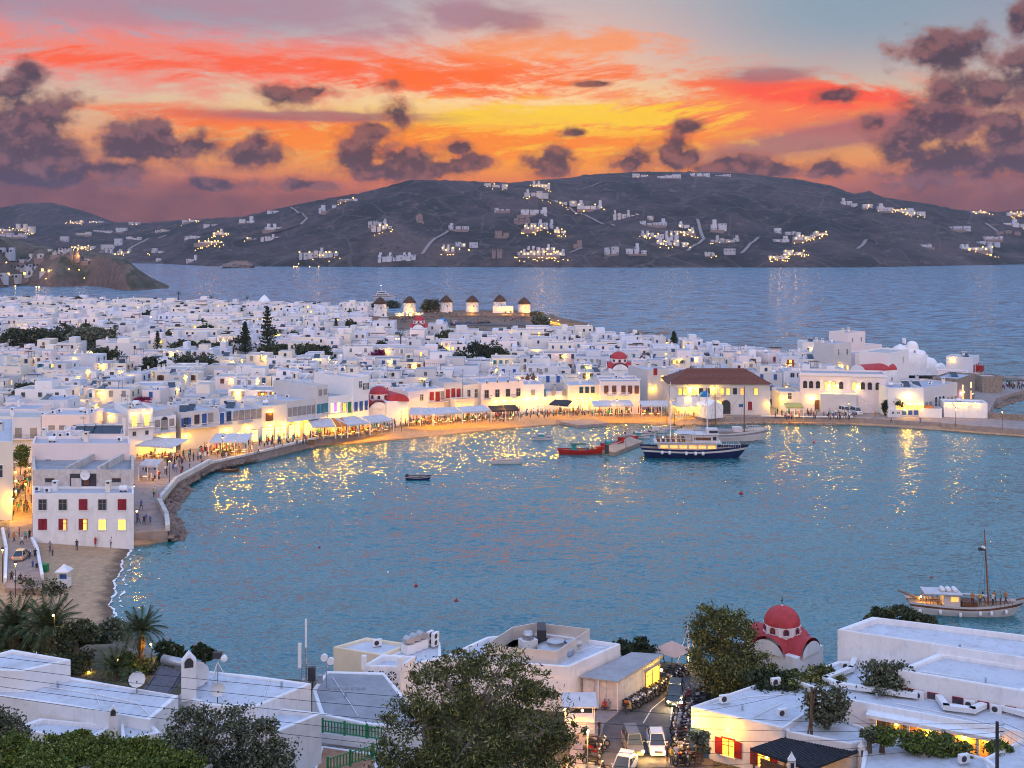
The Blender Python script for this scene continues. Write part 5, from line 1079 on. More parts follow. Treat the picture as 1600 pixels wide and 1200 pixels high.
def tree(name, label, loc, ells, n, size, m, trunk_h, r0=.2, seed=0, group=None, bk=None, cat='tree', nc=14, spread=.24, up=0, aspect=1.7, lean=(0, 0), core=True):
    o = thing(name, label, cat, loc, group=group); lim = [(e[0]*.9, e[1]*.9, e[2]+e[5]*.2) for e in ells]
    lim += [(e[0]+random.Random(seed+i).uniform(-.6, .6)*e[3], e[1]+random.Random(seed+i+9).uniform(-.6, .6)*e[4], e[2]+e[5]*.5) for i, e in enumerate(ells)]
    trunk_mb(trunk_h, r0, lim, seed, bk or bark, lean).obj('trunk', o); leaves('crown', clump_points(ells, n, seed, nc, spread), size, m, o, seed, aspect, up); return o
def norfolk(label, p, h, thin, seed):
    o = thing('norfolk_pine', label, 'pine tree', p, group='Norfolk pines in the town'); b = MB(); b.tube((0, 0, -1), (0, 0, h*.98), h*.022, bark, .05, 6); b.obj('trunk', o); r = random.Random(seed); pts = []
    lv = 15 if not thin else 13
    for i in range(lv):
        t = i/(lv-1); z = h*(.14+.84*t); L = h*(.30 if not thin else .24)*(1-t)**.75*(1.0 if i % 2 else .85)+.25
        for k in range(7):
            a = k*2*math.pi/7+i*.7+r.uniform(-.2, .2); L2 = L*r.uniform(.7, 1.1)
            for s in range(18 if not thin else 10):
                q = (s+.5)/18 if not thin else (s+.5)/10; pts.append((math.cos(a)*L2*q+r.gauss(0, .12), math.sin(a)*L2*q+r.gauss(0, .12), z+L2*.18*q*q+r.gauss(0, .14)))
    leaves('crown', np.array(pts), h*.032, L_dark, o, seed, 2.4); return o
def frond_mesh(Lf, droop, m, nleaf=16, wl=.55):
    def mk():
        b = MB(); P_ = []
        for i in range(9): t = i/8; P_.append(Vector((Lf*t*(1-.12*t), 0, Lf*(.42*t-droop*t*t))))
        for a, c in zip(P_, P_[1:]): b.tube(a, c, .035, m, n=3, caps=False)
        for i in range(nleaf):
            t = .12+.86*i/nleaf; k = min(7, int(t*8)); c = P_[k].lerp(P_[k+1], t*8-k); d = (P_[k+1]-P_[k]).normalized(); l = wl*math.sin(math.pi*min(1, t*.8+.18))**.6
            for s in (-1, 1):
                e = c+d*l*.55+Vector((0, s*l*.85, -l*.30)); w = d*.045*Lf/3; b.add([c-w, c+w, e], [(0, 1, 2)], m)
        return b.data('frond')
    return cached(('frond', Lf, droop, m.name, nleaf), mk)
def palm(label, p, h, L, nf, seed, tiny=False, skirt=True):
    o = thing('palm_tree', label, 'palm', p, group=None); b = MB(); n = 6; r = random.Random(seed)
    for i in range(n): b.tube((0, 0, h*i/n-.3), (0, 0, h*(i+1)/n-.3), L*.085*(1.1-.02*i), bark, L*.07, 8, False)
    b.sphere((0, 0, h-.2), L*.12, bark); b.obj('trunk', o)
    for i in range(nf):
        t = i/nf; dr = .1+1.15*t; q = link('frond', frond_mesh(L, round(dr*4)/4*.8, L_palm, 8 if tiny else 22, L*.2), o, (0, 0, h)); q.rotation_euler = (r.uniform(-.15, .15), -.75*(1-t)*1.25+.15, i*2.39996+r.uniform(-.1, .1))
    if skirt:
        for i in range(nf//3): q = link('dry_frond', frond_mesh(L*.75, 1.2, L_dry, 8 if tiny else 14, L*.13), o, (0, 0, h-.25)); q.rotation_euler = (r.uniform(-.1, .1), .8+r.uniform(0, .35), i*2.39996)
    return o
TL = {0: 'thin dark Norfolk pine with a brown see-through crown behind low roofs', 1: 'dense dark Norfolk pine with layered branches, tallest of the left quarter', 2: 'very tall thin Norfolk pine above the blue-shuttered houses', 3: 'small sparse Norfolk pine below the far rows', 4: 'broad Norfolk pine standing alone on the seaside edge of town'}
PLACE = ['left', 'centre']; ri = 0
RL_ = ['round dark tree at the left end of the tree belt', 'second round tree of the left tree belt', 'broad dark green tree in the middle of the tree belt', 'tree with golden lamplight in its leaf colour, left one of two', 'tree with golden lamplight in its leaf colour, right one of two', 'low round tree in front of the lamp-lit trees', 'small round tree below the left tree belt', 'dark spreading tree in front of the sparse brown pine',
       'large round tree, left half of the big clump', 'large round tree, right half of the big clump', 'dark tree left of the dense Norfolk pine', 'low tree just beside the dense Norfolk pine', 'small tree left of the thin tall pine', 'bushy tree, left one of the leafy pair', 'bushy tree, right one of the leafy pair', 'dark round tree in the middle of the rooftops', 'smaller tree touching the dark mid-town tree',
       'garden tree, left one near the left edge houses', 'garden tree, right one near the left edge houses', 'small bush by the sea at the back of the far rows', 'bush between the first two windmills', 'bush between the second and third windmills', 'shrub below the car park of the windmill hill', 'low tree beneath the very tall thin pine', 'low tree in front of the very tall thin pine']
PLb = ['lone palm beside the small red-domed church', 'small palm on the far sea edge left', 'small palm on the far sea edge centre', 'small palm on the far sea edge right']; np_ = 0; pp_ = 0
for i, (p, hp, kind) in enumerate(TP):
    px = 800+p.x*F/p.y; h = hp/F*p.y*(1.05 if kind.startswith('norfolk') else 1.3)
    if kind.startswith('norfolk'): norfolk(TL[np_], p, h, kind.endswith('thin'), i); np_ += 1
    elif kind == 'palm': palm(PLb[pp_], p, h*.8, max(1.6, h*.36), 22, i, True, False); pp_ += 1
    elif kind == 'bougainvillea': tree('bougainvillea', 'magenta bougainvillea bush behind the crimson dome', p, [(0, 0, h*.6, h*.5, h*.4, h*.42)], 1200, .45, L_bou, h*.4, seed=i)
    elif kind == 'none': pass
    else:
        lab = 'upper yellow-lit shrub on the mill slope' if (kind == 'lit' and hp == 10) else 'lower yellow-lit shrub on the mill slope' if (kind == 'lit' and hp == 14) else RL_[ri] if ri < len(RL_) else ('round leafy tree before the arched windows' if p.y < 320 and p.x < 92 else 'dark tree hung with lights in front of the restaurant' if p.y < 300 else (('small round shrub beside the windmill car park' if hp < 12 else 'round shrub between the houses below the car park') if px > 690 else 'low leafy tree at the foot of the mill slope')); ri += 1
        if 0: lab = 'floodlit yellow-green shrub below the last windmill, '+('lower one' if hp > 12 else 'upper one')
        m = L_dark if kind in ('dark',) else L_olive if kind == 'lit' else L_fig; w = h*(.72 if kind != 'dark' else .62)  # lit trees take paler leaves: lamplight put into the leaf colour
        if i > len(TP)-9 and kind in ('round', 'dark') and p.y < 330: w = h*.42
        tree('tree', lab, p, [(-w*.45, 0, h*.52, w*.62, w*.6, h*.42), (w*.4, .3, h*.55, w*.62, w*.6, h*.40), (0, -.4, h*.72, w*.6, w*.5, h*.32)], 2600, .55, m, h*.4, .25, seed=i)

bush0 = [MB() for _ in range(3)]; BM = []
for k in range(3):
    o_ = leaves('garden_bush', clump_points([(0, 0, .9, 1.3, 1.1, .9), (.8, 0, .7, .9, .8, .7)], 260, 50+k, 10, .3), .42, [L_dark, L_fig, L_bou][k], None, 60+k); BM.append(o_.data); bpy.data.objects.remove(o_)
tb_ = random.Random(8)
for k in range(95):
    x, y, w, dep = tb_.choice(cand); kx = 0 if tb_.random() < .5 else 1 if tb_.random() < .8 else 2
    o = link('garden_bush', BM[kx], None, (x+tb_.choice([0, w])+tb_.uniform(-.3, .3), y-.3, max(hT(x, y), 1.2)+tb_.choice([.2, 1.2, 2.2])), tb_.uniform(0, 6)); o.scale = [tb_.uniform(1.0, 2.2)]*3; tag(o, f"small {['dark', 'olive-green', 'magenta-flowered'][kx]} garden bush {'between the nearer town houses' if y < 400 else 'among the far town houses'}", 'bush', 'small bushes between the town houses')
# ------------------------------------------------------------------ people: one skinned body per pose, shared by copies
skin = mat('skin', (.42, .24, .16), .6, .1); hair = mat('hair', (.03, .02, .015), .7, .3); shirt = mat('shirt', (1, 1, 1), .85, .1, objcol=True); trousers = mat('trousers', (.06, .07, .10), .85, .4); trousers2 = mat('shorts', (.30, .26, .20), .85, .3)
def person_mesh(pose, lower, dress=False, bare=False):
    sw = {'stand': 0, 'walk': .22, 'sit': 0}[pose]; sit = pose == 'sit'; hz = .48 if sit else .93
    V_ = {'pel': (0, 0, hz, .15), 'waist': (0, 0, hz+.18, .13), 'chest': (0, -.01, hz+.40, .165), 'neck': (0, 0, hz+.56, .06), 'head': (0, -.02, hz+.68, .095), 'crown': (0, 0, hz+.77, .085)}
    for s, n in ((-1, 'l'), (1, 'r')):
        k = sw*s; V_['hip'+n] = (s*.10, 0, hz-.06, .105)
        if sit: V_['kn'+n] = (s*.12, -.42, hz-.02, .07); V_['an'+n] = (s*.12, -.42, .08, .045); V_['to'+n] = (s*.12, -.56, .04, .04)
        else: V_['kn'+n] = (s*.11, -k*.8-.02*abs(sw), .50, .07); V_['an'+n] = (s*.11, k*-1.2+(.12 if k < 0 else 0), .09+(.08 if k < 0 else 0), .045); V_['to'+n] = (s*.12, k*-1.2-.12, .04, .04)
        V_['sh'+n] = (s*.19, 0, hz+.48, .06); V_['el'+n] = (s*.25, k*.5+.02, hz+.22, .045); V_['ha'+n] = (s*.24, k*.9-(.25 if sit else .06), hz+(.10 if sit else -.03), .04)
    E = [('pel', 'waist'), ('waist', 'chest'), ('chest', 'neck'), ('neck', 'head'), ('head', 'crown')]
    for n in 'lr': E += [('pel', 'hip'+n), ('hip'+n, 'kn'+n), ('kn'+n, 'an'+n), ('an'+n, 'to'+n), ('chest', 'sh'+n), ('sh'+n, 'el'+n), ('el'+n, 'ha'+n)]
    ks = list(V_); me = bpy.data.meshes.new('person'); me.from_pydata([V_[k][:3] for k in ks], [(ks.index(a), ks.index(b)) for a, b in E], []); o = bpy.data.objects.new('person', me); COL.objects.link(o)
    o.modifiers.new('skin', 'SKIN'); sv = me.skin_vertices[0].data
    for i, k in enumerate(ks): sv[i].radius = (V_[k][3], V_[k][3]*(.75 if k in ('pel', 'waist', 'chest') else 1)); sv[i].use_root = k == 'pel'
    m = o.modifiers.new('sub', 'SUBSURF'); m.levels = m.render_levels = 1
    dg = bpy.context.evaluated_depsgraph_get(); r = bpy.data.meshes.new_from_object(o.evaluated_get(dg)); bpy.data.objects.remove(o)
    r.materials.clear(); [r.materials.append(x) for x in (skin, hair, shirt, lower)]; mi = []
    for p in r.polygons:
        c = p.center; arm = abs(c.x) > .215 and c.z < hz+.36
        if c.z > hz+.735 or (c.z > hz+.62 and c.y > .03): mi.append(1)
        elif c.z > hz+.55 or arm and c.z < hz+.30: mi.append(0)
        elif c.z > hz+.02 or (dress and c.z > .55 and not sit): mi.append(2)
        elif bare and c.z < (.5 if not sit else .4): mi.append(0)
        else: mi.append(3)
    r.polygons.foreach_set('material_index', mi); r.polygons.foreach_set('use_smooth', [True]*len(mi)); return r
PM = [('standing', person_mesh('stand', trousers)), ('walking', person_mesh('walk', trousers)), ('walking', person_mesh('walk', trousers2, bare=True)), ('standing', person_mesh('stand', trousers2, dress=True, bare=True)), ('sitting', person_mesh('sit', trousers))]
SC = [('white', (.75, .75, .75)), ('black', (.03, .03, .035)), ('red', (.45, .03, .03)), ('blue', (.05, .12, .38)), ('grey', (.25, .25, .27)), ('pink', (.6, .25, .28)), ('turquoise', (.05, .38, .42)), ('orange', (.55, .2, .04)), ('navy', (.02, .03, .09)), ('yellow', (.6, .45, .08)), ('white', (.7, .68, .65)), ('black', (.04, .04, .04))]
pr = random.Random(21)
def person(loc, rz, where, group, pose=None, col=None, scale=1.0):
    ps, me = PM[pose if pose is not None else pr.choice([0, 0, 1, 1, 2, 3])]; cn, cc = SC[col] if col is not None else pr.choice(SC)
    o = link('person', me, None, loc, rz); o.color = (*cc, 1); o.scale = [scale*pr.uniform(.94, 1.05)]*3
    g = 'dress' if me is PM[3][1] else 'shirt'
    return tag(o, f"person in {'an' if cn == 'orange' else 'a'} {cn} {g} {ps} {where}", 'person', group)
ZN = [((218, 742), (256, 742), (244, 822), (214, 822), 14, 'beside the corner building'), ((232, 716), (262, 712), (318, 728), (262, 758), 34, 'near the first awnings by the harbour wall'), ((300, 708), (408, 694), (420, 706), (335, 722), 40, 'by the striped awning on the curved promenade'),
      ((412, 692), (500, 683), (512, 688), (425, 706), 30, 'in front of the brightest yellow shops'), ((515, 677), (610, 665), (625, 672), (525, 686), 34, 'along the long grey striped awning'), ((630, 662), (760, 653), (765, 657), (635, 670), 36, 'along the orange-lit beach cafés'),
      ((765, 651), (885, 645), (885, 650), (768, 656), 26, 'before the large cream house'), ((895, 645), (1085, 644), (1088, 649), (895, 650), 34, 'before the tavernas left of the hall'), ((1206, 649), (1335, 650), (1340, 656), (1206, 655), 24, 'on the square below the arched windows'),
      ((1350, 653), (1386, 653), (1460, 664), (1400, 664), 6, 'on the quay by the booth'), ((10, 745), (48, 745), (50, 800), (6, 815), 30, 'in the glowing street at far left')]
for a, b, c, d, n, wh in ZN:
    for k in range(int(n*.62)):
        u, v = pr.random(), pr.random(); px = (a[0]*(1-u)+b[0]*u)*(1-v)+(d[0]*(1-u)+c[0]*u)*v; py = (a[1]*(1-u)+b[1]*u)*(1-v)+(d[1]*(1-u)+c[1]*u)*v
        z = 1.72 if px > 60 else None; p = G(px, py, 1.72 if z else 1.5); p.z = 1.72 if z else max(hT(p.x, p.y), 1.5); person(p, pr.uniform(0, 6.3), wh, 'people strolling along the harbour')
SP = [(120, 856, 0, 1, 'on the sand below the corner building'), (149, 849, 3, 2, 'on the sand under the maroon shutters'), (174, 848, 0, 0, 'at the foot of the corner building wall'), (191, 847, 1, 1, 'near the corner of the beachfront building'), (78, 855, 1, 4, 'at the top of the beach by the road'), (82, 860, 0, 5, 'at the top of the beach by the road'),
      (55, 868, 0, 1, 'beside the low road wall'), (51, 885, 3, 3, 'on the road beside the low wall'), (57, 887, 0, 1, 'on the road beside the low wall'), (46, 872, 1, 8, 'beside the parked beige car'), (18, 905, 0, 1, 'above the palms'), (24, 909, 0, 0, 'above the palms'), (32, 906, 1, 1, 'above the palms'), (39, 908, 0, 5, 'above the palms'), (250, 1036, 3, 0, 'on the shore terrace beside the single palm'), (259, 1038, 0, 5, 'on the shore terrace beside the single palm'),
      (216, 832, 1, 3, 'on the stone steps'), (225, 832, 1, 8, 'on the stone steps'), (235, 831, 3, 3, 'on the stone steps'), (30, 838, 0, 2, 'in the lower part of the glowing street'), (40, 842, 0, 6, 'in the lower part of the glowing street'), (22, 846, 1, 7, 'in the lower part of the glowing street'), (14, 840, 0, 4, 'in the lower part of the glowing street'), (34, 850, 1, 0, 'in the lower part of the glowing street'), (46, 840, 0, 1, 'in the lower part of the glowing street')]
for px, py, ps, c, wh in SP: p = G(px, py, 1.6 if px < 100 else 1.0); p.z = max(hT(p.x, p.y), .1)+(1.15 if 'steps' in wh else 0); person(p, pr.uniform(0, 6), wh, 'people on and above the beach', ps, c)
for px, py, ps, c, wh in ((1042, 1192, 3, 8, 'between the scooters at the roadside, leftmost'), (1049, 1196, 0, 9, 'between the scooters, in the middle'), (1057, 1194, 1, 0, 'between the scooters, rightmost'), (945, 1112, 4, 2, 'beside the roadside kiosk'), (951, 1112, 4, 4, 'beside the roadside kiosk'), (936, 1152, 0, 1, 'on the pavement beside the parked scooters'), (1034, 1036, 1, 3, 'near the pink parasol'), (985, 1114, 4, 9, 'by the first scooters')): p = G(px, py, 2.9); person(p, pr.uniform(0, 6), wh, 'people by the near road', ps, c)
# crowds that read as one mass
b = MB(); 
def mini(p, c): b.tube(p, p+Vector((0, 0, .85)), .13, trousers, .16, 5); b.tube(p+Vector((0, 0, .85)), p+Vector((0, 0, 1.42)), .2, c, .13, 6); b.sphere(p+Vector((0, 0, 1.6)), .12, hair, 6, 4)
cm = [mat('cloth_'+n, c, .9, .1) for n, c in SC[:8]]
for k in range(75): px = pr.uniform(600, 835) if k > 30 else pr.uniform(605, 680); p = V(px, 500, pr.uniform(548, 574)); p.z = hT(p.x, p.y); mini(p, pr.choice(cm))
tag(b.obj('crowd'), 'crowd of small figures watching the sunset on the windmill hill', 'crowd', kind='stuff')
b = MB()
for k in range(60): px = pr.uniform(1560, 1640); p = G(px, pr.uniform(600, 606), 2.2); p.z = 1.75; mini(p, pr.choice(cm))
tag(b.obj('crowd'), 'dense crowd standing at the far end of the sea walk', 'crowd', kind='stuff')
b = MB()
for a, c, n in (((225, 735), (320, 712), 30), ((320, 706), (500, 682), 60), ((500, 680), (625, 664), 60), ((630, 660), (880, 646), 90), ((895, 645), (1088, 645), 80), ((1210, 651), (1330, 652), 30), ((15, 790), (45, 745), 40)):
    for k in range(n): u = pr.random(); p = G(a[0]*(1-u)+c[0]*u+pr.uniform(-4, 4), a[1]*(1-u)+c[1]*u+pr.uniform(-5, 5), 1.72); mini(p, pr.choice(cm))
tag(b.obj('crowd'), 'dense evening crowd filling the promenade between the cafés', 'crowd', kind='stuff')
# ------------------------------------------------------------------ awnings, café tables, street lamps
tbm = MB(); tbm.box((0, 0, .7), (.8, .8, .05), whitep); tbm.tube((0, 0, 0), (0, 0, .7), .05, darkm, n=5); TBL = tbm.data('cafe_table')
chm = MB(); chm.box((0, 0, .42), (.42, .42, .05), wood); chm.box((0, .2, .47), (.42, .04, .45), wood); [chm.box((x, y, 0), (.04, .04, .42), wood) for x in (-.18, .18) for y in (-.18, .18)]; CHR = chm.data('chair')
glow = mat('lamp_shade_lit', (.9, .5, .2), .5, .1, emit=5, ecol=(1, .45, .08))
def awning(label, x0, y0, x1, y1, dep, m, where, n=2, power=240, h=3.0, cols=(1, .44, .02), tables=1, drop=.7, people=4):
    z = ZB+h; a, c = G(x0, y0, z), G(x1, y1, z); o = thing('awning', label, 'awning', (a.x, a.y, ZB), group='awnings along the promenade'); d = c-a; L = d.length; dn = d.normalized(); nn = Vector((-dn.y, dn.x, 0))
    b = MB(); k = max(2, int(L/2.6))
    for i in range(k):
        p, q = dn*(L*i/k+.04), dn*(L*(i+1)/k-.04); b.add([p+Vector((0, 0, h)), q+Vector((0, 0, h)), q+nn*dep+Vector((0, 0, h+drop)), p+nn*dep+Vector((0, 0, h+drop)), p+Vector((0, 0, h-.07)), q+Vector((0, 0, h-.07)), q+nn*dep+Vector((0, 0, h+drop-.07)), p+nn*dep+Vector((0, 0, h+drop-.07))], [(0, 1, 2, 3), (7, 6, 5, 4), (0, 4, 5, 1), (3, 2, 6, 7), (0, 3, 7, 4), (1, 5, 6, 2)], m)
        b.add([p+Vector((0, 0, h)), q+Vector((0, 0, h)), q+Vector((0, 0, h-.35))-nn*.03, p+Vector((0, 0, h-.35))-nn*.03], [(0, 3, 2, 1)], m)
    b.obj('canopy', o); pm = MB(); pm.box((0, 0, 0), (.12, .12, h), whitep); pme = pm.data('post')
    for i in range(k+1): link('post', pme, o, dn*(L*i/k)+nn*.1)
    for i in range(n):
        p = dn*(L*(i+.5)/n)+nn*(dep*.45); lamp_parts(o, (p.x, p.y, h-.35), power, .16, cols, glow)
    bk = MB()
    for i in range(int(L/1.6)):
        bk.box((0, 0, 0), (.001, .001, .001), wood) if 0 else None
    if tables:
        for i in range(int(L/2.0)):
            for r_ in range(max(1, int(dep/2.4))):
                p = a+dn*(i*2.0+.9+pr.uniform(-.3, .3))+nn*(1.0+r_*2.2+pr.uniform(-.2, .2)); p.z = 1.72
                tag(link('cafe_table', TBL, None, p), 'small square white café table '+where, 'table', 'café tables under the awnings')
                for s in (-1, 1): tag(link('chair', CHR, None, p+dn*s*.65, math.atan2(dn.y, dn.x)-s*1.57), 'brown café chair '+where, 'chair', 'café chairs under the awnings')
        for i in range(people): p = a+dn*pr.uniform(.4, L-.4)+nn*pr.uniform(.6, dep-.5); p.z = 1.72; NP.append((p, where))
    return o
NP = []
AW = [('grey striped flat awning over the first lit terrace', 211, 695, 271, 699, 6, canvas, 'under the first grey awning', 3, 300), ('small cream awning over hanging turquoise clothes', 216, 727, 245, 728, 3, canvas, 'under the small cream awning', 2, 160), ('steep grey double awning beside the navy-shuttered house', 326, 690, 386, 690, 6, canvas, 'under the steep grey double awning', 4, 330),
      ('open white pergola awning at the bright corner café', 487, 667, 524, 665, 7, canvas, 'under the white pergola awning', 2, 330), ('orange-red café awning between two white ones', 525, 665, 543, 664, 7, canvaso, 'under the orange-red awning', 2, 260), ('long grey striped awning beside the domed church, left half', 544, 664, 578, 660, 7, canvas, 'under the long awning, left half', 3, 300), ('long grey striped awning beside the domed church, right half', 579, 660, 615, 656, 5, canvas, 'under the long awning, right half', 3, 300),
      ('low grey awning just right of the church nave', 638, 647, 676, 647, 6, canvas, 'under the awning right of the church', 3, 280), ('broad grey-white café roof in front of the crimson doors', 678, 647, 722, 644, 5, canvas, 'under the café roof below the crimson doors', 4, 300), ('long glowing-edged awning below the orange arches', 723, 644, 767, 641, 4.5, canvas, 'under the awning below the orange arches', 3, 280), ('darker slatted awning ending before the dazzling lamps', 768, 642, 812, 640, 4, thatch, 'under the dark slatted awning', 3, 260),
      ('dark hipped café tent before the sky-blue shutters', 858, 631, 888, 633, 4, thatchdark, 'under the dark café tent', 2, 260), ('white four-bay awning below the neoclassical mansion', 927, 634, 990, 633, 4.5, canvas, 'under the mansion awning', 4, 300), ('white two-bay awning right of the yellow stairway', 1003, 634, 1049, 633, 4, canvas, 'under the awning right of the stairway', 3, 300), ('glowing-edged white awning beside the blue-domed chapel', 1052, 634, 1090, 634, 4, canvas, 'under the awning beside the chapel', 3, 300),
      ('yellow-lit kiosk canopy right of the tiled hall', 1228, 636, 1256, 636, 3, mat('canvas_yellow', (.55, .45, .12), .8, .1), 'under the yellow kiosk canopy', 2, 280)]
for r in AW: awning(*r[:8], n=r[8], power=r[9]*1.5)
for p, wh in NP:
    if pr.random() < .9: person(p, pr.uniform(0, 6), wh, 'café guests under the awnings', 4 if pr.random() < .6 else None)
def street_lamp(label, px, py, z=1.72, h=4.2, power=260, col=(1, .52, .02)):
    p = G(px, py, z); o = thing('street_lamp', label, 'street lamp', p, group='lamp posts along the harbour'); b = MB(); b.tube((0, 0, 0), (0, 0, h), .07, darkm, .04, 6); b.obj('post', o); b = MB(); b.lathe((0, 0, h), [(.12, 0), (.24, .42), (.05, .6)], darkm, 6); b.obj('lantern_cap', o); lamp_parts(o, (0, -.02, h+.22), power*.9, .17, col); return o
for px, py, lab in ((265, 757, 'lamp post beside the harbour wall near the first awnings'), (348, 716, 'lamp post by the wooden box on the promenade'), (627, 674, 'white-glowing lamp post left of the beach cafés'), (787, 659, 'lamp post at the top of the sand in front of the cream house'), (964, 652, 'lamp post in front of the neoclassical mansion'), (1054, 662, 'low lamp at the beach edge behind the blue ship'), (1331, 640, 'lamp post beside the parked vans'), (1326, 657, 'bright lamp post on the quay edge of the square'), (1493, 667, 'double bright lamp on the pier casting yellow light'), (1566, 672, 'last lamp post on the pier at the right edge'), (1520, 640, 'lamp post behind the white pumphouse'), (209, 800, 'lamp at the corner of the beachfront building'), (4, 910, 'lamp at the far left above the palms'), (24, 934, 'yellow globe lamp just above the palm crowns')): street_lamp(lab, px, py, power=520 if 'bright' in lab else 300)
for k, (px, py) in enumerate(((18, 770), (40, 790), (20, 815), (44, 735), (30, 712), (38, 700), (14, 742), (46, 762))): street_lamp(['lamp in the middle of the glowing street', 'lamp beside the parapeted house wall', 'lamp at the low end of the glowing street', 'lamp under the balcony house', 'innermost lamp of the glowing street', 'lamp at the street corner below the balcony', 'lamp against the narrow left-edge house', 'lamp near the crowd in the glowing street'][k], px, py, 1.5, 3.6, 2000, (1, .46, .02))
# square and quay things
for k, (px, py, c, lab) in enumerate(((352, 712, wood, 'wooden planter box on the promenade edge'), (486, 695, wood, 'second wooden planter box below the bright shops'), (316, 712, whitep, 'white notice stand on the promenade'))): b = MB(); b.box((0, 0, 0), (1.6, .7, .9), c); b.box((0, 0, .9), (1.4, .5, .12), L_dark); tag(b.obj('planter_box', loc=G(px, py, 1.72)), lab, 'planter')
d = G(100, 912, .9); o = thing('lifeguard_stand', 'small white lifeguard kiosk with a peaked roof and blue panel on the sand', 'kiosk', (d.x, d.y, max(.5, hT(d.x, d.y)))); b = MB(); b.box((0, 0, 0), (1.5, 1.3, 1.1), whitep); b.obj('base', o); b = MB(); [b.box((x, y, 1.1), (.1, .1, 1.1), whitep) for x in (-.65, .65) for y in (-.55, .55)]; b.obj('post', o); b = MB(); b.box((0, -.1, 1.1), (1.1, .1, .6), bluec); b.obj('panel', o); b = MB(); b.lathe((0, 0, 2.2), [(1.35, 0), (.02, .9)], whitep, 4, a0=math.pi/4, a1=math.pi*2+math.pi/4); b.obj('roof', o)
a = [G(x, y, 1.3) for x, y in ((66, 905), (58, 862), (50, 846))]; wall_path('road_wall', 'low white wall between the road and the sand', [(p.x, p.y) for p in a], 1.2, .8, .4, nearwhite)
a = [G(x, y, 1.5) for x, y in ((8, 910), (10, 860), (4, 830))]; wall_path('road_wall', 'low white wall on the outer side of the street at the far left', [(p.x, p.y) for p in a], 1.2, .9, .4, nearwhite)
sheet('street', [tuple(G(x, y, 1.5).xy) for x, y in ((8, 920), (66, 920), (57, 862), (50, 840), (50, 700), (24, 700), (20, 800), (8, 850))], 1.56, mat('street_paving', (.34, .25, .20), .85, .25, .8, bump=.3), thick=.8)
b = MB(); b.box((0, 0, 0), (.9, .8, 1.0), greenp); tag(b.obj('rubbish_bin', loc=Vector((*G(70, 890, 1).xy, .8))), 'green rubbish bin on the sand beside the road wall', 'bin')
# awning-lit street vines at the left
tree('climbing_vine', 'green vine hanging over the glowing street at the left', G(32, 742, 1.6), [(0, 0, 4.2, 1.2, 2.5, 1.6), (-.8, 3, 3, 1, 2, 2)], 2600, .28, L_pine, 3, .12, 90, cat='vine'); tree('climbing_vine', 'red-leaved vine beside the innermost street lamp', G(46, 718, 1.6), [(0, 0, 4, 1.4, 2.5, 2.2)], 2000, .28, L_bou, 3, .12, 91, cat='vine')

# foam where the small waves run onto the sand
fm = mat('foam', (.8, .8, .8), .8, .1); b = MB(); q = [Vector((*w2(*p_), 0)) for p_ in [(211, 858), (199, 882), (189, 912), (183, 945), (190, 972), (205, 992)]]
for j, off in enumerate((.2, 1.3)):
    prev = None
    for k in range(90):
        t = k/89*(len(q)-1); i = min(int(t), len(q)-2); p = q[i].lerp(q[i+1], t-i); n = Vector((1, .25, 0)); c = p+n*(off-.9+.22*math.sin(k*.33+j)+.12*math.sin(k*.9)+pr.uniform(-.05, .05)); w_ = pr.uniform(.04, .26) if pr.random() < (.9 if j == 0 else .35) else 0; cur = (c-n*w_, c+n*w_)
        if prev: b.add([(v.x, v.y, .06) for v in (prev[0], prev[1], cur[1], cur[0])], [(0, 1, 2, 3)], fm)
        prev = cur
tag(b.obj('foam'), 'thin white foam line of small waves along the sand', 'foam', kind='stuff')
# ------------------------------------------------------------------ boats
navy = mat('hull_navy', (.008, .018, .075), .35, .1); redhull = mat('hull_red', (.35, .02, .015), .45, .15); whull = mat('hull_white', (.62, .60, .60), .5, .08, dirt=(.3, (.35, .3, .28))); deckm = mat('deck_wood', (.32, .20, .12), .75, .2, 2); antif = mat('antifouling', (.06, .02, .03), .7, .2); tealp = mat('paint_boat_teal', (.03, .28, .30), .5, .1); yel = mat('paint_yellow', (.55, .33, .03), .5, .1)
def hull(L, B, H, m, stripe=None, rake=.10, sheer=.5, stern=.7):
    b = MB(); n = 18; prof = [(-.35, .35), (0, .78), (.45, .93), (.62, .97), (.8, 1.0), (1.0, 1.02)]; rows = []
    for i in range(n+1):
        t = i/n; u = 2*t-1; w = B/2*((1-max(0, u)**2.3)**.8 if u > 0 else (1-(1-stern)*(-u)**2.2)); w = max(w, .02); sz = H*(1+sheer*max(0, u)**2+sheer*.35*max(0, -u)**2); rr = []
        for q, f in prof: x = L*(t-.5)+ (rake*L*max(0, u)**3*(q if q > 0 else 0)) - (rake*.6*L*max(0, -u)**3*max(0, q)); rr.append((x, w*f*(1 if q > -.3 else .4), sz*q if q > 0 else q*H))
        rows.append(rr)
    k = len(prof)
    for s in (-1, 1):
        vs = [(x, s*y, z) for rr in rows for x, y, z in rr]
        for j in range(k-1): mm = antif if j == 0 else (stripe if stripe and j == 3 else m); fs = [((i*k+j), ((i+1)*k+j), ((i+1)*k+j+1), (i*k+j+1)) for i in range(n)]; b.add(vs, [f if s < 0 else f[::-1] for f in fs], mm)
    tr_ = rows[0]; b.add([(x, y, z) for x, y, z in tr_]+[(x, -y, z) for x, y, z in tr_], [tuple(range(k))+tuple(range(2*k-1, k-1, -1))], m)
    d = MB(); vs = [(rr[3][0], s*rr[3][1]*.98, rr[4][2]*.97) for rr in rows for s in (-1, 1)]; d.add(vs, [(2*i, 2*i+2, 2*i+3, 2*i+1) for i in range(n)], deckm); return b, d
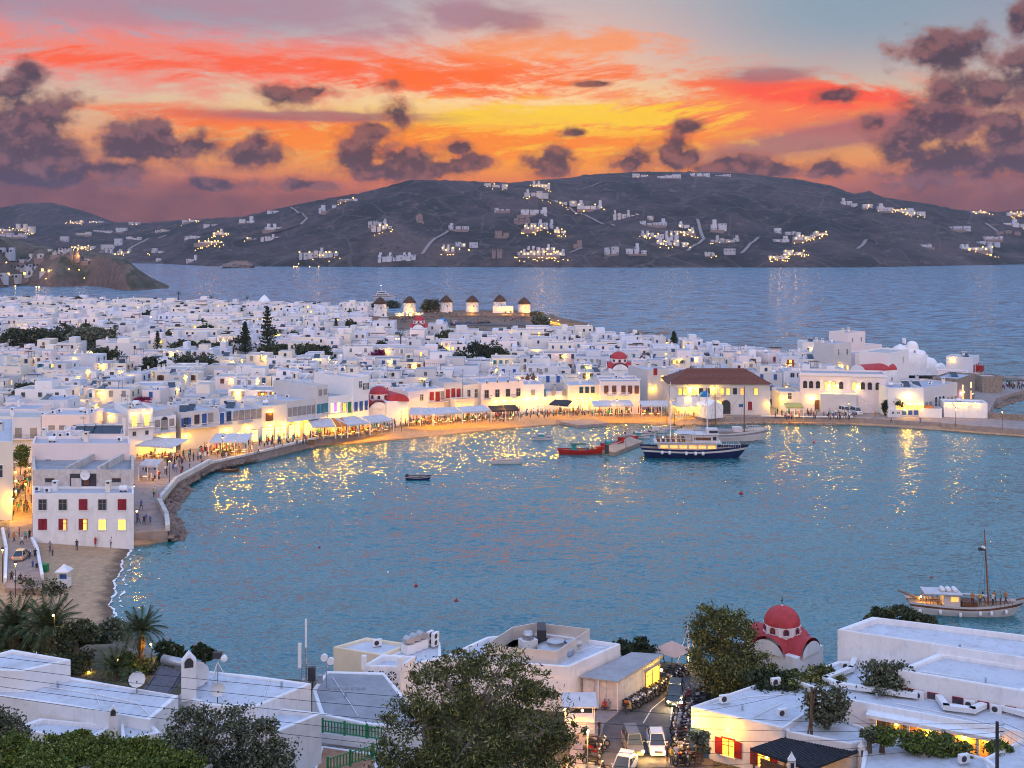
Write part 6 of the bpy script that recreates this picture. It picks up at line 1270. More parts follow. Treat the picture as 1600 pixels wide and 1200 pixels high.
def boat(name, label, px, py, L, B, H, m, rz=0.0, stripe=None, group=None, D=None, **k):
    D = depth(py, 0) if D is None else D; o = thing(name, label, 'boat' if name != 'ship' else 'ship', ((px-800)/F*D, D, 0), rz, group); h, d = hull(L, B, H, m, stripe, **k); h.obj('hull', o, smooth=False); d.obj('deck', o); return o
def P(o, name, fn, smooth=False): b = MB(); fn(b); return b.obj(name, o, smooth=smooth)
def fender(o, pts, r=.22, l=.7):
    b = MB(); b.lathe((0, 0, 0), [(.01, 0), (r*.8, .05), (r, l*.3), (r, l*.7), (r*.7, l*.95), (.01, l)], whitep, 8); me = b.data('fender', True)
    for p in pts: link('fender', me, o, p)
def rail(b, x0, x1, y0, y1, z, h=.9, m=whitep, n=8):
    for yy in (y0, y1):
        b.tube((x0, yy, z+h), (x1, yy, z+h), .03, m, n=3); [b.tube((x0+(x1-x0)*i/n, yy, z), (x0+(x1-x0)*i/n, yy, z+h), .025, m, n=3) for i in range(n+1)]
    for xx in (x0, x1): b.tube((xx, y0, z+h), (xx, y1, z+h), .03, m, n=3)
# navy ship
o = boat('ship', 'large navy-hulled wooden excursion ship with white superstructure moored at the jetty', 1082, 714, 20, 5.4, 2.0, navy, -.06, whull, stern=.75, sheer=.45, rake=.12)
P(o, 'cabin', lambda b: (b.box((-1.2, 0, 1.9), (12.6, 4.2, 1.5), whull), b.box((-1.2, 0, 3.4), (14.5, 4.7, .15), whull)))
cw = MB(); cw.box((0, -.03, 0), (1.6, .06, .75), litorange); cw.box((0, -.06, -.06), (1.8, .05, .07), brown); cw.box((0, -.06, .75), (1.8, .05, .07), brown); cwm = cw.data('window')
for i in range(6): link('window', cwm, o, (-6.3+i*2.05, -2.12, 2.2)); link('window', cwm, o, (-6.3+i*2.05, 2.12, 2.2), math.pi)
P(o, 'wheelhouse', lambda b: (b.box((2.6, 0, 3.55), (5.4, 3.6, 1.6), whull), b.box((2.4, 0, 5.15), (6.4, 4.2, .14), whull), b.box((4.2, 0, 5.3), (2.4, 2.8, 1.0), whull), b.box((4.4, -1.42, 5.5), (1.8, .05, .55), darkglass), b.box((5.43, 0, 5.5), (.05, 2.2, .55), darkglass), b.box((2.0, -1.83, 4.0), (3.6, .05, .6), brown), b.box((4.6, -1.83, 4.0), (.8, .05, .8), darkglass)))
P(o, 'sun_canopy', lambda b: (b.box((-1.6, 0, 5.3), (4.4, 4.0, .1), canvas), [b.box((x, y, 3.5), (.08, .08, 1.8), whitep) for x in (-3.6, .4) for y in (-1.9, 1.9)]))
P(o, 'railing', lambda b: (rail(b, -8.2, -.2, -2.2, 2.2, 3.5), rail(b, 6, 10.2, -1.7, 1.7, 2.3, .8)))
P(o, 'deck_seats', lambda b: [b.box((-7.5+i*1.1, y, 3.5), (.6, 1.2, .8), brown) for i in range(6) for y in (-1.1, 1.1)])
P(o, 'mast', lambda b: (b.tube((3.2, 0, 5.2), (3.2, 0, 15.6), .13, whitep, .06, 6), b.tube((-4.8, 0, 2), (-4.8, 0, 16.4), .15, whitep, .07, 6))); P(o, 'rigging', lambda b: [b.tube((-4.8, 0, 16), (x, y, 2.4), .02, darkm, n=3) for x, y in ((-9.5, 0), (-6, 2.4), (-6, -2.4), (10, 0))]+[b.tube((3.2, 0, 15), (x, y, 2.8), .02, darkm, n=3) for x, y in ((11, 0), (2, 2.3), (2, -2.3))])
P(o, 'bowsprit', lambda b: b.tube((9.8, 0, 2.7), (14.2, 0, 3.9), .14, wood, .07, 6)); fender(o, [(-6.8, -2.65, 1.0), (-5.2, -2.75, 1.0), (-1.6, -2.8, .9), (.4, -2.8, .9), (2.0, -2.8, .9)], .32, .8)
lamp_parts(o, (-3.5, 0, 5.0), 60); lamp_parts(o, (-6.5, -.5, 4.3), 60)
# white ship behind
o = boat('ship', 'white two-masted wooden ship moored behind the navy ship', 1128, 687, 19, 5, 1.9, whull, -.03, mat('hull_stripe', (.25, .25, .28), .5, .1), sheer=.6, rake=.10)
P(o, 'deckhouse', lambda b: (b.box((3.6, 0, 1.9), (2.2, 1.8, 1.2), whull), b.box((-2, 0, 1.9), (9, 2.6, .5), mat('canvas_grey', (.30, .29, .30), .85, .1)))); P(o, 'mast', lambda b: (b.tube((5.3, 0, 1), (5.3, 0, 12.8), .16, wood, .08, 6), b.tube((-1.6, 0, 1), (-1.6, 0, 13), .15, wood, .07, 6))); P(o, 'rigging', lambda b: [b.tube((5.3, 0, 12), (x, y, 2), .02, darkm, n=3) for x, y in ((9.5, 0), (4.5, 2.2), (4.5, -2.2), (-1.5, 0))]+[b.tube((-1.6, 0, 12), (x, y, 2), .02, darkm, n=3) for x, y in ((-9, 0), (-2.5, 2.2), (-2.5, -2.2))]); P(o, 'railing', lambda b: rail(b, 6, 9, -1.3, 1.3, 2.5, .7))
# gulet near the right edge
o = boat('sailing_boat', 'white wooden gulet with brown rail, fenders and one tall mast near the right edge', 1505, 958, 12.2, 3.6, 1.35, whull, -.13, brown, sheer=.55, rake=.13, stern=.62)
P(o, 'wheelhouse', lambda b: (b.box((-1.6, 0, 1.1), (2.0, 2.0, 1.5), whull), b.box((-1.3, -1.02, 1.7), (.9, .05, .6), litorange), b.box((-.58, 0, 1.8), (.05, 1.5, .6), darkglass), b.box((.6, 0, 1.15), (1.8, 1.9, .55), brown))); P(o, 'roof', lambda b: (b.box((-2.7, 0, 2.65), (4.6, 2.9, .10), canvas), [b.box((x, y, 1.1), (.06, .06, 1.55), brown) for x in (-4.8, -3.5) for y in (-1.3, 1.3)]))
P(o, 'life_raft', lambda b: [b.tube((-2.6+i*.75, -.5, 3.0), (-2.6+i*.75, .5, 3.0), .3, whitep, n=10) for i in range(3)], True); P(o, 'mast', lambda b: (b.tube((3.1, 0, .9), (2.6, 0, 10.8), .12, mat('mast_varnish', (.30, .10, .03), .4, .1), .06, 8), b.tube((2.65, 0, 8.4), (2.3, 0, 8.6), .2, whitep, n=6), b.box((2.2, -.1, 8.1), (.8, .04, .4), darkm)))
P(o, 'rigging', lambda b: [b.tube((2.7, 0, 8.6), (x, y, 1.4), .015, darkm, n=3) for x, y in ((2.2, 1.6), (3.0, 1.6), (2.2, -1.6), (3.0, -1.6), (7.2, 0), (-.6, 0))]); P(o, 'railing', lambda b: (rail(b, 1.8, 5.6, -1.45, 1.45, 1.35, .6, brown), rail(b, -5.6, -3.0, -1.3, 1.3, 1.2, .6, brown)))
P(o, 'bowsprit', lambda b: b.tube((6.4, 0, 1.95), (9.2, 0, 2.7), .1, brown, .06, 6)); P(o, 'furled_sail', lambda b: (b.tube((2.9, 0, 2.3), (-.8, 0, 2.5), .16, canvas, .1, 7), b.tube((-5.4, 0, 1.6), (-8.0, 0, 2.6), .22, mat('sail_brown', (.22, .15, .11), .8, .2), .12, 7))); fender(o, [(-5.6, -1.3, .1), (-3.2, -1.65, .2), (-.8, -1.85, .0), (1.6, -1.8, .25), (3.0, -1.7, .3), (4.9, -1.2, .4)], .2, .62)
lamp_parts(o, (-4.3, 0, 2.4), 60, .1, (1, .5, .08)); lamp_parts(o, (-5.3, -.4, 2.0), 60, .12, (1, .5, .08)); oL = o.location.copy(); Mx = Matrix.Rotation(-.13, 3, 'Z')
for k, (x, y) in enumerate(((1.9, -.6), (2.5, .4), (3.5, -.5), (3.9, .3), (4.5, -.2), (5.2, .1), (.9, -.9))): p = oL+Mx @ Vector((x, y, 1.3)); person(p, k, 'on the foredeck of the gulet', 'passengers on the gulet', k % 2)
# red fishing boats and small boats
o = boat('fishing_boat', 'long red wooden fishing boat with a teal cabin beside the jetty', 908, 709, 9.6, 2.6, 1.0, redhull, .06, redhull, sheer=.8, stern=.45); P(o, 'cabin', lambda b: (b.box((-1.6, 0, .8), (1.0, 1.4, 1.3), tealp), b.box((-.6, 0, 2.1), (3.6, 1.9, .12), mat('canvas_green', (.03, .12, .09), .8, .1)), [b.box((x, y, .8), (.06, .06, 1.3), tealp) for x in (.9,) for y in (-.8, .8)])); P(o, 'nets', lambda b: [b.sphere((1.5+i*.5, 0, 1.1), .35, yel if i % 2 else bluec, 6, 4) for i in range(4)])
o = boat('fishing_boat', 'shorter red fishing boat moored behind the jetty lamp', 957, 699, 5.6, 2.0, .9, redhull, .5, redhull, sheer=.8, stern=.5); P(o, 'cabin', lambda b: b.box((-1.2, 0, .7), (1.1, 1.2, .9), tealp))
o = boat('fishing_boat', 'small red boat at the far side of the jetty', 981, 688, 4.6, 1.7, .7, redhull, .2, redhull, stern=.5); P(o, 'thwart', lambda b: b.box((0, 0, .5), (.3, 1.4, .1), deckm))
SB = [('small_boat', 'small white boat with blue cuddy riding alone left of the red boats', 847, 687, 4.4, 1.8, .75, whull, -.05, bluec, 'c'), ('small_boat', 'white boat with a red engine cover in the middle bay', 792, 724, 6.0, 2.0, .75, whull, .02, None, 'r'), ('small_boat', 'dark navy speedboat farthest left in the bay', 653, 749, 4.6, 1.9, .6, navy, -.1, whull, 'e'),
      ('small_boat', 'grey dinghy moored between the jetty and the beach, leftmost', 988, 681, 4.2, 1.7, .6, whull, .3, None, 'e'), ('small_boat', 'white motorboat with blue cover in the moored cluster', 999, 684, 4.6, 1.8, .7, whull, -.2, bluec, 'c'), ('small_boat', 'dark-covered motorboat in the moored cluster', 1012, 679, 4.8, 1.8, .7, whull, .4, navy, 'e'), ('small_boat', 'white motorboat behind the navy ship stern', 1026, 676, 5.2, 1.9, .8, whull, .1, None, 'c'), ('small_boat', 'low white boat with red engine near the beach', 1042, 671, 4.4, 1.6, .6, whull, 0, redhull, 'r'), ('small_boat', 'yellow and white boat drawn near the beach lamp', 1066, 669, 4.4, 1.6, .6, yel, .1, whull, 'e'), ('small_boat', 'thin white rowing boat behind the navy ship masts', 1078, 672, 4.6, 1.5, .5, whull, -.1, None, 'e'),
      ('small_boat', 'beached yellow tour boat beneath a grey canopy left of the mansion', 893, 653, 6.0, 2.0, .9, yel, -.03, whull, 'a'), ('small_boat', 'small skiff resting beneath the curved harbour wall', 360, 737, 3.4, 1.3, .5, brown, .1, None, 'e')]
for nm, lab, px, py, L, B_, H_, m, rz, st, k in SB:
    o = boat(nm, lab, px, py, L, B_, H_, m, rz, st, 'small boats in the harbour', stern=.75)
    if k == 'c': P(o, 'cabin', lambda b: (b.box((-.2, 0, H_*.8), (L*.28, B_*.6, .75), tealp if st else whull), b.box((-.2, 0, H_*.8+.75), (L*.34, B_*.7, .06), whull)))
    if k in ('r', 'e'): P(o, 'engine', lambda b: b.box((-L*.46, 0, H_*.6), (.4, .4, .7), redhull if k == 'r' else darkm)); P(o, 'windscreen', lambda b: b.box((L*.1, 0, H_*.8), (.08, B_*.6, .4), darkglass))
    if k == 'r': P(o, 'mast', lambda b: b.tube((.3, 0, .5), (.3, 0, 4), .04, whitep, n=4))
    if k == 'a': P(o, 'canopy', lambda b: (b.box((0, 0, 2.6), (5.2, 2.1, .1), canvas), [b.box((x, y, .9), (.06, .06, 1.7), whitep) for x in (-2.3, 2.3) for y in (-.9, .9)]))
# yacht in the strait
o = boat('motor_yacht', 'white two-deck motor yacht in the strait behind the first windmill', 600, 466, 17, 4.6, 2.0, whull, .05, navy); P(o, 'superstructure', lambda b: (b.box((-1, 0, 1.9), (10, 3.8, 1.9), whull), b.box((-1.2, -1.93, 2.4), (8.5, .05, .8), darkglass), b.box((-1.8, 0, 3.8), (7, 3.4, 1.6), whull), b.box((-1.8, -1.73, 4.2), (5.4, .05, .7), darkglass), b.box((-2.2, 0, 5.4), (6, 3.6, .2), whull))); P(o, 'mast', lambda b: b.tube((-2, 0, 5.5), (-2.4, 0, 10), .12, whitep, .05, 5)); lamp_parts(o, (-2.4, 0, 10.1), 20, .25, (.3, 1, .4), mat('bulb_green', (.3, 1, .4), .4, 0, emit=8, ecol=(.3, 1, .4)))
# jetty, slip, buoys
sheet('jetty', [w2(936, 708), w2(960, 713), w2(1005, 695), w2(984, 688)], .85, mat('jetty_concrete', (.34, .27, .22), .9, .2, 1, bump=.5), zb=-1.5); sheet('slipway', [w2(868, 661), w2(905, 669), w2(952, 665), w2(930, 658)], .7, paving, zb=-1)
street_lamp('tall lamp on the jetty with a golden reflection', 978, 700, .85, 5.0, 520); street_lamp('short lamp at the outer tip of the jetty', 946, 706, .85, 4.0, 420)
b = MB(); b.box((0, 0, 0), (.9, .6, 2.0), darkm); tag(b.obj('pump_cabinet', loc=G(948, 709, .85)), 'dark cabinet standing at the outer end of the jetty', 'cabinet')
for px, py, r_, lab in ((650, 916, .28, 'small red buoy left of centre in the bay'), (713, 939, .28, 'red buoy nearest the shore'), (1272, 692, .4, 'round red-brown buoy right of the navy ship'), (1158, 772, .42, 'pointed red buoy below the navy ship bow'), (606, 894, .14, 'tiny pale float in the left bay'), (499, 856, .18, 'tiny orange float near the left shore'), (1455, 903, .2, 'small float left of the gulet')): o = thing('buoy', lab, 'buoy', G(px, py, 0)); P(o, 'float', lambda b: b.sphere((0, 0, 0), r_, redhull if 'pale' not in lab else whitep, 10, 6), True); P(o, 'top_ring', lambda b: b.tube((0, 0, r_*.7), (0, 0, r_*1.9), r_*.25, redhull, r_*.1, 6))
# skerries
for k, (px, py, n) in enumerate(((1000, 521, 5), (1035, 522, 3), (1012, 529, 3), (930, 524, 9), (370, 418, 6))):
    for j in range(n): o = link('rock', RM[j % 5], None, G(px+j*5-n*2, py+rk.uniform(-1, 1), 0)-Vector((0, 0, .6)), rk.uniform(0, 6)); s_ = rk.uniform(1.6, 3.2)*(1 if px > 500 else 6); o.scale = (s_*1.5, s_, s_*.7); tag(o, f"low dark skerry rock {['in the strait, right group', 'in the strait, farthest right', 'nearer the town in the strait', 'off the tip of the mill headland', 'off the far coast on the left'][k]}", 'rock', 'skerries in the strait')
# ------------------------------------------------------------------ foreground buildings
def slab(name, label, pts, z, zb, par=.25, cat='house', wm=None, rm=None, bevel=.12, t=.35, ex=0, group='rooftops in the foreground'):
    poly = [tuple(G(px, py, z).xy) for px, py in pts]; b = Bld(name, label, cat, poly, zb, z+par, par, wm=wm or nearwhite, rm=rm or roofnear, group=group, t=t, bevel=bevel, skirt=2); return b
def part(b, name, mb, px, py, z, rz=0.0, smooth=False):
    p = G(px, py, z); o = b.o if isinstance(b, Bld) else b; return link(name, mb.data(name, smooth), o, p-o.location, rz)
N1 = slab('house', 'raised white roof block at the far left edge, above the long low roof', [(-90, 1050), (19, 1019), (111, 1035), (37, 1053)], 14.8, 12.5)
N2 = slab('house', 'long low white roof crossing the left foreground beneath the raised block', [(-120, 1035), (37, 1048), (111, 1060), (183, 1073), (279, 1089), (234, 1127), (115, 1106), (-120, 1072)], 13.4, 8, par=.12)
N3 = slab('house', 'small sunken roof terrace with parapets in front of the long left roof', [(25, 1142), (62, 1128), (178, 1139), (150, 1156), (104, 1162)], 12.2, 7, par=.3)
N4 = slab('house', 'small white annex cube beside the leftmost chimney', [(188, 1133), (236, 1133), (252, 1148), (190, 1160)], 12.7, 7, par=.2)
N5 = slab('house', 'white roof crowded with solar heater, dishes and a tall chimney', [(279, 1089), (319, 1050), (400, 1058), (487, 1070), (400, 1107), (325, 1104)], 12.6, 9, par=.15)
N6 = slab('house', 'white corner roof with a big shaded end wall beside the olive trees', [(285, 1108), (400, 1108), (503, 1121), (437, 1149), (290, 1140)], 11.4, 4, par=.35)
N7 = slab('house', 'blue-grey flat roof in the centre foreground below the antenna mast', [(488, 1078), (510, 1050), (600, 1052), (640, 1100), (660, 1140), (570, 1133), (500, 1118)], 9.6, 4, par=.12, rm=roofgrey)
def chim(b, px, py, z, h, w, sl=True):
    m = MB(); m.box((0, 0, 0), (w, w*.8, h*.82), nearwhite); t = h*.82
    m.add([(-w/2, -w*.4, t), (w/2, -w*.4, t), (w/2, w*.4, t), (-w/2, w*.4, t), (0, -w*.42, h), (0, w*.42, h)], [(0, 1, 4), (2, 3, 5), (1, 2, 5, 4), (3, 0, 4, 5)], nearwhite); m.add([(-w*.3, -w*.41, t*.86), (w*.3, -w*.41, t*.86), (w*.3, -w*.41, t+.05), (0, -w*.41, h*.95), (-w*.3, -w*.41, t+.05)], [(0, 1, 2, 3, 4)], darkm)
    return part(b, 'chimney', m, px, py, z, .3)
chim(N5, 295, 1092, 12.6, 3.6, 1.1); chim(N3, 177, 1152, 12.2, 2.3, .6)
h = MB(); vs = [(-1.3, -1.5, .1), (1.3, -1.5, .1), (1.3, .9, 1.7), (-1.3, .9, 1.7)]; h.add(vs+[(x, y+.05, z-.12) for x, y, z in vs], [(0, 1, 2, 3), (7, 6, 5, 4), (0, 4, 5, 1), (1, 5, 6, 2), (2, 6, 7, 3), (3, 7, 4, 0)], mat('collector', (.10, .10, .12), .35, .3, 4))
for x in (-1.1, 1.1): h.tube((x, .9, 0), (x, .9, 1.7), .05, darkm, n=4); h.tube((x, -1.4, .1), (x, 1.3, 2.2), .04, darkm, n=4)
o5 = part(N5, 'solar_heater', h, 258, 1084, 12.6, -.45); tk = MB(); tk.tube((-1.25, 1.15, 2.1), (1.25, 1.15, 2.1), .36, metal, n=14); link('tank', tk.data('tank', True), o5)
for px, py, r_, lab in ((306, 1078, 1.05, 'dish'), (214, 1083, .62, 'dish'), (340, 1098, .55, 'dish')): part(N5 if px > 250 else N2, 'satellite_dish', type('M', (), {'data': lambda s, n, sm=False: dish_mesh(r_)})(), px, py, 12.6 if px > 250 else 13.4, .3)
for px, py in ((308, 1072), (315, 1068), (382, 1112), (400, 1116)): link('air_conditioner', ac_mesh(), N5.o if px < 380 else N6.o, G(px, py, 12.6 if px < 380 else 11.5)-(N5 if px < 380 else N6).o.location, .4)
tp = MB()
for a in range(3): tp.tube((math.cos(a*2.1)*.9, math.sin(a*2.1)*.9, 0), (0, 0, 1.6), .04, whitep, n=5)
tp.tube((0, 0, 0), (0, 0, 2.2), .05, metal, n=6); tp.box((0, 0, 1.9), (.7, .3, .5), darkm); tp.sphere((.5, 0, 1.9), .3, whitep); part(N5, 'tripod_mast', tp, 340, 1066, 12.7)
pp = MB(); pp.tube((0, 0, 0), (0, 0, 1.7), .04, whitep, n=5); part(N2, 'vent_pipe', pp, 57, 1052, 13.6)
# antenna mast on the centre roof
am = thing('antenna_mast', 'cluster of grey phone masts with white panel antennas on the roof corner', 'antenna', G(478, 1070, 10)); b = MB(); b.tube((0, 0, -1), (0, 0, 5.4), .07, metal, n=6); b.tube((-.35, 0, -1), (-.35, 0, 3), .05, metal, n=6); b.tube((1.7, .3, -1), (1.7, .3, 2.4), .06, metal, n=6); b.tube((.5, .2, -1), (.6, .2, 1.5), .07, darkm, n=6)
for z in (.2, .8, 1.4): b.tube((-.35, 0, z), (1.7, .3, z), .035, metal, n=4)
b.obj('pole', am); b = MB(); b.box((-.5, -.15, 1.5), (.28, .18, 2.1), whitep); b.tube((0, 0, 3.2), (0, 0, 5.6), .09, whitep, n=8); b.obj('panel_antenna', am)
for x, z in ((1.55, 2.3), (2.1, 2.0)): q = MB(); q.tube((0, 0, 0), (0, -.3, 0), .3, whitep, n=12); link('drum_antenna', q.data('drum_antenna'), am, (x, .2, z))
b = MB(); b.box((.5, 0, .4), (.6, .4, 1.1), darkm); b.box((-.1, 0, -.4), (.5, .4, .9), metal); b.box((1.2, .1, .1), (.4, .3, .7), metal); b.obj('equipment_box', am)
b = MB()
for i in range(7): b.tube((1.7+i*.5, 0, -.7), (1.95+i*.5, 0, -.2), .03, metal, n=4); b.tube((1.95+i*.5, 0, -.2), (2.2+i*.5, 0, -.7), .03, metal, n=4)
b.tube((1.7, 0, -.7), (5.2, 0, -.7), .03, metal, n=4); b.tube((1.9, 0, -.2), (5.0, 0, -.2), .03, metal, n=4); b.obj('lattice_boom', am)
# green railings and stone terrace
def railing(label, a, c, h=1.05):
    a, c = Vector(a), Vector(c); o = thing('railing', label, 'railing', a); d = c-a; L = d.length; n = int(L/.26); b = MB()
    for z in (.12, h-.1): b.tube((0, 0, z), d+Vector((0, 0, z)), .05, greenp, n=4)
    b.obj('rail', o); bm = MB(); bm.box((0, 0, .12), (.09, .04, h-.25), greenp); me = bm.data('baluster'); pm = MB(); pm.box((0, 0, -.1), (.14, .14, h+.2), greenp); pme = pm.data('post'); an = math.atan2(d.y, d.x)
    for i in range(1, n): link('baluster', me, o, d*(i/n), an)
    for i in range(int(L/1.9)+1): link('post', pme, o, d*min(1, i*1.9/L), an)
ta = [(500, 1150), (600, 1162), (640, 1210), (500, 1230)]; N8 = slab('terrace', 'orange crazy-paved terrace with a low white wall behind green railings', [(502, 1165), (585, 1176), (600, 1230), (480, 1235)], 7.9, 4, par=.02, cat='terrace', rm=mat('crazy_paving', (.42, .22, .13), .85, .3, 1.5, dirt=(.6, (.22, .13, .09)), bump=.6, bsc=5))
a, c = G(503, 1160, 8.0), G(600, 1173, 8.0); wall_path('low_wall', 'low peach-lit wall under the upper green railing', [(a.x, a.y+.3), (c.x, c.y+.3)], 7.9, .75, .3, nearwhite)
railing('green wooden railing along the top of the peach-lit terrace wall', (a.x, a.y+.3, 8.65), (c.x, c.y+.3, 8.65)); railing('green wooden railing sloping down at the bottom edge of the terrace', G(512, 1206, 8.0), G(600, 1172, 8.0)+Vector((0, -.8, 0)))
# cream building, vents, rosette box
N9 = slab('house', 'cream-walled flat-roofed house at the water edge with a small lit window', [(520, 1015), (572, 1000), (640, 1010), (597, 1028)], 7.4, 2, par=.3, wm=mat('cream_plaster', (.78, .68, .50), .85, .08, .6, dirt=(.3, (.5, .42, .3)))); N9.put('window', window_mesh(.5, .5, 'd', 'e', 'none'), 0, 1.0, 3.2); N9.top(ac_mesh(), 'air_conditioner', .3, 0, .4)
N9b = slab('house', 'low white roof with three rounded vent cowls beside the cream house', [(597, 1031), (650, 1008), (688, 1005), (690, 1030), (640, 1040)], 7.2, 2, par=.15)
for i, (px, py) in enumerate(((638, 1020), (648, 1016), (658, 1012))):
    m = MB(); m.box((0, 0, 0), (1.1, 1.0, .9), whitep); q = []
    for s in (-.5, .5):
        for k in range(9): t = math.pi*.1+math.pi*.9*k/8; q.append((s*.9, -math.cos(t)*.5, .9+math.sin(t)*.75))
    m.add(q, [(k, k+1, 10+k, 9+k) for k in range(8)]+[tuple(range(9)), tuple(range(17, 8, -1))], metal); part(N9b, 'vent_cowl', m, px, py, 7.25, -.9)
for px, py in ((672, 1008), (680, 1010)): link('air_conditioner', ac_mesh(2), N9b.o, G(px, py, 7.3)-N9b.o.location, 1.0)
N10 = slab('house', 'white roof house decorated with three round rosettes and a lattice panel', [(567, 1048), (626, 1050), (650, 1033), (597, 1030)], 9.2, 4, par=.5)
def rosette():
    m = MB(); n = 16; m.add([(math.cos(a)*.46, -.02, math.sin(a)*.46) for a in [k*2*math.pi/n for k in range(n)]], [tuple(range(n))], darkm)
    for k in range(8): a = k*math.pi/4; m.tube((0, -.06, 0), (math.cos(a)*.44, -.06, math.sin(a)*.44), .045, nearwhite, n=4)
    m.lathe((0, 0, 0), [(.4, 0)], nearwhite); vs = [(math.cos(a)*r, -.08, math.sin(a)*r) for r in (.43, .54) for a in [k*2*math.pi/n for k in range(n)]]; m.add(vs, [(k, (k+1) % n, n+(k+1) % n, n+k) for k in range(n)], nearwhite); return m.data('rosette')
rm_ = rosette(); W_ = N10.elen(0)
for u in (.22, .5, .78): N10.put('rosette', rm_, 0, W_*u, N10.z1-N10.z0-.85, .01)
m = MB(); m.box((0, -.02, 0), (W_*.55, .05, .55), darkm)
for i in range(9): x = -W_*.26+W_*.52*i/8; m.tube((x-.2, -.08, .02), (x+.2, -.08, .53), .025, nearwhite, n=4); m.tube((x+.2, -.08, .02), (x-.2, -.08, .53), .025, nearwhite, n=4)
N10.put('lattice_panel', m.data('lattice_panel'), 0, W_*.5, N10.z1-N10.z0-2.6, .01)
m = MB(); [m.box((-W_*.42+W_*.84*i/15, -.02, 0), (.08, .06, .1), darkm) for i in range(16)]; N10.put('vent_row', m.data('vent_row'), 0, W_*.5, N10.z1-N10.z0-1.6, .01)
for u in (.02, .98): m = MB(); m.box((0, .2, 0), (.4, .4, 1.2), nearwhite); N10.put('corner_post', m.data('corner_post'), 0, W_*u, N10.z1-N10.z0-.4, .02)
# centre building with raised plant enclosure
N11 = slab('building', 'large white flat-roofed building with a boxed rooftop enclosure in the centre', [(690, 1032), (760, 1000), (835, 992), (970, 1011), (889, 1047)], 6.6, 1.5, par=.35, cat='building')
N12 = slab('rooftop_enclosure', 'cream-panelled rooftop enclosure holding vents on the centre building', [(757, 1030), (800, 1000), (838, 993), (922, 1003), (871, 1039)], 6.6, 6.6, par=1.35, cat='enclosure', wm=mat('panel_cream', (.62, .56, .50), .8, .1), rm=roofgrey, t=.12, bevel=0)
m = MB(); m.box((0, 0, 0), (1.6, 1.2, .9), whitep); m.lathe((0, 0, .9), [(.6, 0), (.6, .5), (.45, .75), (.05, .85)], metal, 12); part(N12, 'vent_cowl', m, 825, 1012, 6.7, .5)
m = MB(); m.lathe((0, 0, 0), [(1.9, 0), (1.9, .45), (1.3, .75), (.9, .8), (.9, 1.1), (.05, 1.2)], metal, 14); m.tube((1, 0, .6), (2.6, .4, .6), .45, metal, n=8); part(N12, 'duct', m, 868, 1018, 6.7, .2); m = MB(); m.box((0, 0, 0), (.9, 2.4, 1.6), darkm); part(N12, 'equipment_box', m, 846, 1003, 6.7)
for px, py in ((850, 1078), (873, 1075)): link('air_conditioner', ac_mesh(), N11.o, G(px, py, 2.6)-N11.o.location)
# shed with board walls
sp = [(905, 1057), (987, 1021), (1036, 1026), (965, 1066)]; sh_ = thing('shed', 'grey lean-to shed with white board walls beside the scooters', 'shed', G(965, 1066, 5.6)); so_ = sh_.location; P4 = [G(x, y, 5.7)-so_ for x, y in sp]
b = MB(); b.prism([tuple(p.xy) for p in P4], [.02]*4, [.16, .35, .25, .10], mat('shed_roof', (.36, .36, .37), .85, .15, .8, dirt=(.5, (.2, .2, .2)))); b.obj('roof', sh_)
I4 = [P4[k].lerp(sum(P4, Vector())/4, .09) for k in range(4)]; bm = MB(); bm.box((0, 0, 0), (.92, .06, 2.75), mat('board_white', (.60, .56, .54), .8, .15, 2)); bme = bm.data('board')
for a, c in ((I4[0], I4[3]), (I4[3], I4[2])):
    d = c-a; n = max(2, int(d.length/.95)); an = math.atan2(d.y, d.x)
    for i in range(n): p = a+d*(i+.5)/n; o = link('board', bme, sh_, (p.x, p.y, -2.8), an); o.scale.x = d.length/n*.98/.92
for k, u in ((3, 0), (3, .5)): m = MB(); m.box((0, 0, 0), (.12, .12, 2.8), whitep); link('post', m.data('post'), sh_, (P4[3].lerp(P4[0], u).x, P4[3].lerp(P4[0], u).y+.1, -2.8))
wn = link('shop_window', shop_mesh(2.6, 1.7, litglass), sh_, (I4[3].lerp(I4[2], .78).x+.1, I4[3].lerp(I4[2], .78).y-.1, -2.2), math.atan2((I4[2]-I4[3]).y, (I4[2]-I4[3]).x)); p = I4[3].lerp(I4[2], .8); lamp_parts(sh_, (p.x+.9, p.y-.5, -.5), 200); 
# right-hand complex
N13 = slab('house', 'white flat-roofed house with red shutters and an orange-lit wall by the road', [(1079, 1107), (1216, 1060), (1318, 1078), (1224, 1141)], 6.8, 2, par=.2)
N14 = slab('house', 'low white roof strip in front of the olive tree beside the red-shuttered house', [(1220, 1121), (1262, 1108), (1385, 1152), (1330, 1166), (1228, 1146)], 6.5, 2, par=.22)
N15 = slab('building', 'long blue-grey flat roof with ducts over the open orange-lit veranda', [(1322, 1096), (1235, 1063), (1308, 1036), (1410, 1040), (1660, 1112), (1660, 1158)], 7.2, 1.5, par=.2, cat='building')
N16 = slab('building', 'long rear white building nearest the bay on the right', [(1308, 992), (1362, 972), (1660, 1008), (1660, 1046)], 9.6, 4, par=.55, cat='building', t=.5, bevel=.25)
N17 = slab('building', 'white upper block with small dark red windows and outdoor fan units', [(1402, 1052), (1466, 1025), (1680, 1058), (1600, 1086)], 9.0, 5, par=.35, cat='building', t=.5, bevel=.25)
W_ = N17.elen(0)
W_ = N17.elen(3)
for u in (.10, .29, .49, .69, .90): N17.put('window', window_mesh(.75, .5, 'd', 'm', 'none'), 3, W_*(1-u), N17.z1-N17.z0-2.1)
for u in (.18, .585, .79): N17.put('air_conditioner', ac_mesh(2), 3, W_*(1-u), N17.z1-N17.z0-2.9, .35)
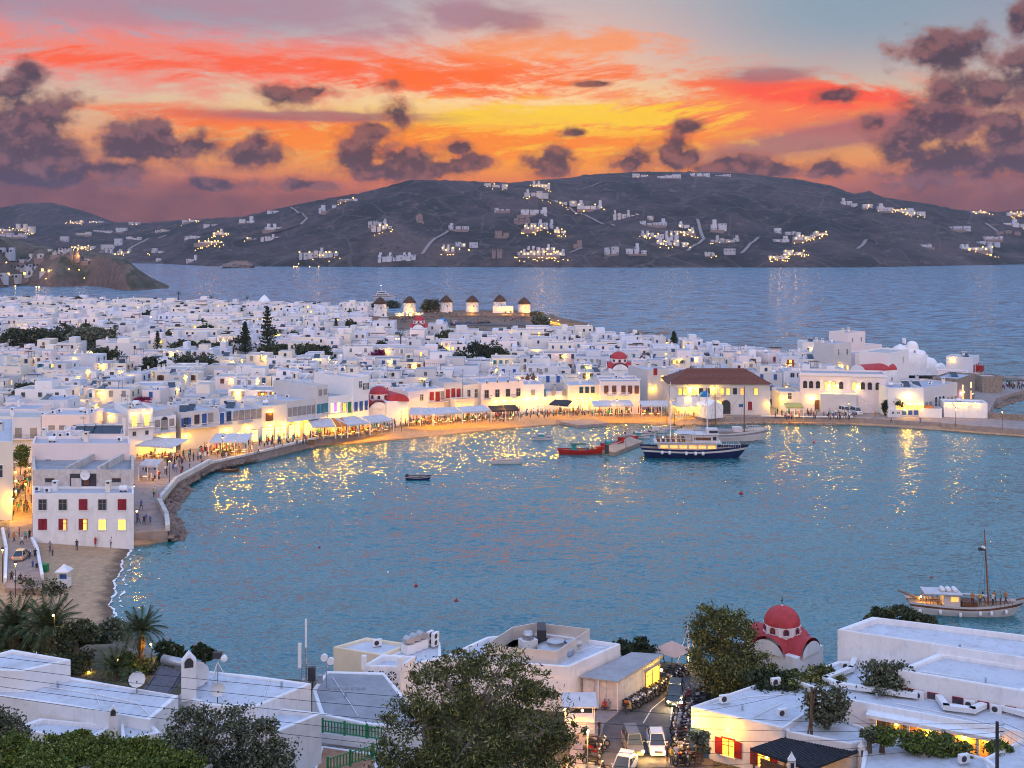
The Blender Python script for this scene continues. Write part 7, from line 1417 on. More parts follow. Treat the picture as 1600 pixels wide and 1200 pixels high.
def duct(b, pts, z, w=.5, h=.4):
    m = MB(); q = [G(x, y, z) for x, y in pts]
    for a, c in zip(q, q[1:]):
        d = c-a; mid = (a+c)/2-b.o.location; m.box((mid.x, mid.y, mid.z+.12), (d.length+w*.8, w, h), metal if 0 else whitep, math.atan2(d.y, d.x))
    for p in q: m.box(p-b.o.location, (.1, .1, .2), darkm)
    m.obj('duct', b.o)
duct(N15, [(1335, 1036), (1330, 1050), (1290, 1066), (1310, 1075), (1400, 1088), (1430, 1092)], 7.3); duct(N15, [(1468, 1096), (1478, 1110), (1520, 1115), (1535, 1108)], 7.3, .6); duct(N15, [(1568, 1112), (1620, 1126)], 7.3, .5)
for px, py in ((1320, 1047), (1212, 1072)): link('air_conditioner', ac_mesh(), N15.o if px > 1300 else N13.o, G(px, py, 7.3 if px > 1300 else 7.0)-(N15 if px > 1300 else N13).o.location, .3)
a, c = G(1322, 1096, 7.2), G(1660, 1158, 7.2); d = (c-a); L = d.length; an = math.atan2(d.y, d.x); vo = N15.o
m = MB(); m.box((0, -.02, 0), (L*.56, .05, 2.6), mat('veranda_wall', (.75, .50, .24), .8, .15, 1.5)); e_ = len(N15.L)-1
def onfront(b, name, me, u, z, out=0.0): p = a+d*u; n = Vector((d.y, -d.x, 0)).normalized(); q = p+n*out-b.o.location; return link(name, me, b.o, (q.x, q.y, z-b.z0), an)
onfront(N15, 'veranda', m.data('veranda'), .42, 4.0, .05)
for u in (.15, .31, .47, .63, .69): m = MB(); m.box((0, -.35, 0), (.25, .3, 2.7), nearwhite); onfront(N15, 'column', m.data('column'), u, 3.9, .3)
m = MB(); m.box((0, -.6, 0), (L*.62, 1.3, .3), nearwhite); onfront(N15, 'veranda_roof', m.data('veranda_roof'), .42, 6.6, .02)
for u in (.22, .38, .54, .66): p = a+d*u; q = p-vo.location; lamp_parts(vo, (q.x+.3, q.y-.5, 6.2-N15.z0), 190, .12, (1, .36, .03))
for u, w in ((.2, 1.6), (.28, 1.2)): onfront(N15, 'window', window_mesh(w, 1.0, 'd', 'n', 'none'), u, 5.3, .1)
N18 = slab('house', 'small white roof at the bottom edge below the veranda bushes', [(1350, 1168), (1392, 1151), (1545, 1188), (1560, 1230), (1340, 1235)], 6.2, 2, par=.2)
N19 = slab('house', 'white roof corner at the bottom right beside the black pole', [(1536, 1189), (1610, 1152), (1720, 1190), (1600, 1240)], 6.4, 2, par=.25)
for px, py, b in ((1388, 1158, N18), (1506, 1193, N18), (1222, 1121, N14), (1132, 1099, N13), (1592, 1079, N15)): link('air_conditioner', ac_mesh(), b.o, G(px, py, b.z1-.1)-b.o.location, .3)
W_ = N13.elen(3); ef = 3
def n13(name, me, u, z, out=0.0): return N13.put(name, me, 3, W_*(1-u), z, out)
n13('window', window_mesh(1.1, 1.45, 'l', 'r', 'open'), .42, 1.5); n13('window', window_mesh(1.1, 1.45, 'l', 'r', 'open'), .80, 1.3)
sg = MB(); sg.box((0, -.05, 0), (1.7, .08, 2.6), bluec)
for x in (.25, -.3): sg.box((x, -.1, .4), (.06, .03, 1.8), whitep)
for z in (1.1, 1.7): sg.add([(math.cos(k*.785)*.2+(.25 if z > 1.5 else -.1), -.13, z+math.sin(k*.785)*.2) for k in range(8)], [tuple(range(8))], redc); sg.box(((.25 if z > 1.5 else -.1), -.14, z-.03), (.24, .02, .06), whitep)
sg.box((0, -.11, 1.0), (1.0, .02, .05), whitep); n13('sign_board', sg.data('sign_board'), .10, .6)
p, r_ = N13.at(3, W_*.93, 4.1, .9); lamp_parts(N13.o, tuple(p), 380, .14, (1, .40, .02)); p, r_ = N13.at(3, W_*.55, 4.1, .9); lamp_parts(N13.o, tuple(p), 180, .1, (1, .40, .02))
# thatched pergola
tg = thing('thatched_pergola', 'dark slatted thatched canopy with warm lights beneath at the bottom right', 'pergola', G(1260, 1175, 5.9)); q = [G(x, y, 5.9)-tg.location for x, y in ((1172, 1173), (1254, 1146), (1347, 1174), (1266, 1206))]
b = MB(); b.prism([tuple(p.xy) for p in q], 0, .18, thatchdark); b.obj('canopy', tg); d1, d2 = q[1]-q[0], q[3]-q[0]; sm_ = MB(); sm_.box((0, 0, 0), (d1.length*1.02, .10, .07), thatchdark); sme = sm_.data('slat'); n = int(d2.length/.2)
for i in range(n): p = q[0]+d1/2+d2*(i+.5)/n; link('slat', sme, tg, (p.x, p.y, .18), math.atan2(d1.y, d1.x))
for k in range(4): m = MB(); m.box((0, 0, 0), (.16, .16, 3), wood); p = q[k]*.93; link('post', m.data('post'), tg, (p.x, p.y, -3))
for k in (0, 2, 3): p = q[k]*.7; lamp_parts(tg, (p.x, p.y, -.5), 70, .1, (1, .36, .03))
m = MB(); m.box((0, 0, 0), (3.4, .1, 1.2), wood); [m.box((0, -.08, .15+k*.3), (3.4, .06, .16), wood) for k in range(4)]; p = (q[0]+q[3])/2; link('slatted_side', m.data('slatted_side'), tg, (p.x, p.y, -1.5), math.atan2((q[3]-q[0]).y, (q[3]-q[0]).x))
for px, py, w, lab in ((1237, 1212, .55, 'white gabled chimney in front of the thatched canopy'), (1347, 1192, .6, 'small onion-topped white chimney right of the thatched canopy')):
    o = thing('chimney_stack', lab, 'chimney', G(px, py, 5.2)); m = MB(); m.box((0, 0, -2), (w, w*.8, 3.2), nearwhite); m.obj('stack', o); m = MB(); m.lathe((0, 0, 1.2), [(w*.6, 0), (w*.62, .12), (w*.35, .35), (w*.1, .6), (.02, .75)], nearwhite, 10); m.obj('cap', o); m = MB(); m.box((0, -w*.41, .6), (w*.5, .02, .5), darkm); m.obj('slot', o)
# church with the crimson dome in front of the bay
o, w, H = church('large white church with crimson dome and arched red gables at the near shore', 1222, 0, 4.6, 80, D=113, Hf=.30, df=.17, dh=.34); o.rotation_euler.z = .785
# pipes and cables lying on the roofs
def pipe(b, pts, z, r=.035, m=whitep):
    k = MB(); q = [G(x, y, z)-b.o.location+Vector((0, 0, .06)) for x, y in pts]; k.path(q, r, m, 5); k.obj('pipe', b.o)
for b_, pts, z in ((N2, [(60, 1072), (150, 1086), (215, 1100), (238, 1122)], 13.4), (N2, [(150, 1086), (158, 1108)], 13.4), (N5, [(330, 1060), (352, 1100)], 12.6), (N5, [(420, 1064), (410, 1100)], 12.6), (N7, [(520, 1060), (560, 1120)], 9.6), (N11, [(900, 1020), (925, 1012), (950, 1014)], 6.6), (N13, [(1110, 1102), (1170, 1090), (1240, 1085)], 6.8), (N13, [(1180, 1120), (1222, 1100)], 6.8),
                   (N15, [(1262, 1062), (1300, 1050)], 7.2), (N15, [(1400, 1100), (1500, 1120), (1560, 1135)], 7.2), (N16, [(1345, 990), (1450, 1004), (1560, 1020)], 9.6), (N17, [(1440, 1050), (1520, 1062)], 9.0), (N18, [(1400, 1165), (1480, 1185)], 6.2)): pipe(b_, pts, z)
for b_, px, py, z in ((N2, 90, 1075, 13.4), (N5, 440, 1075, 12.6), (N7, 540, 1090, 9.6), (N13, 1160, 1110, 6.8), (N16, 1500, 1015, 9.6), (N17, 1540, 1068, 9.0), (N15, 1370, 1092, 7.2)):
    k = MB(); k.tube((0, 0, 0), (0, 0, .45), .09, metal, n=7); k.tube((0, 0, .45), (0, 0, .55), .16, metal, .05, 7); link('roof_vent', k.data('roof_vent'), b_.o, G(px, py, z)-b_.o.location)
# poles and wires
def pole(label, px, py, z, h, m, r=.13, lean=0.0):
    o = thing('utility_pole', label, 'pole', G(px, py, z)); b = MB(); b.tube((0, 0, -2), (lean, 0, h), r, m, r*.75, 8); b.obj('post', o)
    b = MB(); [b.tube((lean*.9-.1, 0, h-.3-k*.5), (lean*.9+.55, 0, h-.25-k*.5), .03, darkm, n=4) for k in range(3)]; [b.sphere((lean*.9+.55, 0, h-.2-k*.5), .07, whitep, 6, 4) for k in range(3)]; b.obj('insulator', o); return o.location+Vector((lean, 0, h))
w1 = pole('brown wooden utility pole among the right-hand roofs', 1268, 1150, 6.4, 4.1, wood); pole('leaning wooden strut beside the brown utility pole', 1256, 1150, 6.4, 3.6, wood, .09, .9)
w2_ = pole('thick black pole at the bottom right edge', 1558, 1212, 6.2, 4.2, darkm, .17); w3 = pole('thin dark pole in front of the centre building wall', 893, 1086, 2.7, 3.9, wood, .09)
def wire(label, a, c, sag, r=.018):
    b = MB(); a, c = Vector(a), Vector(c); pts = [a.lerp(c, t/14)-Vector((0, 0, sag*4*(t/14)*(1-t/14))) for t in range(15)]; b.path([p-a for p in pts], r, darkm, 3); tag(b.obj('power_line', loc=a), label, 'cable')
WL = ['highest', 'second', 'third', 'fourth', 'lowest']
for k in range(5): wire(f'{WL[k]} black wire of the bundle sagging across the left roofs', V(-40, 1022+k*15, 70), V(1000, 1112+k*22, 76), .4)
for k in range(5): wire(f'{WL[k]} black wire of the bundle running right to the black pole', V(1000, 1112+k*22, 76), w2_-Vector((-.5, 0, .1+k*.35)), .35)
wire('wire from the brown pole to the house roof with red shutters', w1, V(1060, 1115, 92), .3); wire('wire from the brown pole down to the bottom roofs', w1, V(1420, 1160, 88), .4)
for k in range(3): wire(f'{WL[k]} black wire leaving the black pole to the right', w2_-Vector((-.5, 0, .1+k*.4)), V(1700, 1180+k*22, 84), .1)
# near rustic pergola beams
for k, (x0, y0, x1, y1) in enumerate(((118, 1206, 226, 1173), (165, 1208, 253, 1179), (215, 1208, 278, 1185), (265, 1210, 305, 1191), (310, 1208, 330, 1197))):
    b = MB(); a, c = V(x0, y0, 58), V(x1, y1, 62); b.tube((0, 0, 0), c-a, .13, bark2, .12, 7); tag(b.obj('pergola_pole', loc=a), f"bare wooden pergola pole, {ORD[k]} from the left at the bottom edge", 'pole')

# ------------------------------------------------------------------ road, street furniture
rd = [(1058, 1052), (1128, 1050), (1122, 1100), (1112, 1215), (915, 1215), (942, 1130), (985, 1098)]
sheet('road', [tuple(G(x, y, 2.8).xy) for x, y in rd], 2.82, asphalt, thick=.6)
lm = mat('road_marking', (.55, .53, .48), .8, .25, 2)
b = MB(); 
for pts in (((1005, 1130), (1018, 1108), (1042, 1088)), ((1048, 1125), (1050, 1105), (1058, 1090))):
    for (x0, y0), (x1, y1) in zip(pts, pts[1:]):
        a, c = G(x0, y0, 2.83), G(x1, y1, 2.83); n = Vector((-(c-a).y, (c-a).x, 0)).normalized()*.06; b.add([a-n, c-n, c+n, a+n], [(0, 3, 2, 1)], lm)
tag(b.obj('road_markings'), kind='structure')
sheet('pavement', [tuple(G(x, y, 2.9).xy) for x, y in ((900, 1140), (955, 1090), (990, 1094), (945, 1130), (918, 1215), (880, 1215))], 2.94, paving, thick=.6)
k_ = thing('kiosk', 'small white roadside kiosk with slatted counter and hanging orange bulbs', 'kiosk', G(905, 1140, 2.9)); b = MB(); b.box((0, 0, 0), (2.6, 2.0, 1.1), whitep); [b.box((0, -1.03, .15+i*.28), (2.6, .05, .12), whitep) for i in range(4)]; b.obj('counter', k_)
b = MB(); [b.box((x, y, 0), (.09, .09, 2.5), whitep) for x in (-1.3, 1.3) for y in (-1, 1)]; b.obj('post', k_); b = MB(); b.prism([(-1.6, -1.3), (1.6, -1.3), (1.6, 1.3), (-1.6, 1.3)], 2.5, [2.6, 2.6, 2.9, 2.9], canvas); b.obj('awning', k_); lamp_parts(k_, (-1.4, -1.2, 2.3), 150, .12, (1, .38, .03)); lamp_parts(k_, (.2, -1.3, 2.3), 150, .12, (1, .38, .03))
sg = thing('road_sign', 'round red no-entry sign on a post beside the shed', 'sign', G(954, 1102, 2.9)); b = MB(); b.tube((0, 0, 0), (0, 0, 2.2), .04, metal, n=6); b.obj('post', sg); b = MB(); b.add([(math.cos(k*.5236)*.36, -.06, 2.1+math.sin(k*.5236)*.36) for k in range(12)], [tuple(range(12))], redc); b.box((0, -.08, 2.05), (.48, .02, .11), whitep); b.obj('sign_face', sg)
def barrel_mesh(): m = MB(); m.lathe((0, 0, 0), [(.01, 0), (.28, 0), (.30, .2), (.28, .9), (.15, 1.0), (.01, 1.05)], mat('plastic_blue', (.02, .18, .50), .5, .1), 12); return m.data('barrel')
bm_ = barrel_mesh()
for k, px in enumerate((917, 922, 927)): tag(link('barrel', bm_, loc=G(px, 1100-k, 2.9)), ['blue plastic barrel, leftmost of three by the planter box', 'middle blue plastic barrel of three', 'blue plastic barrel nearest the shed'][k], 'barrel', 'blue barrels')
for k, (px, py) in enumerate(((897, 1104), (918, 1092))): b = MB(); b.box((0, 0, 0), (1.9, .8, 1.0), mat('planter', (.45, .40, .36), .8, .2)); b.box((0, 0, 1.0), (1.7, .6, .06), bark); tag(b.obj('planter_box', loc=G(px, py, 2.9), rz=.35), ['front pale planter box beside the thin dark pole', 'rear pale planter box beside the blue barrels'][k], 'planter')
um = thing('parasol', 'pale pink pyramid parasol at the end of the lane by the water', 'parasol', G(1050, 1045, 2.2)); b = MB(); b.tube((0, 0, 0), (0, 0, 2.6), .05, wood, n=6); b.obj('pole', um); b = MB(); b.lathe((0, 0, 2.0), [(2.3, 0), (.02, 1.0)], mat('parasol_pink', (.62, .42, .34), .8, .08), 4); b.obj('canopy', um); lamp_parts(um, (1.5, -1.6, 1.8), 60)
ml = thing('lit_mast', 'yellow-lit tripod mast at the lane end by the water', 'mast', G(1075, 1037, 1.5)); b = MB(); b.tube((0, 0, 0), (0, 0, 4.2), .07, whitep, n=6); [b.tube((x, y, 0), (0, 0, 3.9), .04, whitep, n=4) for x, y in ((-1.2, 0), (1.2, .3), (.2, -1))]; b.obj('post', ml); lamp_parts(ml, (.3, -.5, 1.2), 120)
for k, (px, py, lab) in enumerate(((918, 1205, 'green-tinged tall street lamp behind the big tree'),)): 
    o = thing('street_lamp', lab, 'street lamp', G(px, py, 2.9)); b = MB(); b.tube((0, 0, 0), (0, 0, 3.4), .05, metal, n=6); b.obj('post', o); lamp_parts(o, (0, -.2, 3.5), 1800, .14, (1, .45, .05))
# ------------------------------------------------------------------ foreground trees
def at(px, py, D): return V(px, py, D)
def ntree(label, px, base_py, D, ells_px, n, size, m, name='tree', r0=.25, **k):
    """ells_px: crown lobes as (px, py, rx, ry) in photo pixels at depth D"""
    p = V(px, base_py, D); s = D/F; E = [((ex-px)*s, dy, (base_py-ey)*s, rx*s, rx*s*.85, ry*s) for ex, ey, rx, ry, dy in ells_px]; return tree(name, label, p, E, n, size, m, (base_py-min(e[1] for e in ells_px))*s*.75, r0, **k)
ntree('huge dark feathery tree filling the bottom centre', 745, 1290, 70, [(690, 1080, 70, 60, 0), (770, 1075, 75, 58, .5), (640, 1150, 65, 60, -.6), (735, 1150, 85, 70, -1.5), (825, 1130, 72, 62, 0), (870, 1190, 50, 60, .6), (610, 1210, 50, 45, 0), (700, 1220, 90, 60, -1), (800, 1220, 90, 60, -1), (725, 1040, 42, 30, 0), (845, 1080, 38, 30, .4), (670, 1050, 30, 22, 0), (790, 1040, 30, 20, 0), (895, 1160, 24, 34, 0)], 46000, .085, L_euc, r0=.35, seed=5, nc=64, spread=.12, aspect=3.4, bk=bark2)
ntree('tall leafy tree left of the crimson-domed church', 1135, 1100, 110, [(1115, 985, 38, 38, 0), (1150, 990, 34, 32, .5), (1105, 1035, 34, 32, 0), (1150, 1040, 48, 36, -.6), (1185, 1050, 32, 26, 0), (1140, 1075, 40, 22, -.8), (1108, 960, 22, 14, 0)], 26000, .15, L_euc, seed=6, nc=34, spread=.18)
ntree('low round tree above the grey shed by the water', 997, 1030, 118, [(985, 1010, 20, 12, 0), (1008, 1009, 20, 12, 0), (997, 1018, 26, 8, 0)], 2200, .26, L_dark, seed=7)
for k, (px, py, rx, ry) in enumerate(((1200, 1045, 34, 16), (1240, 1050, 38, 20), (1280, 1040, 26, 14))): ntree(f"green shrub mass below the crimson dome church, {ORD[k]} from the left", px, py+25, 104, [(px, py+16, rx, ry*.7, 0), (px+8, py+22, rx, ry*.7, -.4)], 3600, .24, [L_dark, L_euc, L_euc][k], name='shrub', seed=8+k)
ntree('rounded tree poking above the rear white building, left part', 1388, 1000, 117, [(1375, 966, 24, 13, 0), (1402, 962, 26, 14, .3)], 2600, .26, L_fig, seed=11); ntree('rounded tree poking above the rear white building, right part', 1440, 1005, 115, [(1430, 972, 24, 11, 0), (1452, 980, 18, 9, 0)], 2000, .26, L_fig, seed=12)
ntree('olive tree in the courtyard beside the upper block', 1385, 1092, 101, [(1372, 1055, 24, 20, 0), (1400, 1050, 22, 18, 0), (1385, 1070, 32, 16, -.3), (1360, 1068, 16, 14, 0)], 5200, .18, L_olive, seed=13, nc=24)
ntree('olive tree beside the brown utility pole', 1292, 1142, 95, [(1280, 1098, 22, 20, 0), (1304, 1095, 20, 20, 0), (1290, 1115, 26, 18, -.3)], 5200, .17, L_olive, seed=14, nc=24)
for k, (px, py, rx, ry) in enumerate(((1378, 1146, 20, 10), (1428, 1158, 24, 12), (1468, 1162, 24, 16), (1496, 1172, 22, 12), (1358, 1146, 12, 7), (1560, 1170, 18, 10))): ntree(f"lit bush in front of the orange veranda, {ORD[k]} from the left" if k < 4 else ['small bush at the left foot of the veranda', 'small bush behind the black pole'][k-4], px, py+22, 91, [(px, py, rx, ry, 0), (px+5, py+8, rx*.9, ry*.7, 0)], 2600, .17, L_pine if k != 4 else L_olive, name='bush', seed=20+k, nc=20)
ntree('small bush growing by the blue sign board', 1096, 1180, 95, [(1094, 1152, 14, 16, 0), (1100, 1165, 14, 10, 0)], 1500, .15, L_olive, name='bush', seed=27)
# left olives and pines
ntree('grey-green olive tree at the bottom left, broad crown', 330, 1240, 66, [(290, 1135, 38, 30, 0), (345, 1130, 44, 30, 0), (300, 1180, 55, 40, -.6), (370, 1175, 48, 38, 0), (335, 1215, 70, 34, -.8)], 17000, .12, L_olive, seed=30, nc=38, spread=.2, bk=bark2)
ntree('grey-green olive tree at the bottom left, right-hand smaller crown', 430, 1250, 64, [(412, 1150, 26, 26, 0), (425, 1190, 34, 34, 0), (405, 1215, 40, 24, -.4)], 8000, .12, L_olive, seed=31, nc=32, bk=bark2)
ntree('dark olive tree at the far left edge', -5, 1200, 68, [(-5, 1140, 40, 28, 0), (10, 1165, 30, 20, 0)], 6000, .12, L_olive, seed=32, nc=30)
for k, (px, py, rx, ry, D) in enumerate(((30, 1175, 48, 24, 63), (95, 1178, 50, 26, 62), (160, 1182, 56, 28, 61), (225, 1185, 50, 28, 60), (60, 1205, 60, 24, 59), (180, 1210, 70, 24, 58), (270, 1200, 46, 26, 59), (125, 1160, 22, 14, 63), (20, 1208, 50, 20, 58))): ntree(f"bright green pine bush along the bottom left edge, {ORD[k]} clump", px, py+50, D, [(px-rx*.4, py, rx*.62, ry, 0), (px+rx*.4, py+3, rx*.6, ry*.9, 0), (px, py-ry*.3, rx*.5, ry*.8, .3)], 6500, .11, L_pine, name='pine_bush', seed=40+k, nc=26, spread=.2, up=.6)
# garden behind the left roofs
gd = [(35, 1025, 60, 24, L_pine), (95, 1020, 50, 22, L_fig), (130, 1045, 46, 24, L_pine), (165, 1055, 44, 22, L_fig), (190, 1058, 30, 18, L_pine), (150, 1020, 34, 20, L_olive), (60, 935, 42, 28, L_fig), (160, 965, 28, 25, L_fig), (130, 1000, 34, 18, L_dark), (178, 985, 22, 16, L_olive), (268, 1018, 22, 12, L_dark), (318, 1018, 14, 10, L_dark), (20, 1000, 40, 16, L_dark)]
GN = ['yellow-green garden shrub behind the raised roof block', 'dark garden shrub below the palm pair', 'light green garden shrub above the long left roof', 'dense shrub left of the small dish', 'green shrub behind the small dish', 'olive shrub between the palms', 'round brown-green tree behind the tall palms on the beach', 'round tree standing on the sand beside the waterline', 'dark shrub under the right palm of the pair', 'grey shrub beside the round beach tree', 'dark fig leaves left of the large dish', 'dark fig leaves right of the large dish', 'dark shrub at the foot of the leftmost palm']
for k, (px, py, rx, ry, m) in enumerate(gd): D = 128 if py > 990 and px < 230 else 150 if py < 975 else 100 if px > 230 else 132; ntree(GN[k], px, py+ry*2.0, D, [(px-rx*.3, py, rx*.7, ry, 0), (px+rx*.3, py+3, rx*.7, ry*.85, 0)], 4200, .26 if D > 110 else .22, m, name='shrub', seed=60+k, nc=22)
palm('left palm of the tall pair, half outside the picture', V(22, 1100, 126), 5.4+3.2, 4.2, 46, 1); palm('big spreading palm, right one of the tall pair', V(76, 1095, 124), 8.0, 4.4, 50, 2); palm('single palm with a skirt of dry fronds at the shore', V(220, 1060, 118), 4.9, 3.1, 44, 3)
MORE = [(20, 1040, 50, 16, L_pine), (75, 1042, 40, 14, L_pine), (110, 1030, 34, 16, L_fig), (205, 1040, 26, 16, L_pine), (232, 1058, 24, 14, L_fig), (120, 985, 30, 16, L_fig), (250, 1040, 18, 10, L_olive), (15, 1060, 30, 12, L_fig)]
for k, (px, py, rx, ry, m) in enumerate(MORE): ntree(f'garden bush between the palms and the left roofs, {ORD[k]} of the small ones', px, py+ry*2, 118, [(px-rx*.3, py, rx*.7, ry, 0), (px+rx*.3, py+3, rx*.7, ry*.85, 0)], 3200, .22, m, name='bush', seed=80+k, nc=22)
for k, (px, py) in enumerate(((186, 1030), (140, 1046), (85, 960), (237, 1005))): p = V(px, py, 118); o = thing('garden_lamp', ['yellow garden lamp beside the shore palm', 'yellow garden lamp deep in the shrubs', 'small yellow lamp in the crown of the palm pair', 'small yellow lamp on the shore palm skirt'][k], 'lamp', (p.x, p.y, p.z-1.2)); b = MB(); b.tube((0, 0, -1), (0, 0, 1.1), .04, darkm, n=4); b.obj('post', o); lamp_parts(o, (0, -.3, 1.2), 110, .11, (1, .55, .05))
palm('low young palm left of the single shore palm', V(180, 1075, 116), 2.0, 2.6, 30, 4, skirt=False); palm('small yellow-lit palm beside the shore palm trunk', V(205, 1078, 112), .8, 1.9, 20, 5, skirt=False)
# ------------------------------------------------------------------ villas on the far hills (photo column, row, width, height in pixels, lit)
VL = [(620, 402, 60, 9, 0, 'long row hotel'), (498, 398, 62, 12, 2, 'terraced cliff hotel'), (590, 349, 30, 8, 0, 'flat villa'), (597, 357, 34, 8, 2, 'lit villa'), (512, 327, 34, 8, 0, 'arcaded villa'), (545, 312, 30, 5, 1, 'ridge villa'), (426, 331, 20, 6, 0, 'slope villa'), (428, 357, 28, 8, 0, 'white villa'), (422, 373, 30, 8, 0, 'grey villa'), (655, 342, 14, 10, 3, 'brown stone house'),
      (716, 356, 34, 8, 0, 'broad white villa'), (700, 390, 22, 9, 2, 'lit villa'), (720, 382, 16, 9, 1, 'lit cube villa'), (740, 384, 14, 9, 1, 'lit cube villa'), (776, 398, 18, 20, 3, 'stepped pale tower villa'), (785, 365, 24, 14, 3, 'stacked villa'), (785, 328, 26, 5, 0, 'hilltop road villa'), (775, 290, 40, 7, 1, 'skyline village houses'), (845, 290, 30, 8, 2, 'skyline lit house'), (838, 303, 38, 9, 2, 'lit terrace villa'), (880, 316, 46, 8, 1, 'long white villa'), (922, 325, 40, 12, 2, 'stacked white villa'),
      (835, 332, 44, 10, 0, 'wide white villa'), (815, 345, 26, 10, 3, 'brown stone villa'), (848, 350, 36, 8, 0, 'low white villa'), (838, 356, 40, 8, 4, 'golden-lit terrace'), (875, 362, 20, 8, 4, 'golden-lit annex'), (978, 336, 42, 10, 0, 'villa with roof rooms'), (1016, 342, 12, 6, 0, 'lone cube'), (1000, 274, 26, 6, 1, 'skyline house'), (1045, 276, 36, 7, 0, 'skyline house row'), (1093, 273, 32, 7, 0, 'large skyline building'), (1130, 274, 24, 4, 0, 'low skyline wall house'), (1020, 350, 42, 9, 0, 'upper hotel wing'), (1068, 352, 18, 8, 1, 'small hotel block'),
      (1030, 368, 60, 9, 2, 'middle hotel wing'), (1050, 380, 52, 10, 2, 'lower hotel wing'), (1070, 362, 30, 8, 4, 'golden garden terrace'), (845, 388, 46, 8, 2, 'shore hotel wing'), (845, 397, 76, 8, 4, 'golden shore hotel terrace'), (902, 382, 14, 18, 3, 'unfinished stone tower'), (955, 397, 24, 14, 0, 'stepped shore villa'), (995, 398, 34, 14, 0, 'tall stepped villa'), (1122, 356, 26, 14, 0, 'two-storey white villa'), (1132, 375, 46, 9, 1, 'long villa'), (1110, 397, 16, 8, 1, 'small cube villa'), (1140, 394, 18, 10, 0, 'small two-block villa'),
      (1215, 361, 14, 8, 0, 'first small villa'), (1240, 364, 26, 8, 0, 'second small villa'), (1220, 376, 26, 8, 0, 'broad block villa'), (1260, 372, 40, 10, 4, 'golden-lit villa'), (1282, 366, 20, 10, 2, 'lit corner villa'), (1240, 395, 34, 10, 4, 'golden-lit lower villa'), (1215, 402, 30, 6, 4, 'golden lit stair terrace'), (1322, 317, 18, 9, 0, 'white cliff village house'), (1335, 322, 14, 6, 0, 'lower cliff village house'), (1356, 323, 16, 6, 1, 'pink skyline villa'), (1382, 327, 24, 10, 1, 'big white ridge villa'), (1430, 332, 34, 8, 1, 'long ridge villa'), (1404, 329, 24, 5, 4, 'golden-lit ridge wall'),
      (1495, 356, 44, 9, 0, 'row of white villas'), (1448, 384, 18, 7, 0, 'small shore villa'), (1525, 388, 50, 8, 2, 'lower terraced hotel'), (1540, 380, 44, 7, 0, 'middle terraced hotel'), (1552, 373, 30, 7, 0, 'upper terraced hotel'), (1585, 350, 36, 9, 1, 'villa at the right edge'), (1590, 334, 30, 6, 4, 'lit village edge'), (1530, 331, 26, 5, 4, 'lit ridge houses'), (1575, 362, 40, 6, 3, 'brown houses at the right edge'),
      (5, 360, 30, 8, 4, 'golden-lit hamlet'), (38, 358, 34, 10, 4, 'golden-lit hamlet'), (20, 368, 40, 7, 0, 'pale hamlet'), (120, 347, 22, 6, 4, 'lit house'), (150, 346, 22, 5, 1, 'lit house pair'), (100, 374, 18, 8, 0, 'white house'), (130, 364, 24, 7, 0, 'pale houses'), (160, 361, 30, 6, 0, 'pale houses'), (190, 360, 20, 7, 0, 'corner house'), (130, 386, 36, 6, 4, 'lit terrace'), (168, 388, 22, 8, 0, 'two-storey house'), (185, 380, 16, 12, 0, 'tower house'), (180, 396, 50, 8, 2, 'long lit house'), (210, 349, 18, 6, 1, 'gap village'), (255, 360, 24, 5, 0, 'slope house'), (300, 371, 24, 7, 0, 'slope house'), (300, 345, 30, 5, 1, 'ridge houses'), (345, 365, 24, 8, 4, 'lit slope house'), (247, 392, 22, 9, 1, 'small hotel'), (247, 407, 10, 5, 0, 'shore hut'), (300, 406, 16, 9, 0, 'shore villa'), (330, 380, 40, 4, 4, 'line of lamps'), (385, 345, 26, 9, 0, 'white ridge villa'), (395, 372, 20, 5, 1, 'low villa'), (210, 372, 24, 6, 0, 'low pale house'), (330, 352, 26, 5, 0, 'long pale house')]
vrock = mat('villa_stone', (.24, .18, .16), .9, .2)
vwhite = mat('villa_white', (.52, .53, .57), .85, .08, rnd=.4)
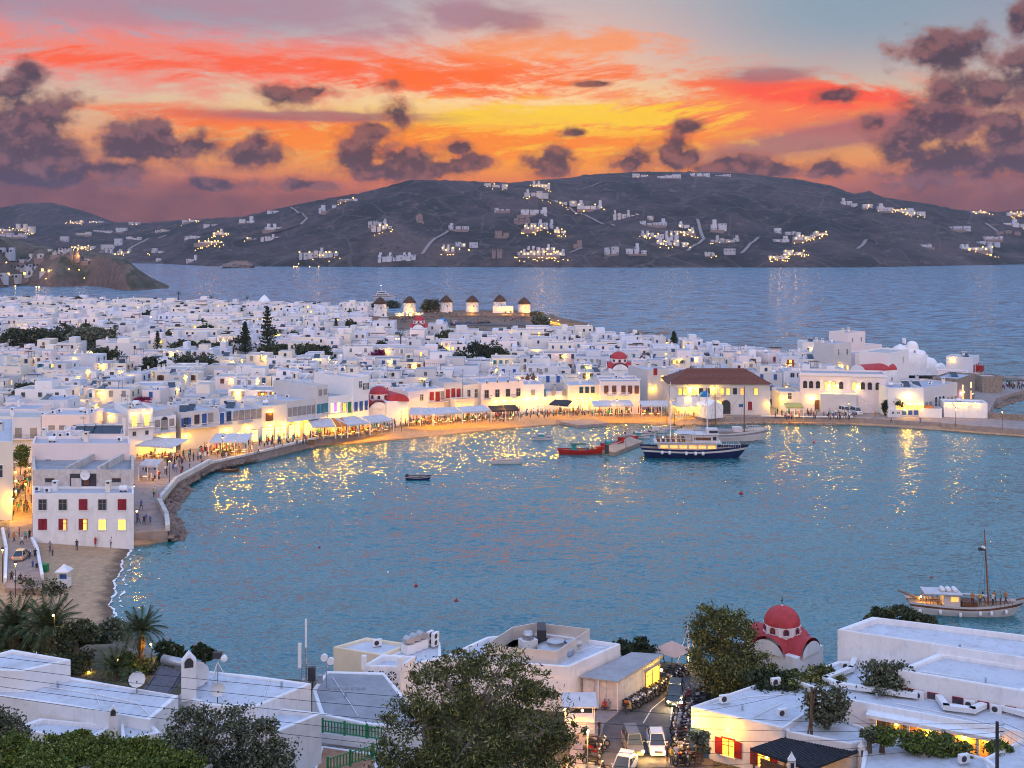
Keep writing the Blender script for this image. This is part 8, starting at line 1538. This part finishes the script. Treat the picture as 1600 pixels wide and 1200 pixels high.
def villa(px, py, w, h, k, kind, hf, d0, d1, i):
    r = random.Random(i*7+1); p = hit(px, py, hf, d0, d1, 6)
    if p is None: return
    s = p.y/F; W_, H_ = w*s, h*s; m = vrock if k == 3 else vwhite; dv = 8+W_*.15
    side = 'left' if px < 533 else 'middle' if px < 1066 else 'right'; hgt = 'skyline' if py < 310 else 'upper slope' if py < 350 else 'mid slope' if py < 378 else 'shore'
    o = thing('villa', 'x', 'villa', (p.x, p.y, p.z), group='villas on the far hills'); VG.append((o, px, py, kind, k, side, hgt))
    b = MB(); n = max(1, int(w/r.choice([7, 9, 12]))); xs = -W_/2
    for j in range(n):
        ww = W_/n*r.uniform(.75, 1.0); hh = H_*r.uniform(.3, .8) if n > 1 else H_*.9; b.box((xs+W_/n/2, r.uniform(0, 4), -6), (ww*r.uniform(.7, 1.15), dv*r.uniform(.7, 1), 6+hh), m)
        if r.random() < .5 and h > 7: b.box((xs+W_/n/2+ww*.1, 3, -2), (ww*.5, dv*.5, 2+H_*1.15), m)
        xs += W_/n
    if r.random() < .5: b.box((W_*r.uniform(-.2, .2), -dv*.7, -8), (W_*.85, dv*.3, 7.6), vrock)
    b.obj('wall', o); wm_ = MB(); wm_.box((0, 0, 0), (1.9, .3, 2.0), darkglass); wd_ = cached('vw', lambda: wm_.data('window')); wl_ = MB(); wl_.box((0, 0, 0), (2.4, .3, 2.6), LW); wlit = cached('vl', lambda: wl_.data('window'))
    nw = max(2, int(w/5)) if k != 3 else max(1, int(w/8))
    for j in range(nw):
        lit = (k == 4 and r.random() < .75) or (k == 2 and r.random() < .45) or (k == 1 and r.random() < .2); link('window', wlit if lit else wd_, o, (-W_/2+W_*(j+.5)/nw, -dv*.5-.2, r.choice([.8, H_*.5])))
    if k in (2, 4, 1):
        g = MB()
        for j in range(int(w/(3 if k == 4 else 6 if k == 2 else 14)/(4 if d0 < 1500 else 1))+1):
            xx = r.uniform(-.6, .6)*W_; yy = -dv*.5-r.uniform(2, 26); q = Vector((p.x+xx, p.y+yy)); g.sphere((xx, yy, hf(q.x, q.y)-p.z+2.2), .62, LB, 5, 3)
        g.obj('garden_lights', o)
        if k in (4, 2): 
            point_light('lamp_light', (0, -dv*.5-8, 5), 1800 if k == 4 else 1000, (1, .5, .12), 1.5, o)
LW = mat('villa_window_lit', (.9, .6, .2), .4, .2, emit=1.6, ecol=(1, .62, .16)); LB = mat('villa_lamp', (1, .7, .3), .4, 0, emit=9, ecol=(1, .55, .10)); VG = []
for i, (px, py, w, h, k, kind) in enumerate(VL): villa(px, py+h*.35, w, h, k, kind, hH, 1880, 3300, i)
HL = [(8, 402, 30, 10, 1, 'house'), (35, 414, 34, 12, 0, 'big white house'), (70, 404, 22, 12, 0, 'tall white house'), (92, 402, 18, 8, 0, 'blue-grey house'), (20, 437, 24, 9, 1, 'long low house with dark shutters'), (45, 434, 14, 9, 1, 'pale house'), (25, 424, 40, 6, 1, 'glowing taverna'), (75, 427, 26, 6, 4, 'orange-lit restaurant'), (60, 420, 44, 6, 0, 'long white wall house'), (110, 412, 30, 8, 3, 'brown stone building'), (130, 407, 34, 5, 4, 'orange-lit terrace'), (2, 436, 14, 8, 0, 'house at the frame edge'), (100, 392, 20, 6, 0, 'small white house'), (50, 432, 20, 4, 0, 'low wall')]
for i, (px, py, w, h, k, kind) in enumerate(HL): villa(px, py, w, h, k, kind+' on the left headland', hHead, 1000, 1600, 300+i)
seen = defaultdict(int)
for o, px, py, kind, k, side, hgt in VG:
    if 'headland' in kind: lab = kind if len(kind.split()) >= 4 else kind; hd = True
    else: lab = f"{kind} on the {side} {hgt}" if hgt != 'skyline' else f"{kind} on the {side} skyline"
    seen[lab] += 1
    o['label'] = lab if seen[lab] == 1 else f"{lab}, {ORD[seen[lab]-1]} one"
# masts and tracks
for px, h_, lab in ((1022, 9, 'thin mast on the skyline, leftmost of three'), (1048, 8, 'thin mast on the skyline, middle one'), (1075, 20, 'tallest thin radio mast on the skyline')): p = hit(px, 277, hH, 1900, 3300, 6) or V(px, 272, 2650); b = MB(); b.tube((0, 0, -5), (0, 0, h_*p.y/F+6), 1.0, darkm, .5, 4); tag(b.obj('radio_mast', loc=p), lab, 'mast')
def track(label, pts, w=5):
    q = [hit(x, y, hH, 1900, 3300, 6) for x, y in pts]; q = [p for p in q if p]; b = MB()
    for a, c in zip(q, q[1:]):
        for s in range(8):
            u, v = a.lerp(c, s/8), a.lerp(c, (s+1)/8); u.z, v.z = hH(u.x, u.y)+1.5, hH(v.x, v.y)+1.5; d = (v-u); n = Vector((-d.y, d.x, 0)).normalized()*w/2; b.add([u-n, v-n, v+n, u+n], [(0, 3, 2, 1)], trk)
    if b.v: tag(b.obj('dirt_track'), kind='structure')
trk = mat('track_dust', (.26, .22, .20), .95, .1)
for pts in (((1158, 404), (1185, 372)), ((1075, 393), (1100, 375), (1090, 345)), ((455, 325), (480, 342), (470, 352), (420, 366)), ((910, 296), (960, 284)), ((890, 326), (930, 345), (960, 355)), ((1340, 390), (1352, 378), (1370, 377)), ((660, 398), (700, 362)), ((890, 405), (910, 388)), ((1540, 350), (1560, 365)), ((200, 392), (260, 368))): track('', pts, 6)
# ------------------------------------------------------------------ cars
tyre = mat('tyre', (.02, .02, .02), .9, .2); headl = mat('headlight_lit', (1, .9, .7), .3, 0, emit=14, ecol=(1, .86, .55)); taill = mat('tail_light', (.6, .02, .02), .3, 0, emit=2.5, ecol=(1, .08, .03)); plate = mat('plate', (.6, .6, .6), .5, .05)
def car_proto(L, W, H, m, suv=0.0, lights=1, boxy=False):
    """nose towards -y"""
    o = thing('car', 'x', 'car'); hb = H*.56; g = .22; b = MB(); st = [(-L/2, .52, .62), (-L/2+.12, .56, .86), (-L*.28, .80, .97), (-L*.20, .84, 1), (L*.30, .86, 1), (L/2-.1, .80, .95), (L/2, .58, .88)]
    vs = []
    for y, zt, w in st:
        for x, z in ((-W/2*w, g), (-W/2*w*1.02, hb*.62), (-W/2*w*.93, hb*zt*1.15), (W/2*w*.93, hb*zt*1.15), (W/2*w*1.02, hb*.62), (W/2*w, g)): vs.append((x, y, z))
    n = len(st); b.add(vs, [(i*6+j, (i+1)*6+j, (i+1)*6+(j+1) % 6, i*6+(j+1) % 6) for i in range(n-1) for j in range(6)]+[tuple(range(6)), tuple(range(n*6-1, n*6-7, -1))], m); ob = b.obj('body', o); md = ob.modifiers.new('soft', 'BEVEL'); md.width = .06; md.segments = 2
    y0, y1 = -L*.28, L*.45; t0, t1 = (-L*.05, L*.28) if not boxy else (-L*.16, L*.42); zb, zt = hb*.95, H; c = MB(); w0, w1 = W*.44, W*.33
    c.add([(-w0, y0, zb), (w0, y0, zb), (w0, y1, zb), (-w0, y1, zb), (-w1, t0, zt), (w1, t0, zt), (w1, t1, zt), (-w1, t1, zt)], [(0, 1, 5, 4), (1, 2, 6, 5), (2, 3, 7, 6), (3, 0, 4, 7)], darkglass); c.obj('windows', o)
    r = MB(); r.box((0, (t0+t1)/2, zt-.03), (w1*2.04, t1-t0+.06, .07), m)
    for (a, d) in (((-w0, y0, zb), (-w1, t0, zt)), ((w0, y0, zb), (w1, t0, zt)), ((w0, y1, zb), (w1, t1, zt)), ((-w0, y1, zb), (-w1, t1, zt)), ((-w0, (y0+y1)/2, zb), (-w1, (t0+t1)/2, zt)), ((w0, (y0+y1)/2, zb), (w1, (t0+t1)/2, zt))): r.tube(a, d, .05, m, n=4)
    r.obj('roof', o); rw = H*.21; wm_ = MB(); wm_.tube((-.1, 0, 0), (.1, 0, 0), rw, tyre, n=16); wm_.tube((-.115, 0, 0), (.115, 0, 0), rw*.6, metal, n=10); me = wm_.data('wheel')
    for x in (-W/2+.1, W/2-.1):
        for y in (-L*.31, L*.30): link('wheel', me, o, (x, y, rw))
    h = MB(); h.lathe((0, 0, 0), [(.14, 0)], whitep, 8); h.sphere((0, 0, 0), .13, headl if lights else whitep, 8, 5); hm = h.data('headlight')
    for x in (-W*.34, W*.34): link('headlight', hm, o, (x, -L/2-.0, hb*.66))
    t = MB(); t.box((0, 0, 0), (.25, .08, .16), taill); tm = t.data('tail_light'); [link('tail_light', tm, o, (x, L/2-.02, hb*.72)) for x in (-W*.38, W*.38)]
    q = MB(); q.box((0, 0, 0), (.5, .04, .12), plate); link('number_plate', q.data('number_plate'), o, (0, -L/2-.02, .38)); q = MB(); q.box((0, 0, 0), (W*.45, .05, .14), darkm); link('grille', q.data('grille'), o, (0, -L/2-.01, hb*.60))
    for x in (-W*.53, W*.53): q = MB(); q.box((0, 0, 0), (.16, .12, .12), m); link('mirror', q.data('mirror'), o, (x, -L*.19, hb*1.05))
    return o
cwhite = mat('car_white', (.65, .65, .66), .3, .03, spec=.6); cdark = mat('car_dark_green', (.012, .022, .022), .2, .1, spec=.7); cbeige = mat('car_beige', (.50, .40, .26), .35, .05); cgrey = mat('car_grey', (.15, .15, .16), .3, .1); cblack = mat('car_black', (.015, .015, .017), .25, .1); cblue = mat('car_blue', (.03, .07, .18), .3, .1)
def putcar(o, label, loc, rz): o['label'] = label; o.location = loc; o.rotation_euler = (0, 0, rz); o.scale = (.92, .95, .90); return o
o = putcar(car_proto(4.7, 1.9, 1.75, cdark), 'dark green estate car driving towards us with dazzling headlights', G(1055, 1092, 2.84), -.18)
for s in (-.6, .6): l = point_light('headlight_beam', (s, -2.7, .75), 90, (1, .75, .35), .1, o)
o = putcar(car_proto(4.3, 1.75, 1.5, cwhite), 'white hatchback beside the small dark off-roader on the road', G(1026, 1168, 2.84), -.05)
for s in (-.6, .6): point_light('headlight_beam', (s, -2.6, .6), 60, (1, .55, .15), .1, o)
o = putcar(car_proto(3.9, 1.7, 1.75, cgrey, boxy=True), 'small dark off-roader with yellow headlights', G(989, 1170, 2.84), .08)
for s in (-.6, .6): point_light('headlight_beam', (s, -2.4, .7), 90, (1, .60, .12), .1, o)
putcar(car_proto(4.2, 1.75, 1.55, cwhite, lights=0), 'white car cut off by the bottom edge of the picture', G(975, 1206, 2.84), -.35)
o = car_proto(3.8, 1.7, 1.5, cbeige, lights=0); p = G(34, 872, 1.6); putcar(o, 'beige car with glowing tail lights on the street above the beach', (p.x, p.y, 1.58), math.pi+.05)
for k, (px, py, m, lab) in enumerate(((1320, 646, cwhite, 'white van, left one of two parked on the square'), (1338, 647, cwhite, 'white van, right one of two parked on the square'), (1302, 643, cblack, 'dark car parked below the arched windows'))): o = car_proto(4.6 if m is cwhite else 4.0, 1.9, 2.1 if m is cwhite else 1.4, m, lights=0, boxy=m is cwhite); putcar(o, lab, G(px, py, 1.73), [.3, .2, 1.3][k])
cp = bpy.data.objects['car_park'].location.z+.02
for k, (px, d_, m, lab) in enumerate(((712, 545, cwhite, 'white car, leftmost in the windmill car park'), (722, 546, cgrey, 'grey car second from the left in the windmill car park'), (732, 545, cblue, 'blue car in the windmill car park'), (741, 546, cgrey, 'grey car right of the blue one in the windmill car park'), (752, 545, cblack, 'black car in the middle of the windmill car park'), (762, 546, cblack, 'black car farthest right in the windmill car park'), (705, 537, cblack, 'black car in the front row left of the windmill car park'), (715, 536, cblue, 'blue car in the front row of the windmill car park'))): p = V(px, 510, d_); o = car_proto(4.2, 1.8, 1.5, m, lights=0); putcar(o, lab, (p.x, p.y, cp), 1.4+k*.1); o['group'] = 'cars parked on the windmill hill'
# ------------------------------------------------------------------ scooters and motorbikes
bikem = mat('bike_paint', (1, 1, 1), .3, .05, objcol=True, spec=.6); seatm = mat('bike_seat', (.02, .02, .02), .6, .1)
def bike_proto(kind):
    o = thing('motorbike', 'x', 'motorbike'); w = MB(); n = 14; R0 = .30 if kind else .24
    for r0, r1, hw, m in ((R0*.68, R0, .06, tyre), (R0*.15, R0*.66, .03, metal)):
        vs = []
        for k in range(n):
            a = k*2*math.pi/n
            for x, r in ((-hw, r0), (-hw, r1), (hw, r1), (hw, r0)): vs.append((x, math.cos(a)*r, math.sin(a)*r))
        w.add(vs, [(4*k+j, 4*k+(j+1) % 4, 4*((k+1) % n)+(j+1) % 4, 4*((k+1) % n)+j) for k in range(n) for j in range(4)], m)
    me = w.data('wheel'); Lb = .66 if kind else .58; link('wheel', me, o, (0, -Lb, R0)); link('wheel', me, o, (0, Lb, R0)); b = MB()
    if kind: # motorbike
        b.box((0, -.05, .30), (.26, .50, .35), darkm); b.lathe((0, -.15, .68), [(.05, -.08), (.17, 0), (.16, .14), (.04, .22)], bikem, 10, sy=1.6); b.box((0, .55, .72), (.16, .35, .12), bikem); b.tube((.14, .1, .25), (.16, .75, .38), .05, metal, n=6)
    else: # scooter
        b.box((0, 0, .18), (.30, .75, .10), bikem); b.box((0, .42, .28), (.34, .55, .40), bikem); b.add([(-.2, -.38, .2), (.2, -.38, .2), (.15, -.50, .85), (-.15, -.50, .85), (-.2, -.33, .2), (.2, -.33, .2), (.15, -.44, .85), (-.15, -.44, .85)], [(0, 1, 2, 3), (7, 6, 5, 4), (0, 4, 5, 1), (1, 5, 6, 2), (2, 6, 7, 3), (3, 7, 4, 0)], bikem)
    b.obj('body', o); s = MB(); s.box((0, .32, .72 if not kind else .74), (.24, .62, .09), seatm); s.obj('seat', o); h = MB(); h.tube((-.34, -.42, .98), (.34, -.42, .98), .02, darkm, n=5); h.tube((0, -Lb, R0), (0, -.42, .98), .04, metal, n=6); [h.tube((x, -.42, .98), (x*1.1, -.46, 1.2), .012, darkm, n=3) for x in (-.26, .26)]; [h.box((x*1.1, -.46, 1.18), (.10, .03, .07), darkm) for x in (-.26, .26)]; h.obj('handlebar', o)
    l = MB(); l.sphere((0, -.56, .80 if kind else .86), .09, whitep, 7, 5); l.obj('headlight', o)
    if not kind: t = MB(); t.box((0, .72, .72), (.32, .3, .3), darkm); t.obj('top_box', o)
    return o
BP = [bike_proto(0), bike_proto(1)]; bu = [0, 0]; BC = [('black', (.02, .02, .02)), ('black', (.03, .03, .03)), ('red', (.35, .02, .015)), ('silver', (.3, .3, .32)), ('navy', (.02, .04, .12)), ('white', (.6, .6, .6)), ('orange', (.5, .12, .02)), ('grey', (.1, .1, .11))]; br = random.Random(4); NB = defaultdict(int)
def bikes(pts, n, jx, rz, where, z=2.84):
    for k in range(n):
        t = k/(n-1)*(len(pts)-1); i = min(int(t), len(pts)-2); u = t-i; px = pts[i][0]*(1-u)+pts[i+1][0]*u; py = pts[i][1]*(1-u)+pts[i+1][1]*u; p = G(px+br.uniform(-jx, jx), py, z); kd = 1 if br.random() < .45 else 0; cn, cc = br.choice(BC); NB[(where, cn, kd)] += 1; q = NB[(where, cn, kd)]
        lab = f"{cn} {'motorbike' if kd else 'scooter'} {where}, {ORD[q-1]} such"
        if not bu[kd]: o = BP[kd]; o.location = p; o.rotation_euler = (0, 0, rz+br.uniform(-.2, .2)); bu[kd] = 1; o['label'] = lab; o['group'] = 'two-wheelers parked along the road'; [setattr(c, 'color', (*cc, 1)) for c in o.children]
        else: copy_tree(BP[kd], p, rz+br.uniform(-.2, .2), lab, 'two-wheelers parked along the road', (*cc, 1))
bikes([(978, 1108), (1002, 1096), (1020, 1084), (1042, 1068), (1062, 1053)], 20, 3, .9, 'in the long row along the shed')
bikes([(1068, 1196), (1064, 1160), (1065, 1130), (1073, 1100), (1084, 1088)], 26, 4, -1.3, 'in the outer row beside the blue sign')
bikes([(1082, 1196), (1080, 1160), (1080, 1130), (1088, 1105), (1098, 1082)], 22, 4, -1.3, 'in the inner row against the house wall')
bikes([(930, 1204), (925, 1180), (932, 1165)], 6, 5, 1.3, 'under the big tree at the roadside')
# ------------------------------------------------------------------ the evening air
hz = bpy.data.materials.new('evening_haze'); hz.use_nodes = True; t = hz.node_tree; t.nodes.clear(); v = t.nodes.new('ShaderNodeVolumePrincipled'); v.inputs['Density'].default_value = .00006; v.inputs['Color'].default_value = (.60, .74, 1, 1); v.inputs['Anisotropy'].default_value = .2
mo = t.nodes.new('ShaderNodeOutputMaterial'); t.links.new(v.outputs[0], mo.inputs['Volume'])
b = MB(); b.box((0, 1650, -6), (4600, 4000, 234), hz); tag(b.obj('haze'), 'thin blue evening haze over bay and hills', 'haze', kind='stuff')
